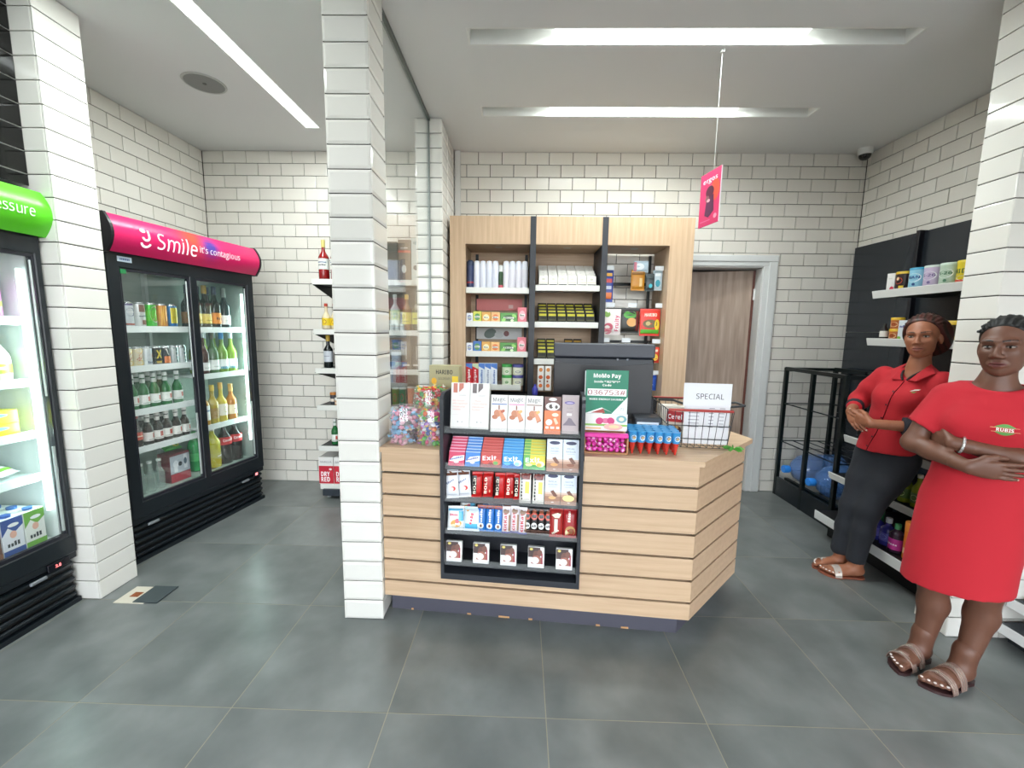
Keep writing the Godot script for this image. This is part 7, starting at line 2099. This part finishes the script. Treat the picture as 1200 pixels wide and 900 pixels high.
func build_woman_in_dress() -> void:
	var F := Vector3(-0.736, 0, 0.677).normalized()
	var o := thing("person", "woman in a red short-sleeved dress standing with folded arms", "person", Vector3(1.885, 0, -1.705), atan2(F.x, F.z))
	var V := func(r: float, y: float, f: float): return Vector3(-r, y, f)      # r counts to her own right
	var skin := lin("6a4535")
	var plain := func(_p: Vector3) -> Color: return skin
	# ---- joints
	var shR: Vector3 = V.call(0.128, 1.20, 0.0)
	var shL: Vector3 = V.call(-0.140, 1.20, 0.0)
	var elR: Vector3 = V.call(0.205, 0.992, 0.055)
	var elL: Vector3 = V.call(-0.178, 0.985, 0.075)
	var wrR: Vector3 = V.call(0.035, 0.952, 0.175)
	var wrL: Vector3 = V.call(0.085, 1.028, 0.125)
	var headc: Vector3 = V.call(-0.016, 1.413, 0.005)
	var bd := Fld.new()
	bd.loft([[0.62, -0.015, 0.0, 0.13, 0.10], [0.78, -0.006, 0.0, 0.15, 0.105], [0.9, 0.0, 0.0, 0.12, 0.085], [1.1, 0.0, 0.005, 0.125, 0.095], [1.19, 0.0, 0.0, 0.115, 0.072], [1.235, 0.005, 0.0, 0.07, 0.045]], 0.03)
	bd.chain([V.call(-0.01, 1.2, -0.01), V.call(-0.006, 1.27, 0.0), headc + Vector3(0, -0.06, -0.01)], [0.06, 0.048, 0.046], 0.03)
	for s in [[shR, 0.04], [shL, -0.06]]: bd.cap(V.call(s[1], 1.222, -0.005), s[0], 0.036, 0.044, 0.04)
	bd.chain([shR, (shR + elR) / 2, elR], [0.043, 0.042, 0.037], 0.02)
	bd.chain([elR, elR.lerp(wrR, 0.35), wrR], [0.037, 0.036, 0.0245], 0.02)
	bd.chain([shL, (shL + elL) / 2, elL], [0.043, 0.042, 0.038], 0.02)
	bd.chain([elL, elL.lerp(wrL, 0.35), wrL], [0.038, 0.037, 0.0245], 0.02)
	var feet := [[V.call(0.072, 0.012, -0.036), V.call(0.163, 0.012, 0.181), 1.0], [V.call(-0.060, 0.012, -0.010), V.call(0.045, 0.012, 0.215), -1.0]]
	var legs := [[V.call(0.075, 0.62, 0.0), V.call(0.084, 0.40, 0.02), V.call(0.073, 0.28, -0.006), V.call(0.085, 0.10, 0.005)], [V.call(-0.075, 0.62, 0.0), V.call(-0.066, 0.42, 0.02), V.call(-0.068, 0.30, -0.004), V.call(-0.045, 0.10, 0.028)]]
	for q in legs: bd.chain(q, [0.075, 0.052, 0.051, 0.034], 0.025)
	var m := mb()
	var nails := []
	var ft := []
	for i in 2:
		var d: Vector3 = feet[i][1] - feet[i][0]
		var t := Transform3D(Basis(Vector3.UP, atan2(d.x, d.z)), feet[i][0])
		ft.append([t, d.length() / 0.225])
		var ff := Fld.new()
		# her right foot has its big toe on her left (+x)
		nails.append_array(foot_prims(ff, t, d.length(), feet[i][2]))
		ff.cap(t * Vector3(0, 0.09, 0.045), legs[i][3] + Vector3(0, 0.05, 0), 0.034, 0.037, 0.02)
		ff.mesh_into(m, 0.005, plain)
	bd.mesh_into(m, 0.010, plain)
	# hands: the right one lies on the other arm, the left one is tucked under the right arm
	var hd := Fld.new()
	hd.cap(elR.lerp(wrR, 0.8), wrR, 0.029, 0.0255, 0.01)
	var tips := add_hand(hd, wrR, Vector3(1, 0.02, -0.10), Vector3(0, -0.15, 1), Vector3(0, 1, 0.1), [0.16, 0.14, 0.16, 0.2], 0.95)
	hd.mesh_into(m, 0.0035, plain)
	hd = Fld.new()
	hd.cap(elL.lerp(wrL, 0.8), wrL, 0.029, 0.0255, 0.01)
	add_hand(hd, wrL, Vector3(-0.68, 0.02, -0.72), Vector3(-0.7, 0.1, 0.7), Vector3(0, 1, 0), [0.1, 0.1, 0.1, 0.12], 0.9)
	hd.mesh_into(m, 0.0035, plain)
	# head, turned a little to her right
	var ht := Transform3D(Basis(Vector3.UP, -0.24) * Basis(Vector3.BACK, 0.03), headc)
	m.t = ht
	head_field().mesh_into(m, 0.0035, face_color(skin, lin("6b3a36"), lin("1c1310")))
	m.t = Transform3D()
	var body := part("body", m, skin_mat(), o)
	add_eyes(body, ht, "120c0a")
	# finger and toe nails
	for p in nails: part("toenail", mb().k("e9dcd8").ball(p, Vector3(0.006, 0.003, 0.006), 8), vm(0.25), body)
	for i in 4: part("fingernail", mb().k("c9a090").ball(tips[i][0] + Vector3(0, 0, 0.004), Vector3(0.005, 0.004, 0.003), 8), vm(0.3), body)
	# ---- hair: rows of braids drawn back
	var hf := Fld.new()
	hf.ell(Vector3(0, 0.038, -0.021), Vector3(0.078, 0.086, 0.094), 0.02)
	hf.cuts.append([Vector3(0, -0.62, 0.785), -0.004])
	hf.cuts.append([Vector3(0, -1, 0), 0.05])
	for i in 9:
		var a := lerpf(-1.25, 1.25, i / 8.0)
		var pts := []
		for j in 6:
			var u := j / 5.0
			var phi := lerpf(0.62, 2.5, u)
			pts.append(Vector3(sin(a) * 0.078 * sin(phi + 0.35), 0.038 + cos(a) * 0.086 * sin(phi), -0.021 + cos(phi) * 0.093))
		hf.chain(pts, [0.004, 0.005, 0.0055, 0.0055, 0.005, 0.005], 0.004)
	var hm := mb()
	hm.t = ht
	hf.mesh_into(hm, 0.005, func(_p: Vector3) -> Color: return lin("17171b"))
	var bun := Fld.new()
	bun.ell(Vector3(0, 0.03, -0.125), Vector3(0.045, 0.05, 0.04), 0.02)
	for i in 5: bun.cap(Vector3(-0.04 + i * 0.02, 0.06, -0.11), Vector3(-0.03 + i * 0.015, -0.01, -0.13), 0.012, 0.01, 0.01)
	bun.mesh_into(hm, 0.006, func(_p: Vector3) -> Color: return lin("17171b"))
	part("hair", hm, vm(0.55), o)
	for s in [1.0]:
		var er := mb()
		er.t = ht
		er.k("d8c6b0").ball(Vector3(s * 0.078, -0.045, -0.008), Vector3(0.006, 0.006, 0.006), 8).k("3a4a2c").ball(Vector3(s * 0.078, -0.057, -0.008), Vector3(0.006, 0.007, 0.006), 8)
		part("earring", er, vm(0.2, 0.4), o)
	# ---- dress
	var df := Fld.new()
	df.loft([[0.36, -0.022, 0.012, 0.170, 0.135], [0.5, -0.018, 0.008, 0.168, 0.135], [0.64, -0.010, 0.004, 0.166, 0.13], [0.76, -0.006, 0.0, 0.163, 0.122], [0.9, 0.0, 0.0, 0.142, 0.104], [1.0, 0.0, 0.004, 0.138, 0.106], [1.1, 0.0, 0.01, 0.142, 0.115], [1.18, 0.0, 0.004, 0.140, 0.1], [1.235, 0.002, 0.0, 0.130, 0.080], [1.27, 0.006, -0.004, 0.10, 0.062]], 0.02)
	for s in [-1.0, 1.0]: df.ell(Vector3(s * 0.062, 1.105, 0.078), Vector3(0.058, 0.055, 0.045), 0.05)
	df.cap(shR + Vector3(0.006, -0.004, 0), shR.lerp(elR, 0.62), 0.057, 0.060, 0.035)
	df.cap(shL + Vector3(-0.006, -0.004, 0), shL.lerp(elL, 0.62), 0.057, 0.060, 0.035)
	# sleeve hems, skirt hem and the wide neckline
	for q in [[shR, elR], [shL, elL]]:
		var d: Vector3 = (q[1] - q[0]).normalized()
		var c: Vector3 = q[0].lerp(q[1], 0.56)
		var out := Vector3(signf(q[0].x), 0, 0)
		df.ell(c + d * 0.06 + out * 0.035, Vector3(0.088, 0.06, 0.10), 0.003, Basis(Quaternion(Vector3.UP, d)), 1)
	df.ell(V.call(-0.014, 1.30, 0.03), Vector3(0.092, 0.060, 0.12), 0.004, Basis(), 1)
	df.cuts.append([Vector3(0.13, -1, -0.05).normalized(), -0.408])
	var dm := mb()
	df.mesh_into(dm, 0.0065, func(_p: Vector3) -> Color: return Color.WHITE)
	var dress := part("dress", dm, cloth("b81a29"), o)
	dress.set_meta("label", "plain red dress with a round company badge")
	# badge: green leaves above and below a red band with white letters
	var cx := 0.045
	var cy := 1.105
	var lo := mb().k("5f9a4e")
	var pg := PackedVector2Array()
	for i in 9: pg.append(Vector2(cx - 0.028 + 0.056 * i / 8.0, cy + 0.009 + 0.013 * sin(PI * i / 8.0)))
	lo.poly(pg)
	pg = PackedVector2Array()
	for i in 9: pg.append(Vector2(cx - 0.026 + 0.052 * i / 8.0, cy - 0.009 - 0.012 * sin(PI * i / 8.0)))
	lo.poly(pg)
	lo.k("e0b48a").poly(PackedVector2Array([Vector2(cx - 0.040, cy + 0.0055), Vector2(cx + 0.036, cy + 0.0085), Vector2(cx + 0.036, cy + 0.0095), Vector2(cx - 0.036, cy + 0.0075)])).poly(PackedVector2Array([Vector2(cx - 0.034, cy - 0.0095), Vector2(cx + 0.040, cy - 0.0065), Vector2(cx + 0.036, cy - 0.0055), Vector2(cx - 0.034, cy - 0.008)]))
	lo.k("f4ece8")
	write(lo, "RUBIS", cx, cy, 0, 0.0165, 0.044, true)
	onto(df, lo, 0.0016)
	part("badge", lo, vm(0.6), dress)
	# ---- bracelet
	var ba := (wrL - elL).normalized()
	var bt := mb().k("d9dad8")
	var b1 := ba.cross(Vector3.UP).normalized()
	var b2 := b1.cross(ba)
	var ring := []
	for i in 17: ring.append(elL.lerp(wrL, 0.90) + (b1 * cos(TAU * i / 16) + b2 * sin(TAU * i / 16)) * 0.031)
	bt.tube(ring, 0.005, 6)
	part("bracelet", bt, vm(0.25, 0.6), o)
	# ---- sandals
	for i in 2:
		var t: Transform3D = ft[i][0]
		var k: float = ft[i][1]
		var t0 := Transform3D(t.basis, Vector3(t.origin.x, 0, t.origin.z))
		var sd := part("sandal", sole(t0, k, feet[i][2], "3b2422"), vm(0.5), o)
		for q in [[0.148, 0.176, 0.046, 0.052, 0.046], [0.090, 0.124, 0.042, 0.070, 0.060]]:
			var sb := mb().k("8f7168")
			strap(sb, t0, k, q[0], q[1], q[2], q[3], q[4])
			var glint := part("strap", sb, vm(0.35, 0.3), sd)
			for e in 3:
				var sl := mb().k("d9cfc4")
				var zz: float = lerpf(q[0], q[1], 0.12 + 0.34 * e)
				strap(sl, t0, k, zz, zz + 0.002, q[2] + 0.001, q[3] - 0.001, q[3] - 0.002)
				part("stone_row", sl, vm(0.15, 0.7), glint)

func sole(t: Transform3D, k: float, m: float, c: String) -> MB:
	var b := mb().k(c)
	var q := sole_outline(k, m, 1.02)
	# outline is (x, z): lay it flat
	b.t = t
	var top := []
	for p in q: top.append(Vector3(p.x, 0.012, p.y))
	var cen := Vector3(0, 0.012, 0.11 * k)
	for i in q.size():
		var a: Vector3 = top[i]
		var d: Vector3 = top[(i + 1) % q.size()]
		var dn := Vector3(0, 0.0115, 0)
		if m > 0:
			b.tri(cen, d, a)
			b.quad(a - dn, a, d, d - dn)
		else:
			b.tri(cen, a, d)
			b.quad(d - dn, d, a, a - dn)
	return b

func build_woman_in_shirt() -> void:
	var F := Vector3(-0.96, 0, 0.28).normalized()
	var o := thing("person", "woman in a red shirt and black trousers leaning on the shelves", "person", Vector3(2.21, 0, -2.42), atan2(F.x, F.z))
	var V := func(r: float, y: float, f: float): return Vector3(-r, y, f)
	var skin := lin("9a6247")
	var plain := func(_p: Vector3) -> Color: return skin
	var shR: Vector3 = V.call(0.135, 1.215, 0.0)
	var shL: Vector3 = V.call(-0.155, 1.21, 0.0)
	var elR: Vector3 = V.call(0.262, 1.045, -0.01)
	var elL: Vector3 = V.call(-0.155, 0.955, 0.02)
	var wrR: Vector3 = V.call(0.175, 0.995, 0.175)
	var wrL: Vector3 = V.call(0.030, 0.952, 0.21)
	var headc: Vector3 = V.call(-0.040, 1.447, 0.012)
	var bd := Fld.new()
	bd.loft([[0.70, -0.07, 0.0, 0.13, 0.09], [0.85, -0.05, 0.0, 0.11, 0.08], [1.05, -0.02, 0.0, 0.115, 0.085], [1.18, 0.0, 0.0, 0.115, 0.075], [1.24, 0.02, 0.0, 0.07, 0.05]], 0.03)
	bd.chain([V.call(-0.025, 1.2, -0.01), V.call(-0.032, 1.28, 0.0), headc + Vector3(0, -0.06, -0.005)], [0.06, 0.046, 0.044], 0.03)
	for s in [[shR, 0.03], [shL, -0.07]]: bd.cap(V.call(s[1], 1.225, -0.005), s[0], 0.036, 0.042, 0.04)
	bd.chain([shR, elR, wrR], [0.046, 0.037, 0.0245], 0.02)
	bd.chain([shL, elL, wrL], [0.046, 0.038, 0.0245], 0.02)
	var hipR: Vector3 = V.call(0.145, 0.74, 0.0)
	var hipL: Vector3 = V.call(-0.005, 0.74, -0.01)
	var knR: Vector3 = V.call(0.140, 0.41, 0.125)
	var knL: Vector3 = V.call(0.045, 0.42, 0.125)
	var anR: Vector3 = V.call(0.152, 0.11, 0.165)
	var anL: Vector3 = V.call(0.050, 0.11, 0.170)
	bd.chain([hipR, knR, anR], [0.075, 0.05, 0.034], 0.025)
	bd.chain([hipL, knL, anL], [0.075, 0.05, 0.034], 0.025)
	var feet := [[V.call(0.128, 0.012, 0.118), V.call(0.205, 0.012, 0.315), 1.0], [V.call(0.026, 0.012, 0.13), V.call(0.122, 0.012, 0.335), -1.0]]
	var m := mb()
	var nails := []
	var ft := []
	for i in 2:
		var d: Vector3 = feet[i][1] - feet[i][0]
		var t := Transform3D(Basis(Vector3.UP, atan2(d.x, d.z)), feet[i][0])
		ft.append([t, d.length() / 0.225])
		var ff := Fld.new()
		nails.append_array(foot_prims(ff, t, d.length(), feet[i][2]))
		ff.cap(t * Vector3(0, 0.09, 0.045), [anR, anL][i] + Vector3(0, 0.05, 0), 0.033, 0.035, 0.02)
		ff.mesh_into(m, 0.005, plain)
	bd.mesh_into(m, 0.010, plain)
	# clasped hands
	var hd := Fld.new()
	hd.cap(elR.lerp(wrR, 0.75), wrR, 0.029, 0.025, 0.01)
	var tR := add_hand(hd, wrR, Vector3(0.55, -0.42, 0.35), Vector3(-0.2, 0.5, 0.8), Vector3(0.6, 0.7, -0.2), [0.35, 0.38, 0.42, 0.45], 0.92)
	hd.mesh_into(m, 0.0035, plain)
	hd = Fld.new()
	hd.cap(elL.lerp(wrL, 0.75), wrL, 0.029, 0.025, 0.01)
	var tL := add_hand(hd, wrL, Vector3(-0.95, 0.18, 0.05), Vector3(0.05, 0.15, 1), Vector3(0.1, 1, 0.1), [0.28, 0.26, 0.28, 0.32], 0.92)
	hd.mesh_into(m, 0.0035, plain)
	# head turned to the camera
	var hdir := Vector3(-0.83, 0, 0.56)
	var ht := Transform3D(Basis(Vector3.UP, atan2(hdir.x, hdir.z) - atan2(F.x, F.z)) * Basis(Vector3.BACK, 0.05), headc)
	m.t = ht
	head_field().mesh_into(m, 0.0035, face_color(skin, lin("8e5248"), lin("2c1a14")))
	m.t = Transform3D()
	var body := part("body", m, skin_mat(), o)
	add_eyes(body, ht, "1a100c")
	for p in nails: part("toenail", mb().k("efe6e2").ball(p, Vector3(0.006, 0.003, 0.006), 8), vm(0.25), body)
	for q in tL.slice(0, 4) + tR.slice(0, 4): part("fingernail", mb().k("e4c8bc").ball(q[0] + Vector3(0, 0.002, 0.004), Vector3(0.005, 0.004, 0.004), 8), vm(0.3), body)
	# ---- hair: reddish brown, swept back over the ears and falling to the nape
	var hf := Fld.new()
	hf.ell(Vector3(0, 0.040, -0.024), Vector3(0.085, 0.087, 0.100), 0.02)
	for s in [-1.0, 1.0]: hf.ell(Vector3(s * 0.066, -0.012, -0.022), Vector3(0.020, 0.062, 0.042), 0.03)
	hf.ell(Vector3(0.045, -0.005, -0.06), Vector3(0.062, 0.095, 0.055), 0.04)
	hf.ell(Vector3(0.0, -0.04, -0.08), Vector3(0.06, 0.08, 0.045), 0.04)
	for i in 12:
		var a := lerpf(-1.4, 1.4, i / 11.0)
		var pts := []
		for j in 6:
			var u := j / 5.0
			var phi := lerpf(0.75, 2.6, u)
			pts.append(Vector3(sin(a) * 0.083 * sin(phi * 0.8 + 0.3), 0.042 + cos(a) * 0.086 * sin(phi), -0.024 + cos(phi) * 0.096))
		hf.chain(pts, [0.003, 0.004, 0.005, 0.005, 0.005, 0.004], 0.006)
	hf.cuts.append([Vector3(0, -0.60, 0.80), -0.006])
	var hm := mb()
	hm.t = ht
	hf.mesh_into(hm, 0.005, func(p: Vector3) -> Color: return lin("2a1714") if sin(p.x * 210.0 + p.y * 50.0) > 0.55 else lin("4a241d"))
	part("hair", hm, vm(0.5), o)
	# ---- shirt
	var sf := Fld.new()
	sf.loft([[0.70, -0.080, 0.012, 0.150, 0.122], [0.80, -0.066, 0.010, 0.147, 0.116], [0.92, -0.046, 0.004, 0.136, 0.106], [1.04, -0.020, 0.006, 0.142, 0.115], [1.12, -0.006, 0.006, 0.146, 0.115], [1.19, 0.004, 0.0, 0.142, 0.095], [1.24, 0.012, -0.004, 0.115, 0.072], [1.272, 0.022, -0.006, 0.08, 0.06]], 0.02)
	for s in [-1.0, 1.0]: sf.ell(Vector3(s * 0.06 - 0.004, 1.10, 0.082), Vector3(0.055, 0.05, 0.04), 0.05)
	sf.chain([shR + Vector3(0.004, 0.0, 0), shR.lerp(elR, 0.5), elR, elR.lerp(wrR, 0.55)], [0.056, 0.056, 0.052, 0.044], 0.03)
	sf.chain([shL + Vector3(-0.004, 0.0, 0), shL.lerp(elL, 0.5), elL, elL.lerp(wrL, 0.32)], [0.056, 0.057, 0.054, 0.048], 0.03)
	sf.ell(V.call(-0.03, 1.315, 0.07), Vector3(0.052, 0.10, 0.075), 0.006, Basis(), 1)
	sf.cuts.append([Vector3(0.03, -1, 0.0).normalized(), -0.772])
	var sm := mb()
	sf.mesh_into(sm, 0.009, func(_p: Vector3) -> Color: return Color.WHITE)
	var shirt := part("shirt", sm, cloth("b81d28"), o)
	# collar: two flaps and the dark inner band
	for s in [-1.0, 1.0]:
		var c0 := V.call(-0.03, 0, 0) as Vector3
		var cf := mb()
		var a := Vector3(c0.x + s * 0.012, 1.205, 0.088)
		var pts := [Vector3(c0.x + s * 0.050, 1.300, -0.01), Vector3(c0.x + s * 0.052, 1.265, 0.045), a, Vector3(c0.x + s * 0.060, 1.205, 0.098), Vector3(c0.x + s * 0.105, 1.252, 0.040), Vector3(c0.x + s * 0.090, 1.262, -0.015)]
		for q in [[0, 1, 4], [0, 4, 5], [1, 2, 3], [1, 3, 4]]:
			var tri := [pts[q[0]], pts[q[1]], pts[q[2]]]
			var up := Vector3(0, 0.003, 0.004)
			if s > 0: tri.reverse()
			cf.tri(tri[0] + up, tri[1] + up, tri[2] + up)
			cf.tri(tri[2] - up * 0.2, tri[1] - up * 0.2, tri[0] - up * 0.2)
		part("collar", cf, cloth("b21b26"), shirt)
	var ib := mb().k("2a2426")
	for s in [-1.0, 1.0]:
		var q := []
		for i in 6: q.append(V.call(-0.03, 0, 0) + Vector3(s * lerpf(0.055, 0.010, i / 5.0), lerpf(1.278, 1.207, i / 5.0), lerpf(0.0, 0.092, sin(i / 5.0 * PI / 2))))
		ib.tube(q, 0.0055, 6)
	part("collar_band", ib, vm(0.8), shirt)
	# placket line, buttons, small badge
	var pk := mb().k("6b1218")
	pk.quad(Vector3(0.026, 1.2, 0), Vector3(0.0295, 1.2, 0), Vector3(-0.0935, 0.775, 0), Vector3(-0.097, 0.775, 0))
	onto(sf, pk, 0.0012)
	part("placket", pk, vm(0.8), shirt)
	for y in [1.14, 1.06, 0.98, 0.86, 0.80]:
		var bt := mb().k("1c1416").oval(lerpf(-0.105, 0.018, (y - 0.775) / 0.425), y, 0.005, 0.005)
		onto(sf, bt, 0.002)
		part("button", bt, vm(0.4), shirt)
	var lg := mb().k("e6e2da").poly(PackedVector2Array([Vector2(0.072, 1.150), Vector2(0.100, 1.158), Vector2(0.104, 1.164), Vector2(0.086, 1.162)])).k("5f9a4e").poly(PackedVector2Array([Vector2(0.076, 1.146), Vector2(0.098, 1.150), Vector2(0.090, 1.143)]))
	onto(sf, lg, 0.0016)
	part("badge", lg, vm(0.6), shirt)
	# dark turned-back cuffs
	for q in [[elR, wrR, 0.50, 0.64, 0.048, 0.044], [elL, wrL, 0.28, 0.50, 0.053, 0.050]]:
		var cf := Fld.new()
		cf.cap(q[0].lerp(q[1], q[2]), q[0].lerp(q[1], q[3]), q[4], q[5], 0.004)
		var d: Vector3 = (q[1] - q[0]).normalized()
		cf.cuts.append([d, d.dot(q[0].lerp(q[1], q[3]))])
		cf.cuts.append([-d, -d.dot(q[0].lerp(q[1], q[2] - 0.02))])
		var cm := mb()
		cf.mesh_into(cm, 0.007, func(_p: Vector3) -> Color: return lin("23262c"))
		part("cuff", cm, vm(0.85), shirt)
	# ---- trousers
	var tf := Fld.new()
	tf.loft([[0.60, -0.075, 0.010, 0.135, 0.105], [0.70, -0.073, 0.0, 0.142, 0.108], [0.82, -0.062, 0.0, 0.130, 0.10]], 0.04)
	tf.chain([hipR, hipR.lerp(knR, 0.5), knR, knR.lerp(anR, 0.45), anR + Vector3(0, 0.02, 0)], [0.086, 0.074, 0.058, 0.052, 0.047], 0.03)
	tf.chain([hipL, hipL.lerp(knL, 0.5), knL, knL.lerp(anL, 0.45), anL + Vector3(0, 0.0, 0)], [0.086, 0.074, 0.058, 0.052, 0.047], 0.03)
	tf.cuts.append([Vector3(0, -1, 0), -0.098])
	var tm := mb()
	tf.mesh_into(tm, 0.009, func(_p: Vector3) -> Color: return Color.WHITE)
	part("trousers", tm, cloth("1d2027"), o)
	# ---- sandals
	for i in 2:
		var t: Transform3D = ft[i][0]
		var k: float = ft[i][1]
		var t0 := Transform3D(t.basis, Vector3(t.origin.x, 0, t.origin.z))
		var sd := part("sandal", sole(t0, k, feet[i][2], "8a4f3a"), vm(0.5), o)
		var sb := mb().k("d8cdc4")
		strap(sb, t0, k, 0.135, 0.172, 0.046, 0.055, 0.047)
		part("strap", sb, vm(0.25, 0.5), sd)
		sb = mb().k("2a2020")
		strap(sb, Transform3D(t0.basis * Basis(Vector3.RIGHT, 1.1), t0 * Vector3(0, 0.03, 0.035)), k, -0.02, -0.012, 0.034, 0.036, 0.036)
		part("heel_strap", sb, vm(0.5), sd)
